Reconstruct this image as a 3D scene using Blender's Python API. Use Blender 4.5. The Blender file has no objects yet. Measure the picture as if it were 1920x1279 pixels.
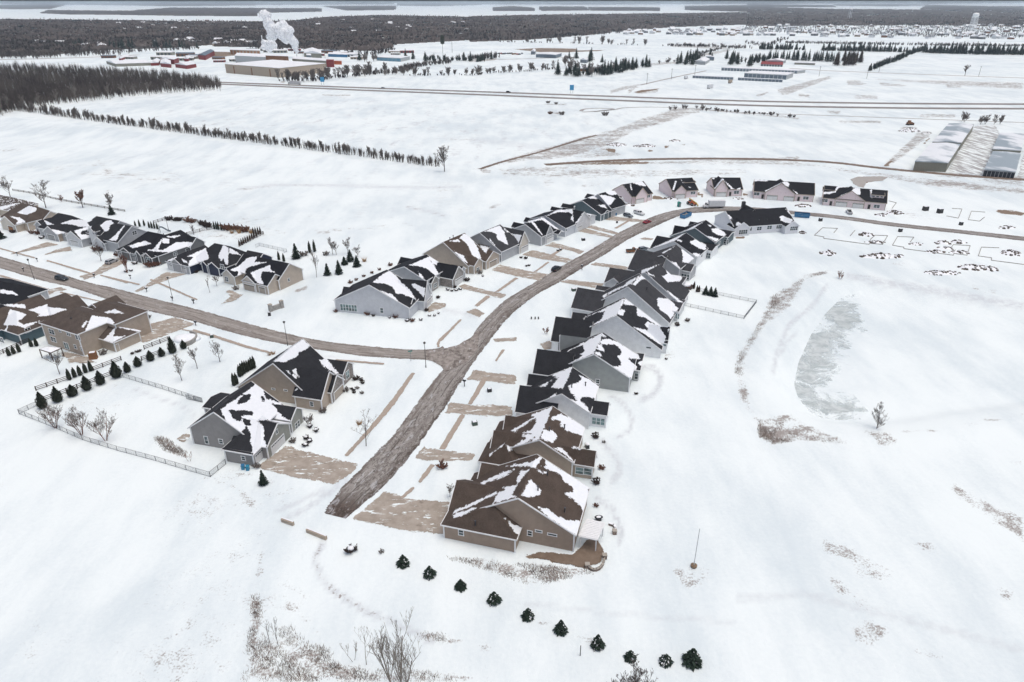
import bpy, math, random
import numpy as np
from mathutils import Vector
random.seed(7); np.random.seed(7)
R = math.radians
S = bpy.context.scene
COL = S.collection
# ------------------------------------------------ survey of the place (metres; camera at 90 m) -------------
CZ = 90.0; F = 1280.0; PITCH = math.atan(636.5/1280)
CP, SP = math.cos(PITCH), math.sin(PITCH)
def G(p, z=0.0):
    u = (p[0]-960)/F; v = (p[1]-639.5)/F
    D = (CZ-z)/(SP+v*CP)
    return Vector((D*u, D*(CP-v*SP), z))
def ray(p):
    u = (p[0]-960)/F; v = (p[1]-639.5)/F
    return Vector((u, CP-v*SP, -(SP+v*CP)))
def PJ(x, y, z):
    zz = z-CZ
    dep = y*CP - zz*SP
    up = y*SP + zz*CP
    dep = np.maximum(dep, 1.0)
    return 960+F*x/dep, 639.5-F*up/dep
def crop(ox, oy, s):
    return lambda *a: [(ox+a[i]/s, oy+a[i+1]/s) for i in range(0, len(a), 2)] if len(a) > 2 else (ox+a[0]/s, oy+a[1]/s)
K1=crop(800,740,3.5525);K2=crop(850,520,3.762);K3=crop(320,600,3.9975);K4=crop(620,380,4.8)
K5=crop(0,320,5.329);K6=crop(0,500,4.263);K7=crop(200,380,4.571);K8=crop(1000,300,4.8);K9=crop(1300,300,4.8)
K10=crop(1500,220,4.264);K11=crop(0,0,4.0);K12=crop(400,0,3.84);K13=crop(880,0,3.692);K14=crop(1400,0,3.692)
K15=crop(0,160,2.133);K16=crop(1360,480,3.366);K17=crop(440,880,3.205);K18=crop(820,980,3.4286);K19=crop(560,620,3.365)
K20=crop(1380,860,3.052);K21=crop(0,720,4.0);K22=crop(880,180,3.097);K23=crop(1100,400,5.813);K24=crop(860,380,5.053)
KA=crop(820,820,4.919);KB=crop(880,730,6.393);KC=crop(960,600,6.393);KD=crop(0,360,9.6);KE=crop(140,380,7.385);KF=crop(1140,320,8.0)
def PP(*a): return [(a[i], a[i+1]) for i in range(0, len(a), 2)]
# ------------------------------------------------ tagging -------------
def tag(o, label=None, cat=None, group=None, kind=None):
    if label: o['label'] = label
    if cat: o['category'] = cat
    if group: o['group'] = group
    if kind: o['kind'] = kind
    return o
def empty(name, loc=(0,0,0), rz=0):
    o = bpy.data.objects.new(name, None); COL.objects.link(o)
    o.location = loc; o.rotation_euler = (0,0,rz); o.empty_display_size = .5
    return o
def link(name, me, parent=None):
    o = bpy.data.objects.new(name, me); COL.objects.link(o)
    if parent: o.parent = parent
    return o
def copy_tree(o, parent=None):
    c = o.copy(); COL.objects.link(c)
    if parent: c.parent = parent
    for ch in list(o.children): copy_tree(ch, c)
    return c
class MB:
    def __init__(s): s.v = []; s.f = []; s.m = []
    def add(s, vs, fs, m=0):
        n = len(s.v); s.v.extend([tuple(v) for v in vs])
        for f in fs: s.f.append(tuple(i+n for i in f)); s.m.append(m)
    def box(s, c, sz, rz=0, m=0, taper=1.0):
        cx,cy,cz = c; hx,hy,hz = sz[0]/2,sz[1]/2,sz[2]/2
        co, si = math.cos(rz), math.sin(rz); vs = []
        for z,t in ((-hz,1),(hz,taper)):
            for x,y in ((-hx,-hy),(hx,-hy),(hx,hy),(-hx,hy)):
                x*=t; y*=t
                vs.append((cx+x*co-y*si, cy+x*si+y*co, cz+z))
        s.add(vs, [(3,2,1,0),(4,5,6,7),(0,1,5,4),(1,2,6,5),(2,3,7,6),(3,0,4,7)], m)
    def bar(s, a, b, r, n=5, r2=None, m=0):
        a = Vector(a); b = Vector(b); d = b-a
        if d.length < 1e-5: return
        r2 = r if r2 is None else r2
        d.normalize(); t = Vector((0,0,1)) if abs(d.z) < .9 else Vector((1,0,0))
        x = d.cross(t).normalized(); y = d.cross(x)
        vs = []
        for q, rr in ((a,r),(b,r2)):
            for i in range(n):
                an = 2*math.pi*i/n
                vs.append(q + x*math.cos(an)*rr + y*math.sin(an)*rr)
        fs = [(i,(i+1)%n,n+(i+1)%n,n+i) for i in range(n)]
        fs += [tuple(range(n-1,-1,-1)), tuple(range(n,2*n))]
        s.add(vs, fs, m)
    def beam(s, a, b, w, h, m=0):
        a = Vector(a); b = Vector(b); d = (b-a); 
        if d.length < 1e-5: return
        d.normalize(); x = d.cross(Vector((0,0,1)))
        x = x.normalized()*w/2 if x.length > 1e-4 else Vector((w/2,0,0))
        y = x.cross(d).normalized()*h/2
        vs = [q+x*i+y*j for q in (a,b) for i,j in ((-1,-1),(1,-1),(1,1),(-1,1))]
        s.add(vs, [(3,2,1,0),(4,5,6,7),(0,1,5,4),(1,2,6,5),(2,3,7,6),(3,0,4,7)], m)
    def lathe(s, c, prof, n=10, m=0, sx=1, sy=1):
        vs = []; k = len(prof)
        for r,z in prof:
            for i in range(n):
                an = 2*math.pi*i/n
                vs.append((c[0]+r*math.cos(an)*sx, c[1]+r*math.sin(an)*sy, c[2]+z))
        fs = []
        for j in range(k-1):
            for i in range(n):
                fs.append((j*n+i, j*n+(i+1)%n, (j+1)*n+(i+1)%n, (j+1)*n+i))
        fs.append(tuple(range(n-1,-1,-1))); fs.append(tuple((k-1)*n+i for i in range(n)))
        s.add(vs, fs, m)
    def prism(s, pts, y0, y1, m=0):
        # pts in the x-z plane (counter clockwise), swept along y
        n = len(pts)
        vs = [(x,y0,z) for x,z in pts] + [(x,y1,z) for x,z in pts]
        fs = [tuple(range(n)), tuple(range(2*n-1,n-1,-1))] + [((i+1)%n, i, n+i, n+(i+1)%n) for i in range(n)]
        s.add(vs, fs, m)
    def mesh(s, name, mats, smooth=False):
        me = bpy.data.meshes.new(name); me.from_pydata(s.v, [], s.f)
        for m in (mats if isinstance(mats,(list,tuple)) else [mats]): me.materials.append(m)
        if len(me.materials) > 1: me.polygons.foreach_set('material_index', s.m)
        if smooth: me.polygons.foreach_set('use_smooth', [True]*len(s.f))
        me.update(); return me
    def build(s, name, mats, parent=None, smooth=False):
        return link(name, s.mesh(name, mats, smooth), parent)
# ------------------------------------------------ materials -------------
def newmat(name):
    m = bpy.data.materials.new(name); m.use_nodes = True
    nt = m.node_tree; b = nt.nodes['Principled BSDF']
    return m, nt, b
def N(nt, t, **kw):
    n = nt.nodes.new(t)
    for k, v in kw.items():
        if k.startswith('_'): setattr(n, k[1:], v)
        else:
            try: n.inputs[k].default_value = v
            except Exception: n.inputs[int(k[1:])].default_value = v
    return n
def L(nt, a, b): nt.links.new(a, b)
def noise(nt, vec, scale, detail=3, rough=.5, dist=0):
    n = N(nt, 'ShaderNodeTexNoise', Scale=scale, Detail=detail, Roughness=rough, Distortion=dist)
    if vec is not None: L(nt, vec, n.inputs['Vector'])
    return n.outputs['Fac']
def maprange(nt, v, a, b, c=0., d=1., smooth=True):
    n = N(nt, 'ShaderNodeMapRange'); n.interpolation_type = 'SMOOTHSTEP' if smooth else 'LINEAR'
    L(nt, v, n.inputs['Value'])
    for k, x in (('From Min',a),('From Max',b),('To Min',c),('To Max',d)): n.inputs[k].default_value = x
    return n.outputs['Result']
def mth(nt, op, a, b=None):
    n = nt.nodes.new('ShaderNodeMath'); n.operation = op
    for i, x in enumerate((a, b)):
        if x is None: continue
        if isinstance(x, (int, float)): n.inputs[i].default_value = x
        else: L(nt, x, n.inputs[i])
    return n.outputs[0]
def mix(nt, f, a, b):
    n = nt.nodes.new('ShaderNodeMix'); n.data_type = 'RGBA'
    for i, x in ((0,f),(6,a),(7,b)):
        if isinstance(x, (int, float)): n.inputs[i].default_value = x
        elif isinstance(x, tuple): n.inputs[i].default_value = (x+(1,))[:4]
        else: L(nt, x, n.inputs[i])
    return n.outputs[2]
def pos(nt): return nt.nodes.new('ShaderNodeNewGeometry').outputs['Position']
def objc(nt): return nt.nodes.new('ShaderNodeTexCoord').outputs['Object']
def attr(nt, name):
    n = nt.nodes.new('ShaderNodeAttribute'); n.attribute_name = name; return n
def scaled(nt, v, sc, rot=0):
    n = nt.nodes.new('ShaderNodeMapping'); n.inputs['Scale'].default_value = sc; n.inputs['Rotation'].default_value = (0,0,rot)
    L(nt, v, n.inputs['Vector']); return n.outputs['Vector']
SNOW = (.79,.85,.86); SNOWD = (.63,.705,.74)
def snow_col(nt, P):
    a = noise(nt, P, .012, 4, .55)
    b = noise(nt, scaled(nt, P, (1,.35,1), .35), .09, 5, .6)
    c = noise(nt, P, 1.3, 3, .6)
    f = mth(nt, 'ADD', mth(nt,'MULTIPLY',a,.5), mth(nt,'ADD', mth(nt,'MULTIPLY',b,.45), mth(nt,'MULTIPLY',c,.12)))
    return mix(nt, maprange(nt, f, .44, .68), SNOW, SNOWD)
def plain(name, c, rough=.8, var=.12, scale=3., metal=0, spec=.5):
    m, nt, b = newmat(name)
    n = noise(nt, objc(nt), scale, 4, .6)
    d = tuple(x*(1-var) for x in c); e = tuple(min(1,x*(1+var)) for x in c)
    L(nt, mix(nt, maprange(nt, n, .3, .7), d, e), b.inputs['Base Color'])
    b.inputs['Roughness'].default_value = rough; b.inputs['Metallic'].default_value = metal
    b.inputs['Specular IOR Level'].default_value = spec
    return m
def siding(name, c, lap=.18):
    m, nt, b = newmat(name)
    P = pos(nt); sep = nt.nodes.new('ShaderNodeSeparateXYZ'); L(nt, P, sep.inputs[0])
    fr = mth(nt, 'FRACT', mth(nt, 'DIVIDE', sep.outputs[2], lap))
    st = maprange(nt, fr, .0, .16, .80, 1.)  # shadow line at each lap, painted into the colour as a darker stripe
    n = noise(nt, P, .8, 4, .6)
    n2 = noise(nt, scaled(nt, P, (1,1,.2)), 3., 3, .6)
    base = mix(nt, maprange(nt, n, .3, .7), tuple(x*.93 for x in c), tuple(x*1.05 for x in c))
    base = mix(nt, maprange(nt, n2, .5, .9, 0, .18), base, tuple(x*.75 for x in c))
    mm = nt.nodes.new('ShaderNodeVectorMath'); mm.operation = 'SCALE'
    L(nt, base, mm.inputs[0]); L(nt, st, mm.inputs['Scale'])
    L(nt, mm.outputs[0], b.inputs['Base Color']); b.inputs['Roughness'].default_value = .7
    bp = N(nt, 'ShaderNodeBump', Strength=.4, Distance=.03); L(nt, fr, bp.inputs['Height']); L(nt, bp.outputs[0], b.inputs['Normal'])
    return m
def stone(name, c1, c2, sc=2.2):
    m, nt, b = newmat(name)
    P = pos(nt); v = N(nt, 'ShaderNodeTexVoronoi', Scale=sc); L(nt, scaled(nt, P, (1,1,1.8)), v.inputs['Vector'])
    w = nt.nodes.new('ShaderNodeSeparateColor'); L(nt, v.outputs['Color'], w.inputs[0])
    e = N(nt, 'ShaderNodeTexVoronoi', Scale=sc, _feature='DISTANCE_TO_EDGE'); L(nt, scaled(nt, P, (1,1,1.8)), e.inputs['Vector'])
    col = mix(nt, w.outputs[0], c1, c2)
    L(nt, mix(nt, maprange(nt, e.outputs['Distance'], .0, .08), (.33,.31,.29), col), b.inputs['Base Color'])
    b.inputs['Roughness'].default_value = .9
    return m
def roofmat(name, c):
    m, nt, b = newmat(name)
    P = pos(nt)
    n1 = noise(nt, P, .5, 4, .6); n2 = noise(nt, scaled(nt, P, (1,1,2.)), 5., 3, .7)
    sep = nt.nodes.new('ShaderNodeSeparateXYZ'); L(nt, P, sep.inputs[0])
    fr = mth(nt, 'FRACT', mth(nt, 'DIVIDE', sep.outputs[2], .11))
    base = mix(nt, maprange(nt, n1, .3, .7), tuple(x*.82 for x in c), tuple(x*1.2 for x in c))
    base = mix(nt, maprange(nt, n2, .35, .75, 0, .6), base, tuple(x*1.9 for x in c))
    base = mix(nt, maprange(nt, fr, 0, .3, .35, 0), base, tuple(x*.4 for x in c))
    a = attr(nt, 'snow').outputs['Fac']
    e = mth(nt, 'ADD', mth(nt, 'MULTIPLY', mth(nt, 'SUBTRACT', noise(nt, P, 1.1, 6, .7), .5), 1.5), mth(nt,'MULTIPLY', mth(nt,'SUBTRACT', noise(nt, P, 5, 4, .65), .5), .35))
    f = mth(nt, 'ADD', a, e)
    k = maprange(nt, f, .47, .53)
    sn = mix(nt, noise(nt, P, 1.5, 4, .6), (.86,.885,.92), (.72,.76,.81))
    L(nt, mix(nt, k, base, sn), b.inputs['Base Color'])
    L(nt, maprange(nt, k, 0, 1, .85, .6), b.inputs['Roughness'])
    bp = N(nt, 'ShaderNodeBump', Strength=.6, Distance=.08); L(nt, maprange(nt, f, .45, .6), bp.inputs['Height']); L(nt, bp.outputs[0], b.inputs['Normal'])
    b.inputs['Specular IOR Level'].default_value = .2
    return m
def glass(name, c=(.03,.045,.05)):
    m, nt, b = newmat(name)
    n = noise(nt, pos(nt), .7, 2, .5)
    L(nt, mix(nt, maprange(nt, n, .35, .65), tuple(x*.5 for x in c), tuple(x*2.2 for x in c)), b.inputs['Base Color'])
    b.inputs['Roughness'].default_value = .12; b.inputs['Specular IOR Level'].default_value = .6
    return m
M = {}
M['dark'] = plain('dark paint', (.02,.02,.022), .5)
M['white'] = plain('white trim', (.78,.79,.80), .6, .04)
M['offwhite'] = plain('off white door', (.70,.70,.69), .55, .05, 1.)
M['tandoor'] = plain('tan door', (.42,.36,.30), .6, .06, 1.)
M['greydoor'] = plain('grey door', (.36,.36,.355), .6, .08, 1.)
M['snow'] = plain('fresh snow', (.84,.865,.90), .7, .04, .8)
M['glass'] = glass('window glass'); M['glassg'] = glass('green tinted glass', (.09,.14,.14))
M['pipe'] = plain('vent pipe', (.05,.05,.055), .6)
M['wood'] = plain('weathered wood', (.20,.14,.09), .85, .25, 2.)
M['darkwood'] = plain('dark stained wood', (.05,.028,.02), .8, .25, 2.)
M['galv'] = plain('galvanised steel', (.22,.23,.24), .5, .1, 3., .4)
M['bark'] = plain('bark', (.10,.082,.075), .95, .3, 3.)
M['barkp'] = plain('pale bark', (.24,.21,.18), .95, .25, 3.)
M['barkr'] = plain('reddish twigs', (.19,.085,.055), .95, .25, 3.)
M['twig'] = plain('grey brown twigs', (.17,.145,.13), .95, .3, .4)
M['pine'] = plain('spruce needles', (.018,.034,.024), .9, .45, 1.5)
M['arbor'] = plain('arborvitae leaves', (.020,.026,.015), .9, .4, 2.)
M['arborb'] = plain('winter brown arborvitae', (.045,.028,.018), .9, .4, 2.)
M['bushr'] = plain('russet shrub', (.16,.08,.055), .95, .3, 3.)
M['bushd'] = plain('dark shrub', (.05,.035,.03), .95, .4, 3.)
M['tuft'] = plain('tan ornamental grass', (.42,.27,.14), .9, .25, 3.)
M['mulch'] = plain('mulch', (.045,.032,.025), .95, .4, 3.)
M['rubble'] = plain('rubble and clods', (.10,.08,.065), .95, .5, .8)
M['conc'] = plain('pale concrete', (.36,.33,.29), .9, .1, .8)
M['black'] = plain('black metal', (.015,.015,.017), .45)
M['tyre'] = plain('tyre rubber', (.018,.018,.019), .9)
M['carglass'] = glass('car glass', (.02,.024,.028))
# ------------------------------------------------ signed distance to outlines -------------
def sdist(px, py, poly):
    """positive inside, in the units of the outline"""
    n = len(poly); d = np.full(px.shape, 1e18); ins = np.zeros(px.shape, bool)
    for i in range(n):
        x1,y1 = poly[i]; x2,y2 = poly[(i+1)%n]
        ex,ey = x2-x1, y2-y1
        t = np.clip(((px-x1)*ex+(py-y1)*ey)/max(ex*ex+ey*ey,1e-12), 0, 1)
        d = np.minimum(d, (px-x1-t*ex)**2+(py-y1-t*ey)**2)
        if y1 != y2:
            c = ((y1 > py) != (y2 > py)) & (px < (x2-x1)*(py-y1)/(y2-y1)+x1)
            ins ^= c
    d = np.sqrt(d)
    return np.where(ins, d, -d)
def gp(poly, z=0.): return [tuple(G(p,z)[:2]) for p in poly]
def grid_mesh(name, X, Y, Z, mask=None):
    """X,Y,Z arrays (r,c) -> mesh of quads"""
    r, c = X.shape
    idx = np.arange(r*c).reshape(r, c)
    q = np.stack([idx[:-1,:-1], idx[:-1,1:], idx[1:,1:], idx[1:,:-1]], -1).reshape(-1,4)
    if mask is not None:
        mk = (mask[:-1,:-1]|mask[:-1,1:]|mask[1:,1:]|mask[1:,:-1]).reshape(-1); q = q[mk]
        used = np.unique(q); rm = -np.ones(r*c, int); rm[used] = np.arange(len(used)); q = rm[q]
    else: used = np.arange(r*c)
    V = np.stack([X.ravel()[used], Y.ravel()[used], Z.ravel()[used]], -1)
    return np_mesh(name, V, q), used
def np_mesh(name, V, q, smooth=False):
    me = bpy.data.meshes.new(name)
    me.vertices.add(len(V)); me.vertices.foreach_set('co', np.asarray(V, 'f').ravel())
    k = q.shape[1]
    me.loops.add(q.size); me.loops.foreach_set('vertex_index', q.astype('i').ravel())
    me.polygons.add(len(q)); me.polygons.foreach_set('loop_start', np.arange(0, q.size, k, dtype='i')); me.polygons.foreach_set('loop_total', np.full(len(q), k, 'i'))
    if smooth: me.polygons.foreach_set('use_smooth', np.ones(len(q), bool))
    me.update(calc_edges=True); me.validate()
    return me
def fattr(me, name, vals):
    a = me.attributes.new(name, 'FLOAT', 'POINT'); a.data.foreach_set('value', np.asarray(vals, 'f').ravel())
# ------------------------------------------------ camera, light -------------
cam = bpy.data.cameras.new('camera'); co = bpy.data.objects.new('camera', cam); COL.objects.link(co)
co.location = (0,0,CZ); co.rotation_euler = (math.pi/2-PITCH,0,0)
cam.lens = 24; cam.sensor_width = 36; cam.clip_end = 120000; cam.clip_start = .5
S.camera = co
SUN_EL, SUN_AZ = 78, 120      # azimuth measured clockwise from the view direction
w = bpy.data.worlds.new('World'); S.world = w; w.use_nodes = True
nt = w.node_tree; sk = nt.nodes.new('ShaderNodeTexSky'); sk.sky_type = 'NISHITA'; sk.sun_disc = False
sk.sun_elevation = R(SUN_EL); sk.sun_rotation = R(SUN_AZ); sk.air_density = .6; sk.dust_density = 6.0; sk.ozone_density = .5; sk.altitude = 0
bg = nt.nodes['Background']; vm_ = nt.nodes.new('ShaderNodeVectorMath'); vm_.operation = 'MULTIPLY'; L(nt, sk.outputs[0], vm_.inputs[0]); vm_.inputs[1].default_value = (.965,1.0,.99); L(nt, vm_.outputs[0], bg.inputs['Color']); bg.inputs["Strength"].default_value = .15
sl = bpy.data.lights.new('sun','SUN'); so = bpy.data.objects.new('sun', sl); COL.objects.link(so)
sl.energy = .5; sl.angle = R(50); sl.color = (1,.97,.93)
sd = Vector((math.sin(R(SUN_AZ))*math.cos(R(SUN_EL)), math.cos(R(SUN_AZ))*math.cos(R(SUN_EL)), math.sin(R(SUN_EL))))
so.rotation_euler = sd.to_track_quat('Z','Y').to_euler()
S.view_settings.view_transform = 'Standard'; S.view_settings.look = 'None'; S.view_settings.gamma = 1; S.view_settings.exposure = .07
S.render.engine = 'CYCLES'
# ------------------------------------------------ ground -------------
def ridge_h(X, Y):
    """low swell in front of the tree row: rises from the near side and drops behind its crest"""
    A = G((-150,204)); B = G((835,322))
    A = np.array(A[:2]); B = np.array(B[:2]); d = (B-A)/np.linalg.norm(B-A); n = np.array([-d[1], d[0]])   # n points away
    s = (X-B[0])*d[0]+(Y-B[1])*d[1]; t = (X-B[0])*n[0]+(Y-B[1])*n[1]
    s = -s    # distance back along the crest from its right end
    amp = np.clip(s/120., 0, 1)
    near = np.clip(1+(t+4)/60., 0, 1)**2
    far = np.clip(1-(t+4)/12., 0, 1)
    return 3.0*amp*np.where(t < -4, near*near*(3-2*near)*1.0, far*far*(3-2*far))
BASIN = gp(K16(640,190, 520,300, 420,430, 330,600, 290,750, 320,860, 420,980, 560,1050, 760,1085, 1000,1080, 1200,1075, 1500,1020, 2100,950, 2300,500, 1885,330, 1500,250, 1200,205, 900,165, 760,160))
PZ_ = -2.1
def basin_h(X, Y):
    xs = [p[0] for p in BASIN]; ys = [p[1] for p in BASIN]; k = (X > min(xs)-12)&(X < max(xs)+12)&(Y > min(ys)-12)&(Y < max(ys)+12); out = np.zeros(X.shape)
    if k.any():
        d = sdist(X[k], Y[k], BASIN); t = np.clip(d/7., 0, 1); z = PZ_*t*t*(3-2*t); o = np.clip(-d/9., 0, 1); z = np.where(d < 0, .55*np.sin(np.pi*o), z); out[k] = z
    return out
nr, nc = 640, 620
yy = np.concatenate([np.linspace(-60, 40, 12), 40*np.exp(np.linspace(0, math.log(60000/40), nr))[1:]])
uu = np.linspace(-1, 1, nc); uu = np.sign(uu)*np.abs(uu)**1.15*1.25
X = uu[None,:]*(np.maximum(yy,0)*.86+110)[:,None]; Y = np.repeat(yy[:,None], nc, 1)
Z = ridge_h(X, Y)+basin_h(X, Y)
me, _ = grid_mesh('snow_ground', X, Y, Z)
px, py = PJ(X.ravel(), Y.ravel(), 0*X.ravel())
def splats(spec, soft_default=6):
    out = np.zeros(px.shape)
    for s in spec:
        poly, a = s[0], s[1]; soft = s[2] if len(s) > 2 else soft_default
        xs = [p[0] for p in poly]; ys = [p[1] for p in poly]
        k = np.where((px > min(xs)-soft*2)&(px < max(xs)+soft*2)&(py > min(ys)-soft*2)&(py < max(ys)+soft*2))[0]
        if not len(k): continue
        d = sdist(px[k], py[k], poly); f = np.clip(.5+d/(2*soft), 0, 1)
        out[k] = np.maximum(out[k], a*f*f*(3-2*f))
    return out
def ell(cx, cy, rx, ry, rot=0, n=14):
    c, s = math.cos(R(rot)), math.sin(R(rot))
    return [(cx+rx*math.cos(t)*c-ry*math.sin(t)*s, cy+rx*math.cos(t)*s+ry*math.sin(t)*c) for t in [2*math.pi*i/n for i in range(n)]]
def line(pts, w):
    """outline of a band round a polyline, w = width in pixels (one number or one per point)"""
    a = []; b = []
    for i, p in enumerate(pts):
        q = pts[min(i+1, len(pts)-1)]; r = pts[max(i-1, 0)]
        dx, dy = q[0]-r[0], q[1]-r[1]; l = math.hypot(dx, dy) or 1
        ww = (w[i] if isinstance(w, (list, tuple)) else w)/2
        a.append((p[0]-dy/l*ww, p[1]+dx/l*ww)); b.append((p[0]+dy/l*ww, p[1]-dx/l*ww))
    return a + b[::-1]
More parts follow.
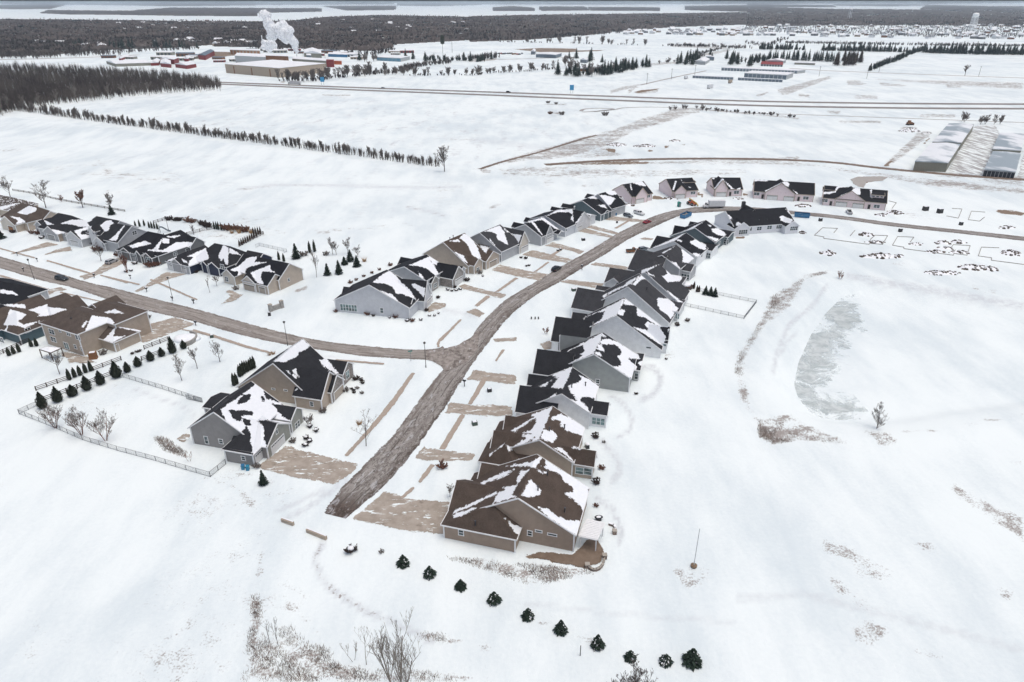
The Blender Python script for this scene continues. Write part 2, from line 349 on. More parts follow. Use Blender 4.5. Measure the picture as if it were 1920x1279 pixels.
VEG = [  # dry grass coming through the snow
 (K17(60,1230, 95,870, 170,900, 150,1000, 260,960, 330,950, 430,1040, 560,1080, 600,1160, 650,1200, 500,1279, 40,1279), .5, 14),
 (K17(480,1170, 700,1180, 880,1210, 1346,1230, 1346,1279, 400,1279), .38, 10),
 (K17(100,760, 145,760, 165,880, 100,980), .5, 6), (K17(130,430, 190,440, 170,640, 120,640), .45, 8), (K17(200,620, 430,680, 420,760, 220,700), .45, 12),
 (K17(60,130, 130,180, 140,240, 80,240), .42, 6), (line(K17(530,430, 480,540, 520,650, 600,740, 800,860, 1000,940), 6), .55, 4),
 (K17(330,780, 520,960, 500,1010, 300,830), .4, 8), (K17(1120,980, 1280,1000, 1270,1040, 1120,1030), .4, 6),
 (line(K18(0,720, 60,760, 140,765, 220,775, 330,800), 4), .5, 4), (K18(250,800, 330,800, 370,860, 300,850), .4, 5), (K18(0,990, 60,950, 230,1000, 400,1010, 400,1025, 0,1025), .55, 6),
 (K18(50,225, 250,240, 560,270, 900,290, 1060,310, 800,370, 620,400, 500,370, 400,330, 200,270), .6, 6),
 (K18(640,640, 750,630, 740,655, 680,665), .45, 4), (K18(880,700, 980,740, 1130,810, 1050,820, 900,740), .4, 5),
 (K18(1480,300, 1560,280, 1760,300, 1740,420, 1600,420), .38, 10),
 # pond bank
 (K16(640,85, 660,110, 500,150, 470,240, 400,340, 260,430, 200,520, 120,650, 110,760, 170,980, 210,1030, 180,1040, 90,900, 60,740, 90,600, 180,490, 290,260, 400,190, 500,120), .55, 7),
 (K16(290,260, 400,190, 420,330, 240,440, 190,560, 100,640, 90,600, 180,490), .52, 6),
 (K16(200,1040, 280,1030, 400,1010, 520,1080, 640,1130, 770,1190, 640,1180, 460,1165, 300,1190, 210,1140), .62, 4), (K16(200,1045, 280,1035, 270,1090, 215,1140), .85, 4),
 (K16(870,1110, 1030,1130, 1080,1190, 960,1200), .5, 5), (line(K16(1120,1110, 1300,1110, 1600,1060, 1885,1010), 5), .45, 5), (line(K16(120,820, 160,960, 210,1030), 4), .55, 3),
 (line(K16(720,120, 850,130, 1150,160, 1400,200, 1700,250), [3,4,5,5,5]), .38, 5), (K16(1540,180, 1720,220, 1700,240, 1560,210), .42, 4),
 # right foreground field
 (K20(1230,130, 1330,200, 1648,340, 1648,470, 1540,400, 1380,310, 1240,190), .55, 9), (K20(500,450, 700,540, 900,620, 860,720, 720,690, 620,580, 500,530), .42, 14),
 (K20(520,660, 600,700, 800,860, 760,880, 640,800, 540,740), .42, 8), (K20(640,960, 760,920, 880,980, 800,1080, 680,1050), .45, 10), (K20(1000,480, 1100,480, 1200,530, 1120,540), .45, 6), (K20(1000,1080, 1210,1120, 1180,1150, 1040,1120), .38, 8),
 (K20(1440,700, 1600,760, 1560,820), .38, 10), (K20(1500,0, 1648,0, 1648,40), .42, 8),
 # yards behind the tan house, left
 (K21(1150,400, 1240,400, 1400,520, 1390,550, 1230,500), .5, 5), (K21(1440,690, 1620,700, 1850,800, 1920,900, 1880,920, 1740,780, 1560,730), .48, 6), (K21(1700,640, 1900,680, 1890,700, 1700,670), .45, 4),
 (K21(1800,880,1920,880,1920,960), .4, 6),
 # field patches upper left
 (K15(950,415, 1100,398, 1300,400, 1290,405, 1110,404, 960,422), .5, 3), (K4(0,240, 300,215, 500,200, 530,220, 400,240, 180,240, 0,275), .55, 5), (K4(520,120, 590,150, 740,210, 700,210, 560,160), .45, 4),
 (K4(1420,40, 1500,5, 1540,10, 1500,40, 1430,55), .8, 3), (line(K4(680,40, 900,80, 1030,120, 1040,130), 3), .45, 3), (K15(0,255, 100,250, 90,262, 0,268), .5, 4), (K15(0,320, 180,325, 280,330, 250,340, 100,330), .5, 4), (K15(360,270, 470,345, 600,350, 520,365, 420,355), .4, 6),
 (K5(1060,200, 1100,195, 1090,210), .7, 3), (K5(960,240, 1180,215, 1350,205, 1200,240, 980,250), .45, 4), (K5(1440,370, 1600,370, 1700,430, 1460,420), .42, 6), (K5(560,0, 1812,0, 1812,140, 1300,120, 800,60), .32, 12),
 (K7(1780,240, 1920,235, 1920,275, 1800,270), .6, 4), (K7(1320,195, 1560,250, 1540,280, 1340,220), .45, 5), (K7(1720,105, 1770,110, 1740,125), .6, 3),
 (K7(1590,770, 1720,700, 1730,730, 1620,775), .75, 3), (K7(1720,630, 1780,620, 1770,640), .6, 3),
 # mid field between street and highway
 (K22(0,430, 60,420, 330,330, 480,290, 700,225, 830,200, 1000,130, 1160,85, 1330,80, 1280,110, 1120,160, 950,210, 800,290, 560,360, 300,380, 120,410), .62, 4),
 (K22(840,210, 1000,140, 1160,90, 1310,85, 1200,130, 1050,170, 900,225), .95, 3), (K22(430,50, 560,45, 560,55, 440,50), .9, 2), (K22(460,90, 550,92, 545,110, 470,100), .9, 2),
 (K22(60,420, 130,430, 120,445, 70,445), .8, 3), (K22(320,410, 380,410, 370,425, 330,430), .8, 3), (K22(160,420, 600,400, 1000,430, 1400,430, 1300,470, 700,480, 200,470), .42, 6),
 (K22(440,395, 1920,350, 1920,410, 1600,395, 1000,400, 640,405), .5, 4), (line(K22(1400,80,1600,100,1920,130), 4), .6, 2), (K22(1150,70, 1360,70, 1330,100, 1180,90), .8, 3),
 (K22(560,365, 800,290, 850,320, 900,350, 640,360), .5, 4),
 (K10(640,400, 720,330, 840,220, 940,120, 1050,110, 1040,150, 900,260, 760,360, 700,400), .62, 4), (K10(800,75, 930,75, 950,110, 880,125, 810,110), .95, 2), (K10(300,25, 660,30, 640,48, 320,40), .85, 3), (K10(980,115,1050,115,1040,150,990,130), .9, 2),
 (K10(0,360, 600,440, 1791,560, 1791,600, 1100,560, 400,440, 0,385), .45, 4), (K10(800,500, 1100,500, 1791,580, 1791,610, 1100,560), .75, 3), (K10(990,420, 1791,470, 1791,560, 1300,500, 950,450), .5, 5),
 (K8(1640,0, 1920,0, 1920,60, 1640,40), .4, 5), (K8(90,160, 200,170, 180,240, 80,230), .4, 5), (K8(430,210, 620,200, 600,240, 440,250), .4, 4), (K8(1160,80,1920,80,1920,140,1300,140), .35, 5),
 # beyond the highway
 (line(K13(970,640, 1060,610, 1180,595, 1130,615, 1100,640), 6), .9, 2), (K14(690,560, 760,555, 830,580, 780,590, 700,588), 1., 2), (K14(920,570, 1100,590, 1090,598, 930,592), .9, 2), (K14(1380,580, 1470,580, 1480,605, 1390,605), 1., 2),
 (K14(210,620, 580,525, 590,540, 400,610, 300,650, 240,660), .9, 2), (K14(360,650, 430,655, 440,675, 370,670), 1., 2), (K14(850,545, 1920,570, 1920,620, 1400,590, 1000,560), .55, 3), (K14(1200,790, 1440,790, 1450,812, 1200,812), .9, 2), (K14(550,765,650,770,640,790,560,785), .8, 2),
 (K14(60,660,150,635,140,650,80,668), 1., 1.5), (K14(730,650, 910,660, 910,690, 740,685), .5, 3), (K13(0,400, 190,405, 180,420, 0,430), .8, 2), (K13(1130,640,1320,612,1300,640,1180,650), .75, 2),
 (K12(480,585, 520,580, 520,600, 490,600), .9, 2), (K12(780,680, 1000,680, 990,692, 790,692), .7, 2), (K12(900,500, 1130,490, 1130,520, 930,520), .85, 2), (K13(1240,440,1480,420,1470,435,1260,455), .8, 2), (K13(1370,300,1800,330,1800,345,1400,325), .7, 2), (K13(1560,380,1800,340,1810,350,1600,400), .8, 2),
]
SOIL = [ # bare soil
 (K8(140,45, 640,12, 900,0, 1050,15, 1040,40, 800,50, 300,50), .62, 2), (K9(1420,170, 1480,155, 1700,150, 1740,160, 1700,185, 1560,200, 1520,250, 1460,220), 1., 1.5),
 (K8(1080,310, 1200,345, 1190,360, 1060,350), .8, 2), (K8(1480,285, 1550,320, 1520,335, 1480,320), .8, 2), (K9(430,290, 480,300, 500,335, 440,320), .8, 2), (K9(30,290,110,320,80,325,40,320), .8, 2),
 (K9(360,690, 490,685, 460,705, 380,705), .9, 1.5), (K10(1560,735, 1791,755, 1791,790, 1640,775, 1560,760), .85, 2.5), (K10(1300,680,1791,720,1791,745,1500,730,1340,700), .35, 4),
 (K10(660,385,740,330,750,340,700,400), .8, 2), (K10(980,210, 1050,140, 1050,160, 990,225), .8, 2),
 (K13(1130,640,1180,625,1320,612,1310,620,1180,645), .9, 1.5), (K13(280,340, 500,330, 750,335, 750,355, 700,365, 500,365, 360,350), .65, 1.5), (K13(680,350,950,345,900,355,700,362), .8, 1.2), (K11(1150,470,1280,470,1280,490,1150,490), .6, 1.2), (K11(1480,400,1700,390,1700,430,1500,430), .7, 1.5), (K12(0,370,180,375,180,400,60,410,0,410), .7, 1.5),
 (K22(790,300,850,310,850,330,800,325), .9, 1.5), (K22(1030,310,1070,312,1060,328,1030,325), .8, 1.5), (K22(1120,285,1160,290,1155,305,1130,305), .7, 1.5), (K22(1200,285,1260,280,1250,290,1210,293), .7, 1.5),
 (K1(670,1060, 780,1050, 970,1070, 1080,970, 1130,965, 1180,1050, 1160,1110, 1050,1150, 880,1120, 640,1075), .9, 2.5),
 (K7(1600,770,1720,700,1725,720,1630,765), .35, 3), (K5(100,905,210,915,270,935,250,950,180,945), .0, 2), (K21(1330,420,1390,380,1420,385,1420,410,1380,440), .8, 1.5),
 (K17(700,480,715,480,715,490,700,490), .9, 1),
]
TILL = [(PP(120,200, 420,176, 640,178, 900,190, 1150,205, 1240,214, 1100,250, 880,315, 620,285, 300,235), .85, 12), (PP(640,160, 880,152, 1300,140, 1400,175, 1000,165), .5, 6),
 (PP(1330,210,1700,240,1640,300,1300,290,1180,270), .35, 10), (PP(0,225,400,275,860,335,1100,330,1000,380,700,400,300,380,0,330), .35, 20), (PP(200,300,600,330,900,380,760,430,560,420,300,390), .3, 20)]
GRV = [(line(KC(1560,560, 1690,570, 1780,680, 1770,790, 1690,900, 1520,970), 1.6*6.4), .8), (line(K2(1100,830, 1200,890, 1265,1000, 1240,1090, 1150,1125), 7), .8), (line(KA(1450,560, 1600,640, 1700,850, 1680,1000), 9), .8), (line(KB(1560,600, 1760,800, 1800,1000, 1700,1120), 12), .7),
 (line(K17(540,430, 480,540, 520,650, 600,740, 800,860, 1000,940, 1200,1040), 12), .7), (line(K17(300,300, 420,240, 600,120, 680,60), 10), .6), (line(K17(240,260, 380,200, 560,110), 8), .5), (line(K16(640,185, 560,300, 400,440, 330,600, 300,740), 7), .7), (line(K16(760,130, 1000,170, 1300,215, 1885,320), 9), .7), (line(K16(450,480, 400,530, 330,640), 5), .6),
 (line(K15(950,415, 1100,398, 1300,400, 1700,410, 1850,405), 4), .7), (line(K4(680,40, 900,80, 1030,120), 5), .6), (line(K21(1000,40, 1200,110, 1380,170, 1440,220, 1500,330), 5), .6), (line(K20(0,800, 400,780, 900,900, 1648,1100), 14), .35), (line(K18(560,520, 900,560, 1300,600, 1920,640), 8), .35), (line(K3(760,245, 1100,262, 1599,330), 4), .4), (line(K4(1000,960, 1200,1000, 1330,1030), 8), .5), (line(K24(1500,330,1380,390,1180,470), 12), .5), (line(K5(0,1050, 380,1180, 700,1279), 6), .5), (line(K8(0,780, 300,860, 420,900), 6), .4), (line(K22(0,250, 400,300, 700,330), 10), .3)]
fattr(me, 'groove', splats([(p_, a_, 2.5) for p_, a_ in GRV]))
fattr(me, 'veg', np.clip(1.2*splats(VEG), 0, .64)); fattr(me, 'soil', splats(SOIL)); fattr(me, 'till', splats(TILL))
g_m, nt, b = newmat('snow covered ground')
P = pos(nt)
col = snow_col(nt, P)
gk = mth(nt,'MULTIPLY', attr(nt,'groove').outputs['Fac'], maprange(nt, noise(nt, P, .5, 4, .7), .35, .6, .25, .8)); col = mix(nt, gk, col, (.47,.49,.53))
# tilled streaks
t1 = noise(nt, scaled(nt, P, (1,.28,1), R(-12)), .10, 5, .65); t2 = noise(nt, scaled(nt, P, (.35,1,1), R(-14)), .35, 4, .7)
tk = mth(nt,'MULTIPLY', attr(nt,'till').outputs['Fac'], maprange(nt, mth(nt,'ADD', mth(nt,'MULTIPLY',t1,.6), mth(nt,'MULTIPLY',t2,.5)), .57, .78))
col = mix(nt, tk, col, (.42,.43,.46))
v1 = noise(nt, P, .35, 4, .65); v2 = noise(nt, P, 2.6, 4, .7); v3 = noise(nt, scaled(nt, P, (1,.5,1), .5), .05, 3, .6)
vg = mth(nt,'MAXIMUM', attr(nt,'veg').outputs['Fac'], maprange(nt, noise(nt, scaled(nt, P, (1,.6,1), .3), .013, 4, .6),   .51, .70, 0, .34))
v4 = noise(nt, scaled(nt, P, (.5,1,1), R(-10)), .11, 6, .72)
vn = mth(nt,'ADD', mth(nt,'MULTIPLY',v1,.30), mth(nt,'ADD', mth(nt,'MULTIPLY',v2,.38), mth(nt,'MULTIPLY',v4,.32)))
vk = maprange(nt, mth(nt,'SUBTRACT', vn, mth(nt,'SUBTRACT', .615, mth(nt,'MULTIPLY', vg, .21))), -.03, .06)
vk = mth(nt,'MULTIPLY', vk, maprange(nt, vg, .02, .3))
col = mix(nt, mth(nt,'MULTIPLY',vk,.85), col, mix(nt, noise(nt, P, 1.1, 3), (.17,.13,.11), (.33,.29,.27)))
sk_ = maprange(nt, mth(nt,'ADD', attr(nt,'soil').outputs['Fac'], mth(nt,'ADD', mth(nt,'MULTIPLY', mth(nt,'SUBTRACT',v1,.5), .8), mth(nt,'MULTIPLY', mth(nt,'SUBTRACT',v2,.5), .6))), .46, .56)
sk_ = mth(nt,'MULTIPLY', sk_, maprange(nt, attr(nt,'soil').outputs['Fac'], 0, .3))
col = mix(nt, sk_, col, mix(nt, v2, (.13,.095,.07), (.30,.23,.17)))
L(nt, col, b.inputs['Base Color']); b.inputs['Roughness'].default_value = .75; b.inputs['Specular IOR Level'].default_value = .15
bh = mth(nt,'ADD', mth(nt,'MULTIPLY', noise(nt, scaled(nt, P, (1,.5,1), .4), .25, 5, .6), 1.2), mth(nt,'MULTIPLY', noise(nt, P, 3., 3, .6), .1))
bp = N(nt, 'ShaderNodeBump', Strength=.4, Distance=.6); L(nt, bh, bp.inputs['Height']); L(nt, bp.outputs[0], b.inputs['Normal'])
me.materials.append(g_m)
me.polygons.foreach_set('use_smooth', np.ones(len(me.polygons), bool))
o = link('snow_ground', me); tag(o, kind='structure', label='snow covered flat ground with dry grass showing through')
# ------------------------------------------------ sheets laid on the ground -------------
def see(nt, b, k):
    # worn through: the snow of the ground below shows where k is 0
    t = nt.nodes.new('ShaderNodeBsdfTransparent'); x = nt.nodes.new('ShaderNodeMixShader')
    L(nt, k, x.inputs[0]); L(nt, t.outputs[0], x.inputs[1]); L(nt, b.outputs[0], x.inputs[2]); L(nt, x.outputs[0], nt.nodes['Material Output'].inputs['Surface'])
def sheet_mat(name, build, amp=1.0, width=1.):
    """surface with ragged snow edges: attribute 'cover' is .5 on the outline"""
    m, nt, b = newmat(name); P = pos(nt)
    c = build(nt, P)
    a = attr(nt, 'cover').outputs['Fac']
    e = mth(nt,'ADD', mth(nt,'MULTIPLY', mth(nt,'SUBTRACT', noise(nt, P, .45, 5, .65), .5), 1.0*amp), mth(nt,'MULTIPLY', mth(nt,'SUBTRACT', noise(nt, scaled(nt,P,(1,.4,1),.6), 2.5, 4, .65), .5), .5*amp))
    k = maprange(nt, mth(nt,'ADD', a, e), .46, .54)
    L(nt, c, b.inputs['Base Color']); b.inputs['Roughness'].default_value = .8; b.inputs['Specular IOR Level'].default_value = .2
    see(nt, b, k); return m
def c_drive(nt, P):
    n = noise(nt, P, .5, 5, .6); n2 = noise(nt, P, 4, 3, .7)
    c = mix(nt, maprange(nt, n, .3, .7), (.30,.26,.22), (.40,.355,.31))
    c = mix(nt, maprange(nt, n2, .55, .75, 0, .35), c, (.22,.18,.15))
    m3 = noise(nt, scaled(nt, P, (.35,1,1), R(-15)), .9, 5, .7)
    c = mix(nt, maprange(nt, m3, .60, .68, 0, .7), c, (.15,.12,.10))
    return mix(nt, maprange(nt, noise(nt, scaled(nt,P,(.3,1,1),R(-15)), .8, 6, .75), .57, .61), c, SNOW)
def c_walk(nt, P):
    n = noise(nt, P, 1.5, 4, .6)
    return mix(nt, n, (.30,.245,.20), (.44,.38,.33))
def c_lot(nt, P):
    n = noise(nt, scaled(nt, P, (1,.16,1), R(28)), .35, 5, .7)
    return mix(nt, maprange(nt, n, .4, .6), (.33,.325,.33), SNOW)
def c_grey(nt, P):
    return mix(nt, noise(nt, P, .3, 4, .6), (.30,.28,.26), (.44,.42,.40))
def c_mud(nt, P):
    return mix(nt, noise(nt, P, .8, 5, .7), (.10,.072,.052), (.26,.20,.155))
M['drive'] = sheet_mat('driveway concrete', c_drive, 1.3); M['walk'] = sheet_mat('sidewalk concrete', c_walk, .9)
def c_junc(nt, P):
    n = noise(nt, P, .6, 6, .72, .3)
    c = mix(nt, maprange(nt, n, .38, .62), (.20,.175,.16), (.335,.305,.28)); c = mix(nt, maprange(nt, noise(nt, scaled(nt,P,(1,.4,1),R(50)), .5, 6, .75, .4), .53, .58, 0, .7), c, (.075,.06,.052))
    return mix(nt, maprange(nt, noise(nt, scaled(nt,P,(1,.3,1),R(35)), .9, 5, .7), .60, .64, 0, .6), c, (.6,.62,.65))
M['junc'] = sheet_mat('trampled road surface', c_junc, .7); M['lot'] = sheet_mat('gravel yard', c_lot); M['grey'] = sheet_mat('old tarmac', c_grey, 1.0); M['mud'] = sheet_mat('mulched bed', c_mud, .8)
zlev = {'junc': .037, 'drive': .050, 'walk': .050, 'lot': .04, 'grey': .04, 'mud': .04}
PZ = [0.]
def patch(name, poly, mat, cell=.5, soft=.8, kind='structure', z=None, label=None, gz=0.):
    g = gp(poly, gz); xs = [p[0] for p in g]; ys = [p[1] for p in g]
    PZ[0] += .0012
    x = np.arange(min(xs)-1.2, max(xs)+1.2+cell, cell); y = np.arange(min(ys)-1.2, max(ys)+1.2+cell, cell)
    X, Y = np.meshgrid(x, y); d = sdist(X.ravel(), Y.ravel(), g).reshape(X.shape)
    me, used = grid_mesh(name, X, Y, np.full(X.shape, (z or zlev[mat])+PZ[0]), d > -1.1)
    fattr(me, 'cover', np.clip(.5+d.ravel()[used]/(2*soft), -.6, 1.6))
    me.materials.append(M[mat]); o = link(name, me); tag(o, kind=kind, label=label); return o
DRIVES = [K19(335,1190, 545,1015, 680,1060, 960,1085, 950,1290, 880,1279, 720,1270, 520,1225),
 K19(735,800, 790,738, 870,750, 1120,780, 1110,815, 900,825, 740,808), K19(925,520, 950,455, 1080,470, 1230,470, 1346,480, 1346,535, 1200,540, 1000,525),
 K19(1065,310, 1110,245, 1190,265, 1370,280, 1370,340, 1180,320), K2(760,30, 800,20, 1040,55, 1040,80, 900,60), K2(280,435, 440,425, 440,450, 300,455), K2(610,470,720,440,740,500,640,510),
 K3(660,1090, 860,945, 1000,985, 1400,1085, 1380,1130, 1230,1230, 900,1170, 690,1120),
 K4(860,960, 930,895, 1040,910, 1030,940, 880,990), K4(1220,985, 1300,950, 1390,1000, 1330,1030), K4(1150,755, 1200,735, 1400,790, 1590,830, 1530,865, 1400,825, 1200,780),
 K24(310,640, 390,590, 640,645, 840,680, 770,740, 560,700), K24(600,495, 700,450, 1080,540, 1020,570, 800,540), K24(820,410, 890,375, 1190,460, 1150,490, 1060,455),
 K24(1110,270, 1190,240, 1470,320, 1440,335), K24(1200,235, 1260,215, 1530,290, 1500,305), K24(1380,165, 1460,130, 1800,170, 1760,185, 1600,180),
 K24(1240,590, 1300,570, 1620,610, 1600,640, 1400,610), K24(960,750, 1030,730, 1380,770, 1350,790, 1100,780), K8(940,710,1010,700,1080,710,1060,725),
 K6(1090,560, 1130,480, 1400,405, 1560,460, 1300,560, 1140,610), K6(150,240, 480,165, 550,185, 440,200, 330,260, 190,300),
 K5(790,1060, 950,1010, 1060,920, 1180,870, 1260,920, 960,1050, 850,1090), K5(1475,1140, 1640,1020, 1750,1040, 1500,1160, 1380,1210), K5(80,845, 470,715, 590,740, 250,810), K5(430,850, 560,790, 700,760, 720,800, 560,820),
 K7(350,700, 500,600, 690,610, 560,650, 420,700), K7(980,870, 1100,780, 1170,790, 1100,840), K7(1020,760, 1050,750, 1150,790, 1100,810, 1060,800), K7(240,760,320,715,340,730,270,768),
 K6(500,700,560,690,760,740,560,770), K22(0,0,1,0,1,1)]
for d in DRIVES[:-1]: patch('driveway', d, 'drive', .45)
WALKS = [K19(715,262, 735,270, 610,460, 480,612, 310,795, 288,790, 440,620, 600,420), K19(1165,290, 1195,300, 1092,470, 1066,465), K19(1022,530, 1052,535, 922,752, 885,750), K19(833,842, 862,850, 775,962, 752,955), K19(715,988, 737,992, 660,1065, 635,1060),
 K19(1282,120, 1302,122, 1250,195, 1238,192), K4(960,1248, 1000,1248, 1180,1055, 1165,1050), K4(1290,932, 1328,930, 1430,840, 1400,838), K4(1478,806, 1512,805, 1690,682, 1660,675), K24(715,655, 740,655, 860,568, 845,560), K24(1470,245, 1500,248, 1640,165, 1620,160),
 K19(870,85, 880,60, 950,0, 960,5, 890,75, 888,105, 878,108), K5(0,773, 350,868, 345,880, 0,785), K5(470,893, 920,1025, 900,1038, 465,905), K5(1000,1040, 1400,1135, 1390,1147, 1000,1052), K6(0,65, 400,182, 380,195, 0,80), K6(480,200, 900,298, 940,296, 930,312, 480,212),
 K3(170,70, 340,118, 560,190, 760,245, 755,256, 550,206, 330,135, 165,88), K3(1230,295, 1599,325, 1599,338, 1240,308), K7(380,655, 780,830, 775,842, 370,665), K7(0,632,180,685,180,695,0,645), K8(150,860,260,790,275,800,160,880), K2(150,200,210,150,240,130,260,140,170,210), K6(1420,495,1620,525,1620,540,1460,510)]
for d in WALKS: patch('sidewalk', d, 'walk', .35, .45)
patch('street_junction', K19(800,128, 900,120, 1000,95, 1080,50, 1140,0, 1130,120, 1060,200, 960,250, 925,262, 895,222, 840,192, 800,185), 'junc', .4)
patch('turning_circle', K9(1415,175, 1480,152, 1700,148, 1750,158, 1700,188, 1560,200, 1530,250, 1480,240, 1440,215), 'grey', .8, 1.2)
patch('storage_yard', K10(1180,430, 1310,190, 1400,70, 1560,70, 1600,150, 1480,420, 1470,460), 'lot', 1., 3.)
patch('storage_yard', K10(1760,430, 1770,350, 1791,300, 1860,300, 1860,480, 1740,480), 'lot', 1., 2.)
patch('mulch_bed', K1(640,1070, 800,1050, 970,1068, 1075,965, 1135,965, 1185,1050, 1160,1120, 1050,1155, 880,1120), 'mud', .4)
patch('patio', K6(490,690, 560,680, 700,740, 780,770, 640,775, 520,730), 'drive', .4, z=.05)
patch('patio', K21(1325,415, 1390,380, 1420,385, 1425,410, 1380,440), 'drive', .4, z=.05)
def smooth_pts(pts, step):
    """Catmull-Rom through ground points -> evenly spaced"""
    P = [np.array(p[:2], float) for p in pts]; P = [2*P[0]-P[1]]+P+[2*P[-1]-P[-2]]; out = []
    for i in range(1, len(P)-2):
        n = max(1, int(np.linalg.norm(P[i+1]-P[i])/step))
        for k in range(n):
            t = k/n; a,b,c,d = P[i-1],P[i],P[i+1],P[i+2]
            out.append(.5*((2*b)+(-a+c)*t+(2*a-5*b+4*c-d)*t*t+(-a+3*b-3*c+d)*t**3))
    out.append(P[-2]); return out
def strip(name, lpx, rpx, mat, z, step=1.2, nu=15, margin=1.2, world=False, kind='structure', label=None):
    """road between two edges (matched by arc length); attributes across (m from centre / half width), along (m)"""
    l = smooth_pts(lpx if world else [G(p) for p in lpx], step); r = smooth_pts(rpx if world else [G(p) for p in rpx], step)
    n = max(len(l), len(r))
    if not world:
        la, ra = np.array(l), np.array(r); j = 0; rr = []
        for q in la[::2]:
            k = np.argmin(((ra[j:j+60]-q)**2).sum(1))+j; j = max(j, k); rr.append(ra[j])
        rr = np.array(rr); rr[1:-1] = (rr[:-2]+rr[1:-1]*2+rr[2:])/4; l, r = la[::2], rr; l = list(l); r = list(r)
    def res(a):
        a = np.array(a); s = np.concatenate([[0], np.cumsum(np.linalg.norm(np.diff(a, axis=0), axis=1))]); s /= s[-1]
        t = np.linspace(0, 1, n); return np.stack([np.interp(t, s, a[:,0]), np.interp(t, s, a[:,1])], -1)
    if world: l, r = res(l), res(r)
    else: l, r = np.array(l), np.array(r)
    c = (l+r)/2; h = (r-l)/2; hw = np.maximum(np.linalg.norm(h, axis=1), .5)
    k = 1+margin/hw; u = np.linspace(-1, 1, nu)
    X = c[:,0,None]+h[:,0,None]*k[:,None]*u; Y = c[:,1,None]+h[:,1,None]*k[:,None]*u
    me, _ = grid_mesh(name, X, Y, np.full(X.shape, z))
    if not world:
        for _ in range(3): c[1:-1] = (c[:-2]+c[1:-1]*2+c[2:])/4
        t = np.gradient(c, axis=0); t /= np.linalg.norm(t, axis=1)[:,None]; n_ = np.stack([t[:,1], -t[:,0]], -1); n_ *= np.sign((n_*h).sum(1))[:,None]
        for _ in range(3): n_[1:-1] = (n_[:-2]+n_[1:-1]*2+n_[2:])/4
        hw = np.maximum(np.abs((h*n_).sum(1)), .5)
        for _ in range(2): hw[1:-1] = (hw[:-2]+hw[1:-1]*2+hw[2:])/4
        k = 1+margin/hw; X = c[:,0,None]+(n_[:,0]*hw*k)[:,None]*u; Y = c[:,1,None]+(n_[:,1]*hw*k)[:,None]*u
        me, _ = grid_mesh(name, X, Y, np.full(X.shape, z))
    al = np.concatenate([[0], np.cumsum(np.linalg.norm(np.diff(c, axis=0), axis=1))])
    ac = u[None,:]*k[:,None]*hw[:,None]
    fattr(me, 'across', ac); fattr(me, 'along', np.repeat(al[:,None], nu, 1)); fattr(me, 'cover', np.clip(.5+(hw[:,None]-np.abs(ac))/(2*.8), -.6, 1.6)+0*ac)
    me.materials.append(mat); o = link(name, me); tag(o, kind=kind, label=label); return o
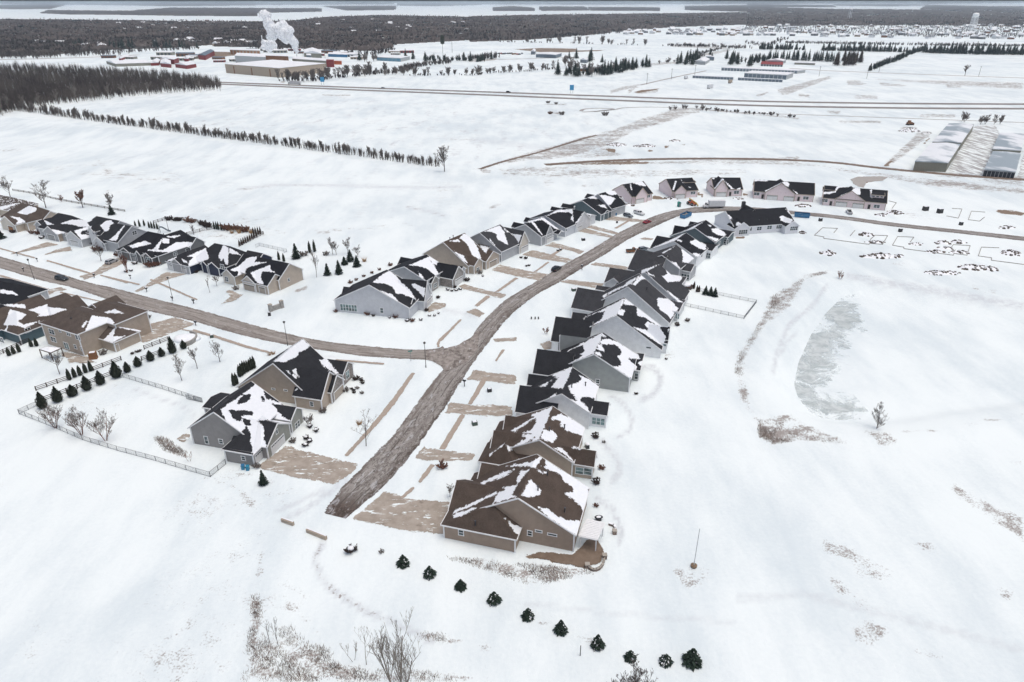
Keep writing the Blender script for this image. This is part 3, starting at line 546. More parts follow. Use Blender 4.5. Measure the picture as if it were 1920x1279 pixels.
def road_mat(name, c1, c2, dark, wet=.5, dirt=(.125,.10,.085), amp=.6, ice=.3, wetlen=(-2,-1)):
    m, nt, b = newmat(name); P = pos(nt)
    cb = nt.nodes.new('ShaderNodeCombineXYZ'); L(nt, attr(nt,'across').outputs['Fac'], cb.inputs[0]); L(nt, attr(nt,'along').outputs['Fac'], cb.inputs[1])
    V = cb.outputs[0]
    s1 = noise(nt, scaled(nt, V, (1.0,.06,1)), .8, 5, .65, .3); s2 = noise(nt, scaled(nt, V, (1,.42,1)), 1.5, 7, .78, 1.4); s3 = noise(nt, scaled(nt, V, (.6,.16,1)), .5, 6, .75, .8)
    near = maprange(nt, attr(nt,'along').outputs['Fac'], wetlen[0], wetlen[1], 1, 0)
    base = mix(nt, maprange(nt, s1, .38, .62), c1, c2)
    base = mix(nt, maprange(nt, noise(nt, P, 2.5, 4, .7), .4, .8, 0, .4), base, tuple(x*.6 for x in c1))
    base = mix(nt, maprange(nt, mth(nt,'ADD', s2, mth(nt,'MULTIPLY', near, .05)), .545, .585, 0, wet), base, dark)
    base = mix(nt, maprange(nt, s3, .54, .60, 0, wet*.9), base, dirt)
    ed = maprange(nt, attr(nt,'cover').outputs['Fac'], .5, 1.5, 1, 0)
    base = mix(nt, mth(nt,'MULTIPLY', ed, maprange(nt, noise(nt, scaled(nt,V,(1,.2,1)), 1.2, 5, .7), .44, .54, 0, .9)), base, dirt)
    # the churned outer edge and the wet end of the street
    side = mth(nt,'MULTIPLY', attr(nt,'across').outputs['Fac'], 1.); rt = mth(nt,'MULTIPLY', maprange(nt, side, 1.0, 3.6), wetlen[1] > 0 and 1. or 0.); base = mix(nt, mth(nt,'MULTIPLY', rt, maprange(nt, mth(nt,'ADD', s2, mth(nt,'MULTIPLY', noise(nt, scaled(nt,V,(1,.3,1)), .6, 4, .6), .6)), .74, .82, 0, .9)), base, (.07,.052,.042))
    tip = maprange(nt, attr(nt,'along').outputs['Fac'], 2, 9, 1, 0); base = mix(nt, mth(nt,'MULTIPLY', tip, (1. if wetlen[1] > 0 else 0.)), base, mix(nt, maprange(nt, s2, .45, .55), (.05,.038,.032), (.13,.10,.085)))
    # wheel tracks
    wv = mth(nt,'ABSOLUTE', mth(nt,'SUBTRACT', mth(nt,'ABSOLUTE', mth(nt,'ADD', attr(nt,'across').outputs['Fac'], mth(nt,'MULTIPLY', mth(nt,'SUBTRACT', noise(nt, scaled(nt,V,(0,.03,1)), 1., 3, .5), .5), 4.))), 1.25))
    base = mix(nt, mth(nt,'MULTIPLY', maprange(nt, wv, .06, .18, .9, 0), maprange(nt, noise(nt, scaled(nt,V,(1,.15,1)), .7, 3, .6), .42, .55)), base, dark)
    base = mix(nt, maprange(nt, mth(nt,'ADD', noise(nt, scaled(nt, V, (1,.35,1)), .8, 6, .75, .8), mth(nt,'MULTIPLY', near, .03)), .575, .62, 0, ice), base, (.60,.62,.65))
    a = attr(nt, 'cover').outputs['Fac']
    e = mth(nt,'ADD', mth(nt,'MULTIPLY', mth(nt,'SUBTRACT', noise(nt, P, .4, 5, .65), .5), 1.4*amp), mth(nt,'MULTIPLY', mth(nt,'SUBTRACT', noise(nt, P, 2.5, 4, .65), .5), amp))
    k = maprange(nt, mth(nt,'ADD', a, e), .46, .54)
    L(nt, base, b.inputs['Base Color']); see(nt, b, k)
    b.inputs['Roughness'].default_value = .75; b.inputs['Specular IOR Level'].default_value = .3
    return m
M['street'] = road_mat('main street surface', (.24,.22,.205), (.345,.325,.305), (.07,.057,.05), .72, ice=.4, wetlen=(6,60))
M['side'] = road_mat('side street surface', (.26,.235,.215), (.35,.325,.30), (.12,.095,.08), .45, ice=.25)
M['hwy'] = road_mat('highway surface', (.17,.155,.145), (.29,.265,.25), (.11,.10,.09), .5, dirt=(.25,.22,.2), amp=.3, ice=.25)
M['track'] = road_mat('dirt track', (.15,.105,.075), (.24,.18,.135), (.09,.065,.05), .6, amp=1.1)
M['far'] = road_mat('far road', (.33,.31,.30), (.45,.43,.42), (.25,.23,.22), .3, amp=.5)
LE = K19(165,1150, 250,1010, 345,925, 450,810, 610,650, 700,520, 790,400, 880,280, 950,215) + K2(60,545, 130,420, 200,320, 300,220, 380,150, 500,80) + K8(100,1050, 300,930, 430,860, 600,760, 760,660, 900,590, 1050,520, 1200,470, 1400,432, 1500,422) + PP(1400,388, 1479,395, 1571,404, 1676,418, 1800,431, 1940,446, 2100,463)
RE = K19(290,1190, 520,1000, 640,870, 760,720, 870,560, 930,480, 1010,340, 1060,270) + K2(130,620, 200,520, 270,430, 330,350, 410,260, 500,185, 600,115, 700,60, 800,10) + K8(300,1060, 430,980, 560,900, 680,830, 780,760, 900,690, 1050,620, 1200,550, 1300,510, 1420,480) + PP(1400,395.5, 1479,401.5, 1571,410.5, 1676,425, 1800,438, 1940,454, 2100,472)
def split_even(pts, n):
    P = np.array([tuple(G(p)[:2]) for p in pts]); s = np.concatenate([[0], np.cumsum(np.linalg.norm(np.diff(P, axis=0), axis=1))])
    return P, s
# match the two kerbs section by section so that the surface never shears
def sect(pts, i, j): return pts[i:j+1]
strip('street', LE[:9]+LE[9:], RE, M['street'], .034)
SL = PP(-60,465, 0,481, 66,500, 112,513, 159,528, 225,543, 281,558, 380,583, 495,615, 570,633, 620,642, 679,648, 753,655, 804,656, 842,652, 868,640)
SR = PP(-60,487, 0,503, 77,526, 131,538, 188,557, 244,575, 326,594, 380,607, 435,624, 535,646, 633,661, 679,668, 768,673.5, 807,677, 828,686, 838,702)
strip('side_street', SL, SR, M['side'], .028)
def wstrip(name, pts, w, mat, z=.03, nu=7, step=8, margin=1.5, label=None):
    P = np.array(smooth_pts([G(p) for p in pts], step)); d = np.gradient(P, axis=0); d /= np.linalg.norm(d, axis=1)[:,None]
    n = np.stack([d[:,1], -d[:,0]], -1)
    k = max(1, len(P)//60)
    l = list((P-n*w/2)[::k])+[(P-n*w/2)[-1]]; r = list((P+n*w/2)[::k])+[(P+n*w/2)[-1]]
    if k == 1: l = l[:-1]; r = r[:-1]
    return strip(name, l, r, mat, z, step, nu, margin, world=True, label=label)
UP = PP(-500,133, -100,138, 100,143, 400,154, 660,164, 895,172, 1124,180, 1400,189.5, 1671,194, 1920,195.5, 2200,197)
LO = PP(-500,135.5, -100,141, 100,146, 400,157.3, 660,168.5, 895,177.5, 1124,187, 1400,197.5, 1671,202.5, 1920,204, 2200,205.5)
wstrip('highway', UP, 12, M['hwy'], .04); wstrip('highway', LO, 12, M['hwy'], .04)
wstrip('dirt_track', K22(60,425, 200,380, 420,322, 660,248, 740,228), 3., M['track'], .02, 5, 2)
wstrip('dirt_track', PP(1022,309, 1130,302, 1260,298, 1400,298, 1500,301, 1570,305.6, 1641,314, 1699,320, 1734,323, 1800,329, 1920,337, 2000,343), 6, M['track'], .02, 5, 2, .8)
wstrip('far_road', PP(1480,128, 1560,133, 1740,140, 1920,146.5, 2100,153), 7, M['far'], .03, 5, 6)
wstrip('far_road', PP(-100,114, 0,112, 120,109, 190,106.5, 260,103), 14, M['far'], .03, 5, 8)
wstrip('far_road', PP(880,113, 1000,110, 1060,108), 8, M['far'], .03, 5, 8)
wstrip('far_road', K13(1180,590, 1400,540, 1640,490), 4, M['far'], .03, 5, 6)
wstrip('far_road', K13(770,770, 800,755, 900,750, 1000,755, 860,772, 780,776), 3.5, M['far'], .02, 5, 3)
wstrip('far_road', K13(860,775, 1000,760, 1100,745, 1400,745, 1900,780)+PP(1560,217,1920,230,2000,233), 3, M['far'], .02, 5, 5)
# frozen pond
ice_m, nt, b = newmat('pond ice'); P = pos(nt)
e1 = noise(nt, scaled(nt, P, (.85,1,1), R(12)), .16, 8, .74, 1.6); e2 = noise(nt, P, .06, 4, .6)
c = mix(nt, maprange(nt, noise(nt, P, .22, 7, .72, 1.5), .38, .64), (.47,.525,.525), (.70,.75,.75))
a = attr(nt,'cover').outputs['Fac']
k = maprange(nt, mth(nt,'ADD', a, mth(nt,'ADD', mth(nt,'MULTIPLY', mth(nt,'SUBTRACT', e1, .5), 2.2), mth(nt,'MULTIPLY', mth(nt,'SUBTRACT', e2, .5), 1.6))), .38, .95)
L(nt, c, b.inputs['Base Color']); b.inputs['Roughness'].default_value = .45; see(nt, b, mth(nt,'MULTIPLY',k,.85))
M['ice'] = ice_m; zlev['ice'] = .04
patch('frozen_pond', K16(850,215, 830,260, 790,330, 830,400, 850,470, 780,520, 730,600, 740,700, 640,740, 600,790, 660,880, 780,890, 850,965, 800,1020, 740,1035, 640,1030, 540,1000, 450,930, 380,840, 365,750, 390,640, 440,570, 490,500, 600,460, 610,380, 625,300, 700,240, 760,215), 'ice', 1.2, 7., z=PZ_+.04, gz=PZ_, label='frozen pond with bare grey ice')
# haze
hb = MB(); hb.box((0,12000,47), (70000,27000,98)); hm = bpy.data.materials.new('haze'); hm.use_nodes = True; nt = hm.node_tree
nt.nodes.remove(nt.nodes['Principled BSDF']); vol = nt.nodes.new('ShaderNodeVolumePrincipled'); vol.inputs['Color'].default_value = (.76,.89,1,1); vol.inputs['Density'].default_value = 5e-5; vol.inputs['Anisotropy'].default_value = .2
L(nt, vol.outputs[0], nt.nodes['Material Output'].inputs['Volume'])
ho = hb.build('haze', hm); tag(ho, kind='stuff', label='thin winter haze over the whole plain')
# ------------------------------------------------ houses -------------
for k, c in dict(brown=(.33,.255,.20), tan=(.43,.355,.285), lightgrey=(.66,.67,.68), white=(.84,.85,.86), grey=(.33,.345,.335), bluegrey=(.58,.595,.625), midgrey=(.43,.44,.455), teal=(.115,.155,.17), darkgrey=(.14,.145,.15), navy=(.02,.028,.06), tealblue=(.075,.125,.15), beige=(.48,.41,.34), cream=(.62,.575,.51), greywarm=(.275,.265,.26), tan2=(.44,.365,.295), sage=(.31,.315,.28)).items():
    M['w_'+k] = siding('siding '+k, c)
def wrapmat(name, c, c2):
    m, nt, b = newmat(name); P = objc(nt)
    br = N(nt, 'ShaderNodeTexNoise', Scale=.9, Detail=2); L(nt, scaled(nt, P, (1,1,1.6)), br.inputs['Vector'])
    v = N(nt, 'ShaderNodeTexVoronoi', Scale=.85); L(nt, scaled(nt, P, (1,1,1.)), v.inputs['Vector'])
    k = maprange(nt, v.outputs['Distance'], .12, .2, .55, 0)
    sep = nt.nodes.new('ShaderNodeSeparateXYZ'); L(nt, P, sep.inputs[0])
    ad = mth(nt,'FRACT', mth(nt,'MULTIPLY', mth(nt,'ADD', sep.outputs[0], sep.outputs[1]), .82))
    seam = maprange(nt, ad, .0, .06, .5, 0)
    c_ = mix(nt, mth(nt,'MAXIMUM', k, seam), c, c2)
    L(nt, c_, b.inputs['Base Color']); b.inputs['Roughness'].default_value = .55
    return m
M['wrap_pink'] = wrapmat('pink insulation board', (.76,.64,.65), (.45,.29,.33))
M['wrap_white'] = wrapmat('white house wrap', (.72,.72,.75), (.42,.42,.48))
M['stone'] = stone('stone veneer', (.34,.30,.27), (.17,.15,.14)); M['stonel'] = stone('pale stone veneer', (.42,.40,.37), (.26,.25,.24))
M['r_brown'] = roofmat('brown shingles', (.068,.052,.043)); M['r_dark'] = roofmat('charcoal shingles', (.022,.023,.027)); M['r_black'] = roofmat('black shingles', (.013,.014,.018)); M['r_grey'] = roofmat('grey shingles', (.040,.041,.046)); M['r_mix'] = roofmat('weathered brown shingles', (.075,.060,.052))
SN = [ # snow lying on the roofs
 KA(640,268, 830,265, 905,285, 975,180, 940,180, 860,230, 800,235), KA(770,305, 845,300, 740,430, 690,530, 745,545, 560,600, 505,612, 560,510, 630,490, 600,460, 735,440, 735,380),
 KA(860,380, 960,500, 950,530, 880,555, 765,545),
 KA(960,265, 1010,260, 990,195, 1110,285, 1290,370, 1440,465, 1395,480, 1390,530, 1430,570, 1400,680, 1290,910, 1160,830, 990,710, 935,645, 1010,660, 1100,720, 1200,765, 1320,770, 1350,690, 1310,620, 1250,570, 1180,530, 1190,510, 1250,500, 1240,450, 1160,400, 1130,340, 1040,300),
 KA(905,300, 940,295, 1010,320, 1010,338, 940,327), KA(395,420, 600,325, 710,290, 640,350, 420,436), KA(135,715, 330,650, 380,645, 200,733, 150,742), KA(620,745, 700,800, 830,860, 780,940, 720,880), KA(130,690, 540,503, 552,523, 150,708),
 KB(735,310, 1000,205, 940,350, 890,480, 840,600, 740,630, 790,570, 600,690, 560,690, 470,750, 430,650, 240,800, 250,770, 430,645, 470,690, 540,680, 690,580, 620,570, 640,545, 750,530, 640,520, 740,490, 800,400, 800,340),
 KB(880,485, 980,490, 1050,540, 1045,590, 1000,640, 850,600), KB(975,345, 1095,290, 1200,340, 1430,470, 1415,560, 1380,570, 1300,540, 1150,490, 1095,440, 1100,385, 1060,370, 1010,370),
 KB(1000,700, 1100,700, 1170,770, 1265,880, 1130,780), KB(500,500, 640,410, 760,340, 775,355, 640,445, 540,515), KB(1210,685,1370,690,1370,714,1230,710),
 KC(320,795, 480,720, 560,690, 470,665, 540,635, 722,560, 680,680, 610,825, 470,810, 560,690, 540,680, 440,740, 400,800),
 KC(800,660, 900,700, 1000,760, 1060,830, 1220,920, 1210,980, 1110,965, 940,930, 850,920, 810,960, 900,1030, 940,1110, 850,1070, 700,950, 780,970, 740,900, 690,840, 670,800, 700,770, 800,750, 830,710),
 KC(405,960, 530,878, 535,898, 430,980),
 KC(665,375, 860,270, 1090,150, 1040,280, 980,400, 700,525, 700,510, 850,430, 820,410, 870,380, 850,300, 760,330),
 KC(1060,260, 1090,230, 1150,225, 1290,270, 1520,420, 1530,470, 1400,465, 1370,440, 1500,560, 1440,705, 1200,550, 1300,555, 1310,510, 1260,440, 1310,400, 1300,340, 1230,300, 1080,290),
 KC(1000,370, 1060,400, 1085,440, 990,410), KC(1030,290,1070,290,1110,380,1020,360), KC(1090,170,1140,195,1120,205,1090,195), KC(1530,490,1565,490,1560,560,1510,520),
 K2(915,290, 1010,250, 1210,145, 1190,200, 1150,270, 960,350, 1040,300, 1070,240, 1000,250), K2(1210,150, 1290,190, 1500,330, 1520,355, 1430,340, 1360,290, 1300,270, 1290,200, 1200,190),
 K2(1370,310, 1450,350, 1500,420, 1480,485, 1270,350, 1380,375, 1350,330), K2(1165,225, 1215,230, 1195,270, 1155,265), K2(1505,360, 1525,365, 1515,390),
 K23(490,780, 620,655, 720,715, 600,720, 530,785), K23(600,620,820,545,640,640,590,660), K23(400,790,470,730,620,660,440,790,300,850,180,930,170,900,300,830),
 K23(770,920, 900,930, 1000,1040, 920,1145, 800,1050, 770,980), K23(850,820, 960,900, 1055,975, 930,950, 910,880), K23(660,640,740,680,740,690,680,670),
 K23(840,570, 960,620, 1040,700, 1020,740, 880,750, 820,690, 880,660, 860,610), K23(1030,370, 1110,420, 1195,490, 1190,560, 1040,530, 1050,480), K23(910,520,980,540,1025,610,960,570), K23(820,430,880,400,990,340,930,385,830,440), K23(645,390,700,390,690,405,650,403),
 K23(720,375,870,310,1080,210,960,300,740,380), K23(970,280,1020,290,1050,315,990,300), K23(1120,310, 1190,280, 1300,340, 1300,400, 1240,390, 1150,340), K23(1140,430,1240,440,1210,480),
 K23(930,240,1090,180,1290,80,1170,160,940,250), K23(1360,170, 1430,160, 1510,215, 1510,250, 1440,240, 1370,205), K23(1290,240,1450,280,1410,310), K23(1310,115,1365,135,1350,150),
 K9(775,510, 800,500, 900,540, 870,570, 830,565, 790,545), K9(380,570,400,555,440,580,390,595), K9(290,480,340,510,360,540,330,530), K9(820,430,850,450,890,500,870,490),
 K8(800,220,850,280,870,320,830,280), K8(868,212,876,212,892,270,880,275), K8(890,205, 980,190, 1020,240, 960,230), K8(1000,300,1040,310,1010,320),
 K8(1320,165,1340,190,1370,220,1340,200), K8(1275,190,1292,185,1268,270,1252,270), K8(1395,235,1430,250,1400,248),
 K8(1610,160,1640,160,1630,175,1600,170), K8(1700,165, 1760,220, 1810,262, 1780,262, 1720,190, 1690,195, 1640,255, 1625,260, 1670,200), K8(1825,260,1865,250,1865,268,1830,268),
 K9(550,175,680,182,660,192,580,188,545,195), K9(800,200, 840,192, 865,215, 860,245, 820,225, 800,205, 650,285, 640,280), K9(890,265,950,305,930,310),
 K9(1290,240, 1350,235, 1380,245, 1310,250, 1280,290, 1230,305,1150,310,1150,290,1270,285), K9(1420,285, 1450,250, 1500,255, 1505,315, 1470,310, 1440,290,1330,325,1320,320), K9(1590,270,1610,265,1600,320,1620,345,1590,335),
 K4(375,720, 430,670, 530,610, 600,670, 640,720, 720,790, 775,885, 740,860, 640,820, 590,820, 560,760, 480,725), K4(450,790, 560,830, 640,920, 640,940, 540,860), K4(725,730, 760,730, 850,770, 840,855, 790,800, 740,760), K4(610,650,660,680,640,683),
 K4(705,565, 920,470, 975,530, 950,560, 920,545, 900,520, 890,515, 930,560, 980,660, 960,670, 900,620, 860,590, 780,570), K4(790,620,850,690,800,680),
 K4(1160,320, 1200,280, 1260,290, 1290,350, 1320,400, 1360,520, 1320,500, 1270,470, 1240,390, 1190,340), K4(1060,345,1150,330,1170,355,1080,352), K4(1100,430, 1200,480, 1235,545, 1200,530), K4(1335,375, 1420,400, 1400,455, 1370,430),
 K4(1380,260, 1520,205, 1560,260, 1600,385, 1540,350, 1500,330, 1490,280, 1440,262), K4(1560,235,1620,270,1580,265), K4(1625,280, 1720,290, 1690,360, 1660,310), K4(1430,320,1480,385,1440,360),
 K24(640,185,760,140,790,165,700,180,720,190,810,330,780,300,690,190), K24(860,200,960,240,985,265,920,250), K24(720,165,860,110,930,70,1080,60,1090,180,1060,160,1080,110,1040,90,940,90), K24(770,150,850,145,970,255,920,250,800,170),
 K24(1100,200,1180,90,1280,110,1270,130,1180,100,1130,190), K24(1060,50,1150,10,1250,70,1220,80,1100,40),
 K8(480,340,560,315,640,315,700,330,740,345,700,400,650,410,640,380,600,350,520,350), K8(570,410,640,400,670,440,640,430), K8(680,265,760,290,780,300,700,320,650,290), K8(770,335,830,350,820,370),
 K3(370,670, 480,600, 640,480, 690,500, 710,590, 830,620, 915,775, 850,780, 720,750, 640,760, 600,800, 560,800, 520,860, 420,760), K3(575,800, 640,755, 700,790, 700,880, 720,945, 620,1020, 600,920, 600,850),
 K3(770,310, 900,200, 985,145, 1050,190, 1010,225, 960,240, 960,265, 850,320), K3(1110,300, 1170,290, 1270,410, 1230,400, 1150,350), K3(840,365, 960,430, 940,440, 900,410), K3(910,375,940,365,965,440,940,420), K3(925,540,945,490,950,520),
 K7(1055,575, 1130,545, 1210,470, 1290,460, 1270,510, 1370,510, 1200,560, 1170,640, 1120,630, 1130,590, 1100,590), K7(1230,600, 1400,535, 1400,570, 1450,600, 1370,590, 1330,590, 1320,650, 1350,700, 1290,690),
 K7(690,460, 850,390, 880,480, 700,548, 710,500, 740,470), K7(515,500,600,460,570,500), K7(640,480,690,500,690,520,660,510), K7(955,460, 1000,360, 1045,385, 1040,530, 1020,530, 1000,480, 980,500), K7(1050,385,1130,430,1150,450,1080,440,1050,430),
 KE(740,600, 980,525, 1060,570, 850,620, 800,630), KE(1215,490, 1310,500, 1310,570, 1210,560), KE(1080,650, 1210,500, 1200,560, 1160,640,1110,650), KE(1230,655, 1400,550, 1560,540, 1700,575, 1400,670, 1280,690, 1010,665,1020,650,1130,650), KE(1240,470,1500,445,1440,470,1380,490),
 KE(470,520, 560,450, 690,300, 700,310, 620,430, 580,530), KE(350,320,430,250,500,240,550,290,490,310,470,390,420,400), K5(740,600, 920,550, 900,580, 810,610, 810,640, 900,640, 905,670, 820,698),
 K5(590,530, 720,490, 930,490, 870,520, 900,560, 780,560, 740,540), K5(430,485,540,540,470,545), K5(505,580, 670,620, 560,637),
 K5(170,420, 290,350, 370,370, 360,405, 270,440, 200,430), K5(90,450, 200,470, 260,510, 150,540, 180,500), K5(0,360,200,320,30,390,0,440),
 K6(665,548, 735,390, 880,410, 920,450, 830,480, 690,548), K6(650,480,690,430,700,440,670,490), K6(820,365, 920,340, 1000,375, 860,372), K6(820,590, 925,480, 905,560, 1010,550, 895,606), K6(935,475,1130,508,1125,522,960,490),
 K6(30,470, 80,340, 210,380, 200,400, 140,440, 190,460, 330,430, 200,490, 120,470), K6(0,300,200,300,210,335,80,320), K6(230,345, 380,300, 380,320, 540,340, 400,390, 300,400, 320,380), K6(0,180,100,195,150,230,0,210), K6(20,540,60,470,50,540)]
DK = [K3(430,675, 620,680, 615,715, 530,720, 530,760, 490,755, 460,720), K3(540,735, 600,750, 600,790, 570,795, 540,770), K3(500,605,550,560,600,550,600,590,560,620,500,635), K3(680,570,705,580,700,610,680,605), K3(760,625,940,655,900,755,830,720)]
def prep(polys): return [(p, min(a for a,_ in p), max(a for a,_ in p), min(b for _,b in p), max(b for _,b in p)) for p in polys]
SNP, DKP = prep(SN), prep(DK)
def snow_attr(W, nrm, base):
    """W (n,3) world points of one roof plane"""
    qx, qy = PJ(W[:,0], W[:,1], W[:,2])
    dist = np.sqrt(W[:,0]**2+W[:,1]**2+(W[:,2]-CZ)**2); mpp = dist/F*1.25
    view = np.array([0,0,CZ])-W.mean(0)
    a = np.full(len(W), base, float)
    if np.dot(view, nrm) < 0: return np.full(len(W), .5)
    for polys, sg in ((SNP,1),(DKP,-1)):
        for p,x0,x1,y0,y1 in polys:
            if qx.max() < x0-8 or qx.min() > x1+8 or qy.max() < y0-8 or qy.min() > y1+8: continue
            d = sdist(qx, qy, p)*mpp
            if sg > 0: a = np.maximum(a, np.clip(.5+d/1.3, -.2, 1.2))
            else: a = np.minimum(a, np.clip(.5-d/1.3, -.2, 1.2))
    return a
class House:
    def __init__(s, name, label, heading, wall, roof, cat='house', group=None, base=.0, trim='white', cell=.4, bare=.0):
        s.h = R(heading); s.N = Vector((math.sin(s.h), math.cos(s.h), 0)); s.E = Vector((math.cos(s.h), -math.sin(s.h), 0))
        s.name, s.label, s.cat, s.group = name, label, cat, group
        s.wall, s.roof, s.base, s.trimm, s.cell = wall, roof, base, trim, cell
        s.bl = []; s.planes = []; s.parts = []; s.wb = MB(); s.wm = [M[wall]]; s.tb = MB(); s.rv = []; s.rq = []; s.ra = []; s.rn = 0
    def wmi(s, key):
        m = M[key]
        if m not in s.wm: s.wm.append(m)
        return s.wm.index(m)
    def dirs(s, f):
        return {'S': (s.N, s.E), 'N': (-s.N, -s.E), 'W': (s.E, -s.N), 'E': (-s.E, s.N)}[f]
    def solve(s, f, rp, ep, ze):
        e = G(ep, ze); n = s.dirs(f)[0]; r = ray(rp); o = Vector((0,0,CZ))
        t = (e-o).dot(n)/r.dot(n); q = o+r*t
        return q, abs((q-e).dot(s.dirs(f)[1]))
    def plane(s, c00, c10, c11, c01, base=None):
        """roof plane, corners eave0 eave1 ridge1 ridge0"""
        n = (Vector(c10)-Vector(c00)).cross(Vector(c01)-Vector(c00))
        if n.length < 1e-6: n = (Vector(c10)-Vector(c00)).cross(Vector(c11)-Vector(c00))
        n.normalize()
        if n.z < 0: n = -n
        a = max((Vector(c10)-Vector(c00)).length, (Vector(c11)-Vector(c01)).length); b_ = max((Vector(c01)-Vector(c00)).length, (Vector(c11)-Vector(c10)).length)
        nu, nv = max(2, int(a/s.cell)+1), max(2, int(b_/s.cell)+1)
        u, v = np.meshgrid(np.linspace(0,1,nu), np.linspace(0,1,nv))
        C = [np.array(x) for x in (c00,c10,c11,c01)]
        W = (C[0]*((1-u)*(1-v))[...,None]+C[1]*(u*(1-v))[...,None]+C[2]*(u*v)[...,None]+C[3]*((1-u)*v)[...,None])
        idx = np.arange(nu*nv).reshape(nv,nu)+s.rn
        q = np.stack([idx[:-1,:-1], idx[:-1,1:], idx[1:,1:], idx[1:,:-1]], -1).reshape(-1,4)
        # wind upwards
        cr = np.cross(C[1]-C[0], (C[3] if np.linalg.norm(C[3]-C[0])>1e-6 else C[2])-C[0])
        if cr[2] < 0: q = q[:,::-1]
        W = W.reshape(-1,3)
        s.rv.append(W); s.rq.append(q); s.ra.append(snow_attr(W, np.array(n), s.base if base is None else base)); s.rn += len(W)
        s.planes.append((Vector(c00), n, [Vector(c) for c in (c00,c10,c11,c01)]))
        # underside
        s.tb.add([Vector(c)-Vector((0,0,.2)) for c in (c00,c10,c11,c01)], [(0,1,2,3)])
    def fascia(s, a, b):
        a = Vector(a); b = Vector(b)
        s.tb.beam(a-Vector((0,0,.11)), b-Vector((0,0,.11)), .14, .27)
    def B(s, f, rp, ep=None, ze=3.4, L=8, fwd=0., P=None, zr=None, w=None, wl=None, wr=None, h0=0, h1=0, far=None, cL=None, cR=None, wm=None, end=True, base=None, walls=True, back=None):
        """block seen from face f: rp ridge end, ep an eave corner of that gable (pixels of the survey photo)"""
        d, r = s.dirs(f)
        if P is not None: wl = wl if wl is not None else w; wr = wr if wr is not None else w; zr = P.z
        elif ep is not None:
            P, hw = s.solve(f, rp, ep, ze)
            if zr is not None: P = G(rp, zr)
            wl = wl if wl is not None else hw; wr = wr if wr is not None else hw
        else:
            P = G(rp, zr); wl = wl if wl is not None else w; wr = wr if wr is not None else w
            if cL is not None: q = G(cL, ze)-P; wl = -q.dot(r); h0 = max(.5, -q.dot(d))
            if cR is not None: q = G(cR, ze)-P; wr = q.dot(r); h0 = max(.5, -q.dot(d)) if cL is None else (h0-q.dot(d))/2
        zr = P.z
        P = P-d*fwd; L += fwd
        if far is not None: L = (G(far, zr)-P).dot(d)
        Q = P+d*L; pit = (zr-ze)/min(wl, wr) if ep is not None else None
        zl = ze if pit is None else zr-pit*wl; zrr = ze if pit is None else zr-pit*wr
        zl = max(zl, 2.6); zrr = max(zrr, 2.6)
        def pt(base, along, side, z): v = base+d*along+r*side; return Vector((v.x, v.y, z))
        e0l = pt(P,-h0,-wl,zl); e1l = pt(Q,h1,-wl,zl); e0r = pt(P,-h0,wr,zrr); e1r = pt(Q,h1,wr,zrr)
        s.plane(e0l, e1l, Q, P, base); s.plane(e0r, e1r, Q, P, base)
        if h0: s.plane(e0l, e0r, P, P, base); s.fascia(e0l, e0r)
        else: s.fascia(e0l, P); s.fascia(P, e0r)
        if h1: s.plane(e1l, e1r, Q, Q, base); s.fascia(e1l, e1r)
        elif end and not s.bl: s.fascia(e1l, Q); s.fascia(Q, e1r)
        s.fascia(e0l, e1l); s.fascia(e0r, e1r)
        # walls
        o = .42; a0 = -h0+o; a1 = L+h1-o
        fl = (zr-zl)/wl; fr = (zr-zrr)/wr; k = .14
        wl_, wr_ = wl-o, wr-o; zl_, zr_ = zl+fl*o-k, zrr+fr*o-k
        b0 = [pt(P,a0,-wl_,-.3), pt(P,a0,wr_,-.3)]; t0 = [pt(P,a0,-wl_,zl_), pt(P,a0,wr_,zr_)]
        b1 = [pt(P,a1,-wl_,-.3), pt(P,a1,wr_,-.3)]; t1 = [pt(P,a1,-wl_,zl_), pt(P,a1,wr_,zr_)]
        if h0: m_ = min(zl_,zr_); 
        ap0 = pt(P,a0,0,zr-k-.02) if not h0 else None; ap1 = pt(P,a1,0,zr-k-.02) if not h1 else None
        wm = wm or {}
        mi = lambda q: s.wmi(wm.get(q, s.wall))
        if walls:
            s.wb.add([b0[0],b0[1],t0[1]]+([ap0] if ap0 else [])+[t0[0]], [tuple(range(5 if ap0 else 4))], mi('A'))
            s.wb.add([b1[1],b1[0],t1[0]]+([ap1] if ap1 else [])+[t1[1]], [tuple(range(5 if ap1 else 4))], mi('B'))
            s.wb.add([b0[1],b1[1],t1[1],t0[1]], [(0,1,2,3)], mi('R')); s.wb.add([b1[0],b0[0],t0[0],t1[0]], [(0,1,2,3)], mi('L'))
            for bb, tt in ((b0[0],t0[0]),(b0[1],t0[1]),(b1[0],t1[0]),(b1[1],t1[1])):
                s.tb.box(((bb.x+tt.x)/2,(bb.y+tt.y)/2,tt.z/2-.05), (.24,.24,tt.z-.02), -s.h)
        blk = dict(A=(b0[0], -d, (b0[1]-b0[0]).normalized()), B=(b1[1], d, (b1[0]-b1[1]).normalized()), R=(b0[1], r, (b1[1]-b0[1]).normalized()), L=(b1[0], -r, (b0[0]-b1[0]).normalized()))
        s.bl.append(blk); return s
    def onwall(s, i, side, p):
        o, n, t = s.bl[i][side]; c = Vector((0,0,CZ)); r = ray(p); k = (o-c).dot(n)/r.dot(n)
        return c+r*k, n, t
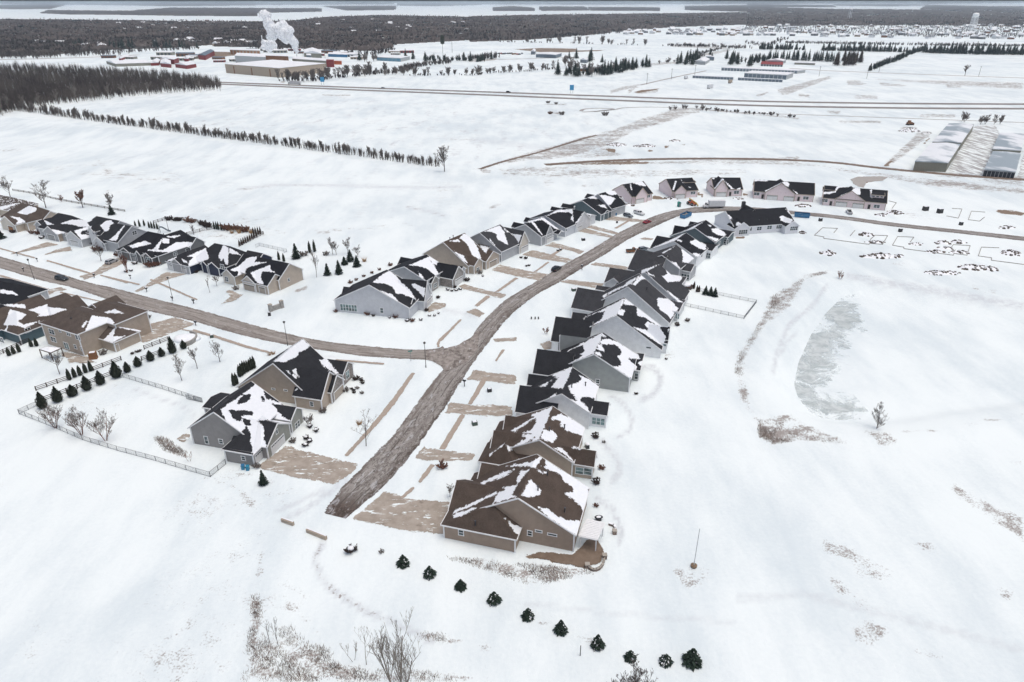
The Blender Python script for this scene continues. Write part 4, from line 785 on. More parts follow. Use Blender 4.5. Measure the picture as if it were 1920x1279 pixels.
    def frame_box(s, mb, q, n, t, w, h, d0, d1, m=0):
        vs = []
        for dd in (d0, d1):
            for a, b_ in ((-w/2,-h/2),(w/2,-h/2),(w/2,h/2),(-w/2,h/2)): vs.append(q+t*a+Vector((0,0,b_))+n*dd)
        mb.add(vs, [(3,2,1,0),(4,5,6,7),(0,1,5,4),(1,2,6,5),(2,3,7,6),(3,0,4,7)], m)
    def win(s, i, side, p, w=1.0, h=1.3, n_=1, kind='dh', g='glass', z=None, fr='white'):
        q, n, t = s.onwall(i, side, p)
        if z is not None: q.z = z
        f = MB(); g_ = MB(); f_w = .10
        # surround
        for a, b_, ww, hh in ((0,h/2,w+.2,.14),(0,-h/2,w+.2,.14)): s.frame_box(f, q+t*a+Vector((0,0,b_)), n, t, ww, hh, -.02, .08)
        for k in range(n_+1):
            s.frame_box(f, q+t*(-w/2+w*k/n_), n, t, .13, h-.14, -.02, .075)
        if kind == 'dh': s.frame_box(f, q, n, t, w-.13, .08, -.02, .06)
        s.frame_box(g_, q, n, t, w-.05, h-.05, -.03, .03)
        s.parts.append(('window', f, M[fr], [('pane', g_, M[g])])); return s
    def garage(s, i, side, p, w=4.9, h=2.2, mat='offwhite', wins=True):
        q, n, t = s.onwall(i, side, p); q.z = h/2+.08
        f = MB(); g_ = MB()
        for k in range(4):
            s.frame_box(f, q+Vector((0,0,-h/2+h/4*(k+.5))), n, t, w, h/4-.05, -.02, .05)
        s.frame_box(f, q, n, t, w-.02, h-.02, -.03, .02)
        fr = MB()
        s.frame_box(fr, q+Vector((0,0,h/2+.1)), n, t, w+.4, .2, -.02, .09)
        for a in (-1,1): s.frame_box(fr, q+t*(a*(w/2+.1)), n, t, .2, h, -.02, .085)
        subs = [('door_frame', fr, M[s.trimm])]
        if wins:
            nn = 8 if w > 4 else 4
            for k in range(nn): s.frame_box(g_, q+t*(-w/2+w*(k+.5)/nn)+Vector((0,0,h*3/8)), n, t, w/nn*.72, .26, 0, .065)
            subs.append(('pane', g_, M['glass']))
        s.parts.append(('garage_door', f, M[mat], subs)); return s
    def door(s, i, side, p, w=1.0, h=2.1, mat='black'):
        q, n, t = s.onwall(i, side, p); q.z = h/2+.1
        f = MB(); s.frame_box(f, q, n, t, w, h, -.02, .05); fr = MB()
        s.frame_box(fr, q+Vector((0,0,h/2+.06)), n, t, w+.25, .12, -.02, .08)
        for a in (-1,1): s.frame_box(fr, q+t*(a*(w/2+.06)), n, t, .12, h, -.02, .075)
        s.parts.append(('door', f, M[mat], [('door_frame', fr, M[s.trimm])])); return s
    def hit(s, p):
        c = Vector((0,0,CZ)); r = ray(p); best = None
        for o, n, cs in s.planes:
            dn = r.dot(n)
            if abs(dn) < 1e-6: continue
            t = (o-c).dot(n)/dn; q = c+r*t
            pp = []
            for v in cs:
                if not pp or (v-pp[-1]).length > 1e-4: pp.append(v)
            if (pp[0]-pp[-1]).length < 1e-4: pp.pop()
            d = sdist(np.array([q.x]), np.array([q.y]), [(v.x,v.y) for v in pp])[0]
            if d > -.3 and (best is None or t < best[0]): best = (t, q)
        return best[1] if best else None
    def pipe(s, *ps, r=.13, h=.9):
        for p in ps:
            q = s.hit(p)
            if q is None: continue
            m = MB(); m.bar(q-Vector((0,0,.3)), q+Vector((0,0,h)), r, 7); m.bar(q+Vector((0,0,h)), q+Vector((0,0,h+.14)), r*1.7, 7)
            s.parts.append(('vent_pipe', m, M['pipe'], []))
        return s
    def box(s, name, c, sz, mat):
        m = MB(); m.box(c, sz, -s.h); s.parts.append((name, m, M[mat], [])); return s
    def shed(s, p, w, z1, dep=3.2, hh=1.4, side='E', n_=3):
        """flat dormer: p = middle of the front top edge"""
        d, r = s.dirs(side); P = G(p, z1)
        z2 = z1+dep*.18
        c = [P-r*w/2-d*.3, P+r*w/2-d*.3, P+r*w/2+d*dep, P-r*w/2+d*dep]
        c[2] = Vector((c[2].x,c[2].y,z2)); c[3] = Vector((c[3].x,c[3].y,z2))
        s.plane(c[0], c[1], c[2], c[3]); s.fascia(c[0], c[1]); s.fascia(c[1], c[2]); s.fascia(c[0], c[3])
        f = [P-r*(w/2-.3), P+r*(w/2-.3)]; dn = Vector((0,0,hh)); up = Vector((0,0,.15))
        bk = [q+d*dep*.9 for q in f]
        s.wb.add([f[0]-dn,f[1]-dn,f[1]-up,f[0]-up], [(0,1,2,3)], 0); s.wb.add([f[1]-dn,bk[1]-dn,bk[1]+up,f[1]-up], [(0,1,2,3)], 0); s.wb.add([bk[0]-dn,f[0]-dn,f[0]-up,bk[0]+up], [(0,1,2,3)], 0)
        for k in range(n_):
            g_ = MB(); fr = MB(); q = P+r*(w-.8)*((k+.5)/n_-.5)-Vector((0,0,hh*.55))
            s.frame_box(fr, q, -d, r, (w-.8)/n_*.8, hh*.5, -.02, .05); s.frame_box(g_, q, -d, r, (w-.8)/n_*.62, hh*.34, 0, .07)
            s.parts.append(('window', fr, M['white'], [('pane', g_, M['glass'])]))
        return s
    def done(s):
        W = np.concatenate(s.rv); q = np.concatenate(s.rq); ctr = W.mean(0); root = empty(s.name, (ctr[0], ctr[1], 0), -s.h)
        tag(root, s.label, s.cat, s.group)
        inv = lambda V: np.stack([(V[:,0]-ctr[0])*math.cos(s.h)-(V[:,1]-ctr[1])*math.sin(s.h), (V[:,0]-ctr[0])*math.sin(s.h)+(V[:,1]-ctr[1])*math.cos(s.h), V[:,2]], -1)
        def put(name, mb, mats, par):
            if not mb.v: return None
            V = inv(np.array([tuple(v) for v in mb.v])); mb.v = [tuple(v) for v in V]
            return mb.build(name, mats, par)
        put('wall', s.wb, s.wm, root); 
        me = np_mesh('roof', inv(W), q); fattr(me, 'snow', np.concatenate(s.ra)); me.materials.append(M[s.roof]); rf = link('roof', me, root)
        put('roof_trim', s.tb, M[s.trimm], rf)
        for nm, mb, mat, subs in s.parts:
            o = put(nm, mb, mat, rf if nm in ('vent_pipe','chimney') else root)
            for n2, m2, mt2 in subs: put(n2, m2, mt2, o)
        return root
M['orange_wood2'] = plain('orange cladding', (.33,.15,.06), .8)
RG = 'paired houses along the main street'
def HH(*a, **k): k.setdefault('group', RG); return House(*a, **k)
# right-hand row, near to far
h = HH('brick_house' if 0 else 'house', 'nearest house, brown siding and shingles, beside a white slatted patio cover', 16, 'w_brown', 'r_brown', cell=.33)
h.B('S', KA(745,560), KA(1280,905), 4.3, L=13.8, wl=13.2).B('S', KA(510,620), zr=7.3, L=4, wl=9, wr=5.6, ze=3.4, h0=3.6).B('W', KA(175,395), KA(100,670), 3.4, L=10).B('W', KA(405,235), KA(360,415), 3.4, L=10)
h.win(1,'A',KA(219,878),1.0,1.3).win(0,'A',KA(853,884),.9,1.2).win(0,'A',KA(935,866),1.25,.5,kind='x').win(0,'A',KA(1060,898),1.7,.5,kind='x').win(0,'R',KA(1420,650),1.6,1.5).win(0,'R',KA(1395,720),1.6,1.9)
h.pipe(KA(1015,350),KA(928,490),KA(1175,690),KA(352,810)).done()
h = HH('house', 'tan house with brown shingles, second from the front in the right-hand row', 15, 'w_tan', 'r_brown', cell=.35)
h.B('S', KB(838,605), KB(1255,885), 4.3, L=13.6, wl=12.5).B('E', KB(1525,740), KB(1500,935), 3.5, L=9).B('W', KB(290,490), KB(235,775), 3.4, L=10).B('S', KB(430,655), zr=6.6, L=4, wl=5.2, wr=3.0, ze=3.3, h0=3.0).B('W', KB(430,310), KB(400,495), 3.4, L=9)
h.win(1,'L',KB(1320,975),1.7,1.7,g='glassg').win(1,'L',KB(1420,985),1.7,1.7,g='glassg').pipe(KB(1140,470),KB(960,500)).done()
h = HH('house', 'white house with charcoal roof and triple window in its rear wing', 15, 'w_white', 'r_dark', cell=.4)
h.B('S', KC(595,885), KC(940,1120), 4.7, L=13.4, wl=11).B('E', KC(1170,990), KC(1145,1150), 3.6, L=9).B('W', KC(90,780), KC(15,1135), 3.4, L=10, wr=4.6).B('W', KC(195,645), KC(175,780), 3.4, L=10)
h.win(1,'L',KC(1035,1215),3.0,1.9,3,g='glassg').pipe(KC(880,790),KC(715,810)).done()
h = HH('house', 'green-grey house with a charcoal roof, fourth in the right-hand row', 16, 'w_grey', 'r_dark', cell=.4)
h.B('S', KC(985,410), KC(1430,705), 4.3, L=13.5, wl=11).B('W', KC(300,345), KC(245,640), 3.4, L=10).B('W', KC(555,270), KC(550,365), 3.4, L=9).B('E', KC(1568,480), KC(1540,610), 3.4, L=7)
h.win(0,'A',KC(1027,735),1.,1.2).win(3,'L',KC(1495,675),1.2,1.9).done()
h = HH('house', 'large white house with one small dark window in its blank gable', 17, 'w_white', 'r_dark', cell=.4)
h.B('S', K2(1150,270), K2(1475,480), 4.3, L=13.7, wl=11).B('W', K2(720,275), K2(685,450), 3.4, L=11).B('W', K2(840,245), K2(830,290), 3.4, L=9).B('E', K2(1530,350), K2(1523,430), 3.4, L=6)
h.win(0,'A',K2(1377,496),1.4,.55,kind='x').win(3,'L',K2(1495,465),1.2,2.0,g='glassg').win(0,'R',K2(1480,500),1.2,1.8).pipe(K2(1250,275)).done()
h = HH('house', 'pale grey house with a stepped double ridge, at the bend of the right-hand row', 25, 'w_lightgrey', 'r_grey', cell=.45)
h.B('S', K23(450,800), K23(910,1145), 4.3, L=12.5, wl=11).B('S', K23(640,645), K23(1040,960), 4.3, L=12.5, wl=11).B('W', K2(875,70), K2(828,215), 3.4, L=10).B('W', K23(250,590), K23(185,760), 3.4, L=11).B('E', K23(1050,985), K23(1008,1075), 3.5, L=6).B('E', K23(1035,780), K23(970,885), 3.5, L=8).B('W', K2(1010,55), K2(1000,85), 3.4, L=6).B('S', K23(295,705), K23(185,765), 3.6, L=5)
h.win(4,'L',K2(1580,275),1.2,1.8,g='glassg').win(5,'A',K23(1020,920),2.2,1.5,2).win(0,'R',K2(1555,300),1.6,1.6).pipe(K23(655,835)).done()
h = HH('house', 'grey house whose rear wing has three tall windows, seventh in the right-hand row', 33, 'w_midgrey', 'r_grey', cell=.45)
h.B('S', K23(820,455), K23(1020,610), 5.0, L=14, wl=11).B('E', K23(1178,558), K23(1135,640), 3.6, L=9).B('W', K23(545,388), K23(440,610), 3.4, L=12)
h.win(1,'L',K23(1075,690),3.4,1.9,3).win(1,'A',K23(1165,700),2,1.6,2).done()
h = HH('house', 'white-walled house with a glazed rear door, eighth in the right-hand row', 32.5, 'w_white', 'r_black', cell=.5)
h.B('S', K8(1270,735), K8(1475,880), 4.3, L=13, wl=10.5).B('E', K8(1645,775), K8(1610,820), 3.5, L=7).B('W', K8(1110,680), K8(1045,795), 3.4, L=11)
h.win(1,'L',K8(1572,860),1.9,2.1,2).win(0,'R',K8(1515,860),1.6,1.4,2).pipe(K8(1410,805),h=.6).done()
h = HH('house', 'dark teal house with a black roof, ninth and last sided house of the right-hand row', 33.5, 'w_teal', 'r_black', cell=.5)
h.B('S', K8(1455,610), K8(1640,745), 4.3, L=13, wl=10.5).B('E', K8(1790,655), K8(1755,697), 3.5, L=7).B('W', K8(1270,587), K8(1248,670), 3.4, L=10).B('W', K8(1410,552), K8(1392,590), 3.4, L=8)
h.win(1,'L',K8(1735,735),1.9,2.0,2).win(0,'R',K8(1675,750),2.2,1.4,2).done()
NG = 'unfinished houses without siding'
def HN(*a, **k): k['group'] = NG; return House(*a, **k)
h = HN('house', 'long unfinished house in white wrap with black roof and chimney', 77.6, 'wrap_white', 'r_black', cell=.6)
h.B('S', K9(290,460), zr=8.3, w=9.0, ze=3.6, far=K9(835,425)).B('E', K9(455,560), zr=6.2, w=3.8, ze=3.4, L=7).B('E', K9(905,548), zr=5.8, w=3.4, ze=3.4, L=6).B('W', K9(468,400), zr=8.6, w=6, ze=3.5, L=8)
h.win(1,'A',K9(448,648),4,1.9,4).win(0,'R',K9(510,622),1.8,1.6,2).win(0,'R',K9(593,617),2.2,1.6,2).win(0,'R',K9(685,607),2.2,1.6,2).win(0,'R',K9(780,601),3.6,1.6,4).win(2,'A',K9(905,616),3.6,1.8,4).door(0,'R',K9(843,612),1.2)
q = G(K9(452,398), 8.8); h.box('chimney', (q.x,q.y,7.8), (1.3,1.3,4.4), 'pipe').pipe(K9(592,550),K9(662,545),h=.5).done()
h = HN('house', 'unfinished pink-boarded house with one garage, leftmost of the five new ones', 59, 'wrap_pink', 'r_black', cell=.6, trim='tandoor')
h.B('S', K8(800,220), zr=8.2, w=8, ze=3.6, far=K8(990,190)).B('E', K8(970,245), K8(905,330), 3.6, L=8, fwd=1.3)
h.garage(1,'A',K8(960,365)).win(0,'R',K8(1037,325),2,1.5,2).done()
h = HN('house', 'unfinished pink-boarded house with one garage and a flat dormer', 78, 'wrap_pink', 'r_black', cell=.6, trim='tandoor')
h.B('S', K8(1195,170), zr=8.1, w=8.8, ze=3.6, far=K8(1430,158)).B('E', K8(1325,225), K8(1262,285), 3.6, L=8, fwd=1.3).shed(K8(1412,200), 6.4, 6.6)
h.garage(1,'A',K8(1322,318)).win(0,'R',K8(1437,297),2.6,1.5,2).done()
h = HN('house', 'unfinished pink-boarded house with one steep front gable, behind the box truck', 90, 'wrap_pink', 'r_black', cell=.6, trim='tandoor')
h.B('S', K8(1600,158), zr=8.0, w=7.6, ze=3.6, far=K8(1862,158)).B('E', K8(1702,175), K8(1628,265), 3.6, L=8, fwd=1.3)
h.garage(1,'A',K8(1690,308)).win(0,'R',K8(1828,292),2.6,1.5,2).door(0,'R',K8(1772,300)).done()
h = HN('house', 'long unfinished pink-boarded house with two garage doors and no dormers', 105.8, 'wrap_pink', 'r_black', cell=.6, trim='tandoor')
h.B('S', K9(550,175), zr=8.0, w=7.4, ze=3.6, far=K9(1095,208)).B('E', K9(795,205), K9(640,288), 3.6, L=9, fwd=1.3)
h.garage(1,'A',K9(710,328)).garage(1,'A',K9(862,345)).win(0,'R',K9(570,305),2.6,1.5,2).win(0,'R',K9(1012,343),2.6,1.5,2).door(0,'R',K9(625,315)).door(0,'R',K9(948,345)).done()
h = HN('house', 'long unfinished pink-boarded house with a flat dormer at either end', 111.5, 'wrap_pink', 'r_black', cell=.6, trim='tandoor')
h.B('S', K9(1180,228), zr=8.0, w=8, ze=3.6, far=K9(1750,272)).B('E', K9(1428,272), K9(1270,345), 3.6, L=9, fwd=1.3).shed(K9(1225,268), 6.2, 6.6).shed(K9(1662,315), 6.2, 6.6)
h.garage(1,'A',K9(1333,385)).garage(1,'A',K9(1485,405)).win(0,'R',K9(1183,365),2.6,1.5,2).win(0,'R',K9(1650,418),2.6,1.5,2).door(0,'R',K9(1240,378)).door(0,'R',K9(1582,415)).done()
# left side of the main street
h = HH('house', 'blue-grey house with a row of tall sun-room windows, nearest of the left-hand row', 14, 'w_bluegrey', 'r_dark', cell=.42)
h.B('S', K4(345,740), K4(712,950), 4.0, L=14).B('E', K4(870,705), K4(845,890), 3.4, L=10).B('E', K4(742,855), K4(712,950), 3.4, L=5, wm={'A':'w_white'}).B('W', K4(115,755), K4(90,845), 3.6, L=8)
h.win(0,'A',K4(112,942),1.9,2.3,2,g='glassg').win(0,'A',K4(162,946),2.1,2.3,2,g='glassg').win(0,'A',K4(212,950),1.9,2.3,2,g='glassg').win(0,'A',K4(460,970),1.1,1.8).win(2,'A',K4(737,970),1.6,1.6,2).garage(1,'A',K4(893,900)).pipe(K4(425,690),h=.5).done()
h = HH('house', 'stone-fronted house with a black roof between the blue-grey and the brown-roofed house', 27, 'w_midgrey', 'r_black', cell=.45)
h.B('S', K4(660,575), K4(860,705), 5.0, L=14, wl=10).B('E', K4(1152,570), K4(1100,692), 3.4, L=12, wm={'A':'stonel','R':'stone','L':'stone'}).B('E', K4(942,655), K4(908,728), 3.4, L=5, wm={'A':'stonel'}).B('W', K4(630,487), K4(592,570), 3.6, L=9).B('E', K4(1195,575), K4(1170,625), 3.4, L=5)
h.garage(1,'A',K4(1155,715)).win(2,'A',K4(940,745),2,1.5,3).done()
h = HH('house', 'beige house with a brown roof and tan garage door, third in the left-hand row', 33, 'w_beige', 'r_brown', cell=.45)
h.B('S', K4(1010,355), K4(1240,560), 3.8, L=13.5, wl=10.5).B('E', K4(1465,435), K4(1400,532), 3.4, L=11).B('E', K4(1335,500), K4(1292,572), 3.4, L=6).B('E', K4(1445,385), K4(1400,430), 4.4, L=6)
h.garage(1,'A',K4(1462,560), mat='tandoor').win(2,'A',K4(1325,600),1.8,1.5,2).pipe(K4(1103,310),K4(1073,330),h=.6).done()
h = HH('house', 'grey house with a cream arched front gable, fourth in the left-hand row', 35, 'w_midgrey', 'r_grey', cell=.5)
h.B('S', K24(200,285), zr=10, w=10.3, ze=4.2, L=13.5).B('E', K24(625,270), K24(575,415), 3.4, L=12, wm={'A':'w_cream'}).B('E', K24(405,360), K24(367,428), 3.4, L=5, wm={'A':'w_cream'})
h.garage(1,'A',K24(625,450)).win(2,'A',K24(407,450),1.3,1.9,2).done()
h = HH('house', 'grey house with black roof and small white-posted porch, fifth in left-hand row', 36, 'w_midgrey', 'r_black', cell=.5)
h.B('S', K24(630,205), K24(825,335), 4.0, L=13, wr=8.2).B('E', K24(865,212), K24(824,325), 3.4, L=10).B('W', K24(520,182), K24(495,230), 3.6, L=7).B('W', K24(635,137), K24(612,178), 3.6, L=7).B('E', K24(975,262), K24(900,262), 3.0, L=5, walls=False, zr=4.2, wl=2.2, wr=2.2)
h.garage(1,'A',K24(866,362)); 
h.done()
h = HH('house', 'pale grey house with two white garage doors side by side, sixth in the left-hand row', 37, 'w_bluegrey', 'r_black', cell=.5)
h.B('S', K24(820,125), K24(1015,240), 4.2, L=14, wl=10).B('E', K24(1190,85), K24(1112,218), 3.4, L=11, wm={'A':'w_lightgrey'}).B('E', K24(1262,110), K24(1215,160), 3.6, L=5, wm={'A':'w_lightgrey'}).B('W', K24(880,35), K24(866,70), 3.6, L=7).B('W', K24(985,5), K24(966,40), 3.6, L=7)
h.garage(1,'A',K24(1146,232), w=3.2).garage(2,'A',K24(1220,205), w=4.).win(0,'R',K24(1015,258),1.6,1.5,2).done()
h = HH('house', 'dark teal house with unfinished pink garage front, beside the grey car', 40, 'w_teal', 'r_black', cell=.55)
h.B('S', K8(440,365), K8(612,478), 4.0, L=14, wl=9).B('E', K8(735,345), K8(683,432), 3.4, L=10, wm={'A':'w_midgrey'}).B('E', K8(605,375), K8(568,402), 5.0, L=6).B('W', K8(485,302), K8(458,340), 3.6, L=7).B('E', K8(665,450), K8(640,480), 3.4, L=5)
h.garage(1,'A',K8(768,425), w=4.4).done()
h = HH('house', 'snow-covered black-roofed house between the teal house and the first pink one', 47, 'w_midgrey', 'r_black', cell=.55)
h.B('S', K8(585,305), zr=9.5, w=8.5, ze=4, L=11).B('E', K8(800,330), K8(770,385), 3.6, L=8, wm={'A':'wrap_pink'}).done()
# the two corner houses
CG = 'houses on the corner left of the main street'
h = House('house', 'grey house with snowy charcoal roof and blue bins at its side', 15, 'w_greywarm', 'r_dark', group=CG, cell=.33)
h.B('S', K3(320,690), K3(125,810), 4.4, L=14).B('E', K3(800,775), K3(722,955), 3.4, L=9, wm={'A':'w_sage'}).B('S', K3(655,752), zr=7.0, cL=K3(382,968), cR=K3(612,1015), ze=3.35, L=2).B('E', K3(942,655), K3(902,757), 3.6, L=7, wm={'A':'w_sage'}).B('W', K3(300,575), K3(232,655), 3.4, L=9)
h.win(0,'A',K3(268,900),.95,2.0).win(0,'A',K3(377,910),1.05,1.2).win(2,'A',K3(545,1037),.95,1.1).win(3,'A',K3(950,785),1.9,1.6,2).win(1,'A',K3(795,837),.7,1.1,kind='x').garage(1,'A',K3(808,950)).garage(2,'R',K3(668,1035), w=2.7).pipe(K3(310,680),K3(438,590),h=.8).done()
h = House('house', 'tan house with stone gables and a black roof on the street corner', 15, 'w_tan2', 'r_dark', group=CG, cell=.35)
h.B('S', K3(765,325), K3(480,468), 4.0, L=14, wr=7.7).B('E', K3(1190,385), K3(1130,602), 3.4, L=8).B('E', K3(1328,312), K3(1292,412), 3.6, L=8, wm={'A':'stone'}).B('E', K3(1245,412), K3(1205,548), 3.4, L=7, wm={'A':'stone'})
h.win(0,'A',K3(770,517),1.0,.45,kind='x').win(0,'A',K3(862,527),1.0,.45,kind='x').win(0,'A',K3(583,500),1.0,.45,kind='x').win(1,'L',K3(1057,630),.95,1.25).win(2,'A',K3(1325,410),1.7,2.2,2,g='glassg').garage(3,'A',K3(1262,540), mat='tandoor', wins=False).pipe(K3(752,290),h=.9).done()
# the older subdivision along the side street
SG = 'houses along the side street'
def HS(*a, **k): k['group'] = SG; return House(*a, **k)
_h = R(27); SN_ = Vector((math.sin(_h), math.cos(_h), 0)); SE_ = Vector((math.cos(_h), -math.sin(_h), 0)); SR_ = G(KE(1070,750),3.8); SR_.z = 0
def EN(e, n, z): return SR_+SE_*e+SN_*n+Vector((0,0,z))
h = HS('house', 'beige house with large blank gable wall, right end of the upper side-street row', 27, 'w_beige', 'r_black', cell=.45)
h.B('E', None, P=EN(60.6,9.2,8.2), ze=4.0, w=6.2, L=22).B('E', None, P=EN(60.0,2.6,6.4), ze=3.4, w=4.3, L=12).B('S', None, P=EN(51.3,-2.0,5.8), ze=3.4, w=3.3, L=6, wm={'A':'w_cream'}).B('S', None, P=EN(40,-.6,5.8), ze=3.4, w=3.2, L=9, wm={'A':'w_cream'})
h.garage(2,'A',K7(1222,722), mat='tandoor').garage(1,'L',K7(1335,755), w=2.7, mat='tandoor').win(3,'A',K7(1028,655),1.6,1.8,2).win(0,'A',K7(1560,662),.9,1.2).pipe(K7(1300,470),h=.5).done()
h = HS('house', 'navy blue house with two whitish garage doors in the upper side-street row', 27, 'w_navy', 'r_dark', cell=.45)
h.B('W', None, P=EN(21.5,11.6,9.0), ze=3.8, w=7.2, L=8, h0=5.5, h1=4.5).B('S', None, P=EN(13.6,4.4,6.5), ze=3.3, wl=6.3, wr=6.3, h0=4.6, L=9, wm={'A':'w_midgrey'}).B('S', None, P=EN(13.2,-.5,5.4), ze=3.5, w=2.8, L=4, wm={'A':'w_midgrey'}).B('S', None, P=EN(23.3,3.4,5.0), ze=3.4, w=1.7, L=4).B('S', None, P=EN(28.5,3.0,5.4), ze=3.4, w=3.0, L=5).B('E', None, P=EN(40,17,6.2), ze=3.4, w=4.5, L=8)
h.garage(1,'A',K7(560,560), w=2.7).garage(1,'A',K7(645,582)).win(3,'A',K7(905,545),1.,1.5,1).win(4,'A',K7(992,550),1.8,1.8,2).done()
h = HS('house', 'dark grey house with white window frames and a silver car on its drive', 27, 'w_darkgrey', 'r_black', cell=.45)
h.B('S', None, P=EN(-5,7.2,8.6), ze=3.8, w=6.4, L=11, h0=5.8, h1=3).B('W', None, P=EN(-15,11,8.6), ze=3.6, w=7.0, L=10, h0=6).B('S', None, P=EN(-15.2,4.6,6.4), ze=3.3, wl=6.0, wr=6.0, h0=4.6, L=6).B('S', None, P=EN(-15.4,-.4,5.2), ze=3.5, w=2.9, L=4).B('S', None, P=EN(-2.4,-.6,5.2), ze=3.4, w=2.7, L=6).B('S', None, P=EN(-8.2,-.2,5.0), ze=3.4, w=1.6, L=5).B('E', None, P=EN(3.,18.5,6.6), ze=3.6, w=3.8, L=8)
h.garage(2,'A',KE(790,775), mat='greydoor').garage(2,'A',KE(655,715), w=2.7, mat='greydoor').win(4,'A',KE(1015,790),2,1.9,2,g='glassg').win(0,'R',KE(1392,708),1.6,1.3,2).win(0,'R',KE(1555,660),1.1,1.3).pipe(KE(1235,460),h=.8).done()
h = HS('house', 'tall light grey house whose big gable has one pair of windows', 27, 'w_midgrey', 'r_dark', cell=.45)
h.B('E', None, P=EN(-24.8,11.3,9.2), ze=4.4, w=7.6, L=12).B('E', None, P=EN(-34,13,9.8), ze=5.0, w=7.4, L=15, h1=4).B('S', None, P=EN(-49.6,1.2,6.5), ze=3.5, w=5.0, L=12, wm={'A':'w_lightgrey'}).B('S', None, P=EN(-42.2,4.8,8.4), ze=6.3, w=2.1, L=7, wm={'A':'w_lightgrey'}).B('S', None, P=EN(-35.5,2.6,5.8), ze=3.4, w=3.6, L=7, wm={'A':'w_lightgrey'})
h.win(0,'A',KE(828,418),1.9,1.6,2).garage(2,'A',K5(748,728)).win(3,'A',K5(938,622),1.5,1.5,2).win(4,'A',K5(1035,742),1.4,1.8,2).done()
h = HS('house', 'black-roofed house with a grey arched porch and a tan side wall', 27, 'w_midgrey', 'r_dark', cell=.5)
h.B('W', None, P=EN(-71,10.4,9.), ze=3.6, w=7, L=9, h0=6, h1=4).B('S', None, P=EN(-78,4.6,6.0), ze=3.8, w=3.4, L=6).B('S', None, P=EN(-65.6,1.6,6.2), ze=3.4, w=5.0, L=9, wm={'R':'w_tan'})
h.garage(2,'A',K5(510,660), mat='greydoor').win(1,'A',K5(412,565),1.2,1.8).done()
h = HS('house', 'beige house with a brown roof and a wood-clad front corner at the left edge', 27, 'w_beige', 'r_mix', cell=.5)
h.B('W', None, P=EN(-101,12.5,9.2), ze=3.8, w=7.6, L=9, h0=6, h1=5).B('S', None, P=EN(-95.2,1.2,6.8), ze=3.4, w=5.6, L=9, wm={'A':'w_cream'}).B('E', None, P=EN(-86,15.5,6.6), ze=3.6, w=4.2, L=8)
h.garage(1,'A',K5(110,580), w=3.6, mat='orange_wood2').done()
h = HS('house', 'snow-covered brown roof of a house behind the one with the wood-clad corner', 27, 'w_beige', 'r_mix', cell=.6, base=.42)
h.B('E', K5(150,272), zr=7.5, L=16, w=7, ze=3.6, h0=5).done()
LG = 'houses on the near side of the side street'
def HL(*a, **k): k['group'] = LG; return House(*a, **k)
h = HL('house', 'two-storey tan house with brown hip roof and many rear windows', 27, 'w_tan2', 'r_mix', cell=.4)
h.B('W', K6(585,337), zr=10.2, L=4.8, w=6.6, ze=7.0, h0=7.2, h1=5.5).B('E', K6(945,312), zr=9.8, L=6, w=5.6, ze=7.0, h0=5.0, h1=3).B('E', K6(935,477), zr=5.9, cL=K6(893,606), cR=K6(1135,516), ze=3.3, L=5).B('S', K6(735,300), zr=8.2, L=8, w=4, ze=6, h0=0)
h.win(0,'R',K6(413,520),2.5,1.6,2).win(0,'R',K6(428,582),2.5,1.6,2).win(0,'R',K6(478,510),.9,1.1).win(0,'R',K6(547,535),1.7,1.4,2).win(0,'R',K6(622,565),2.0,1.5,2).win(0,'R',K6(532,632),2.1,2.1,2,kind='x',g='glassg').win(0,'R',K6(603,640),1.1,1.3).win(0,'R',K6(653,658),.9,1.3).door(2,'A',K6(937,645),1.0,2.1,'tandoor')
h.pipe(K6(570,420),h=.4).done()
h = HL('house', 'blue house with a snowy brown roof next to the two-storey tan house', 27, 'w_tealblue', 'r_mix', cell=.45)
h.B('S', K6(5,330), zr=7.4, L=12, wl=6, wr=6, ze=3.4, h0=7).B('S', K6(130,345), zr=8.0, L=15, wl=6, wr=7, ze=3.4, h0=5, h1=2).B('S', K6(390,305), zr=7.2, L=9, w=5, ze=3.4, h0=3)
h.win(1,'R',K6(222,507),1.6,1.4,2).win(0,'A',K6(12,585),2,1.7,2).done()
h = HL('house', 'black-roofed house cut by the left edge, across the street from the dark car', 27, 'w_midgrey', 'r_black', cell=.5)
h.B('E', K6(30,122), zr=8.2, L=14, w=9, ze=3.6, h0=7).B('S', K6(-60,250), zr=6.4, L=8, w=6, ze=3.4, h0=6).done()
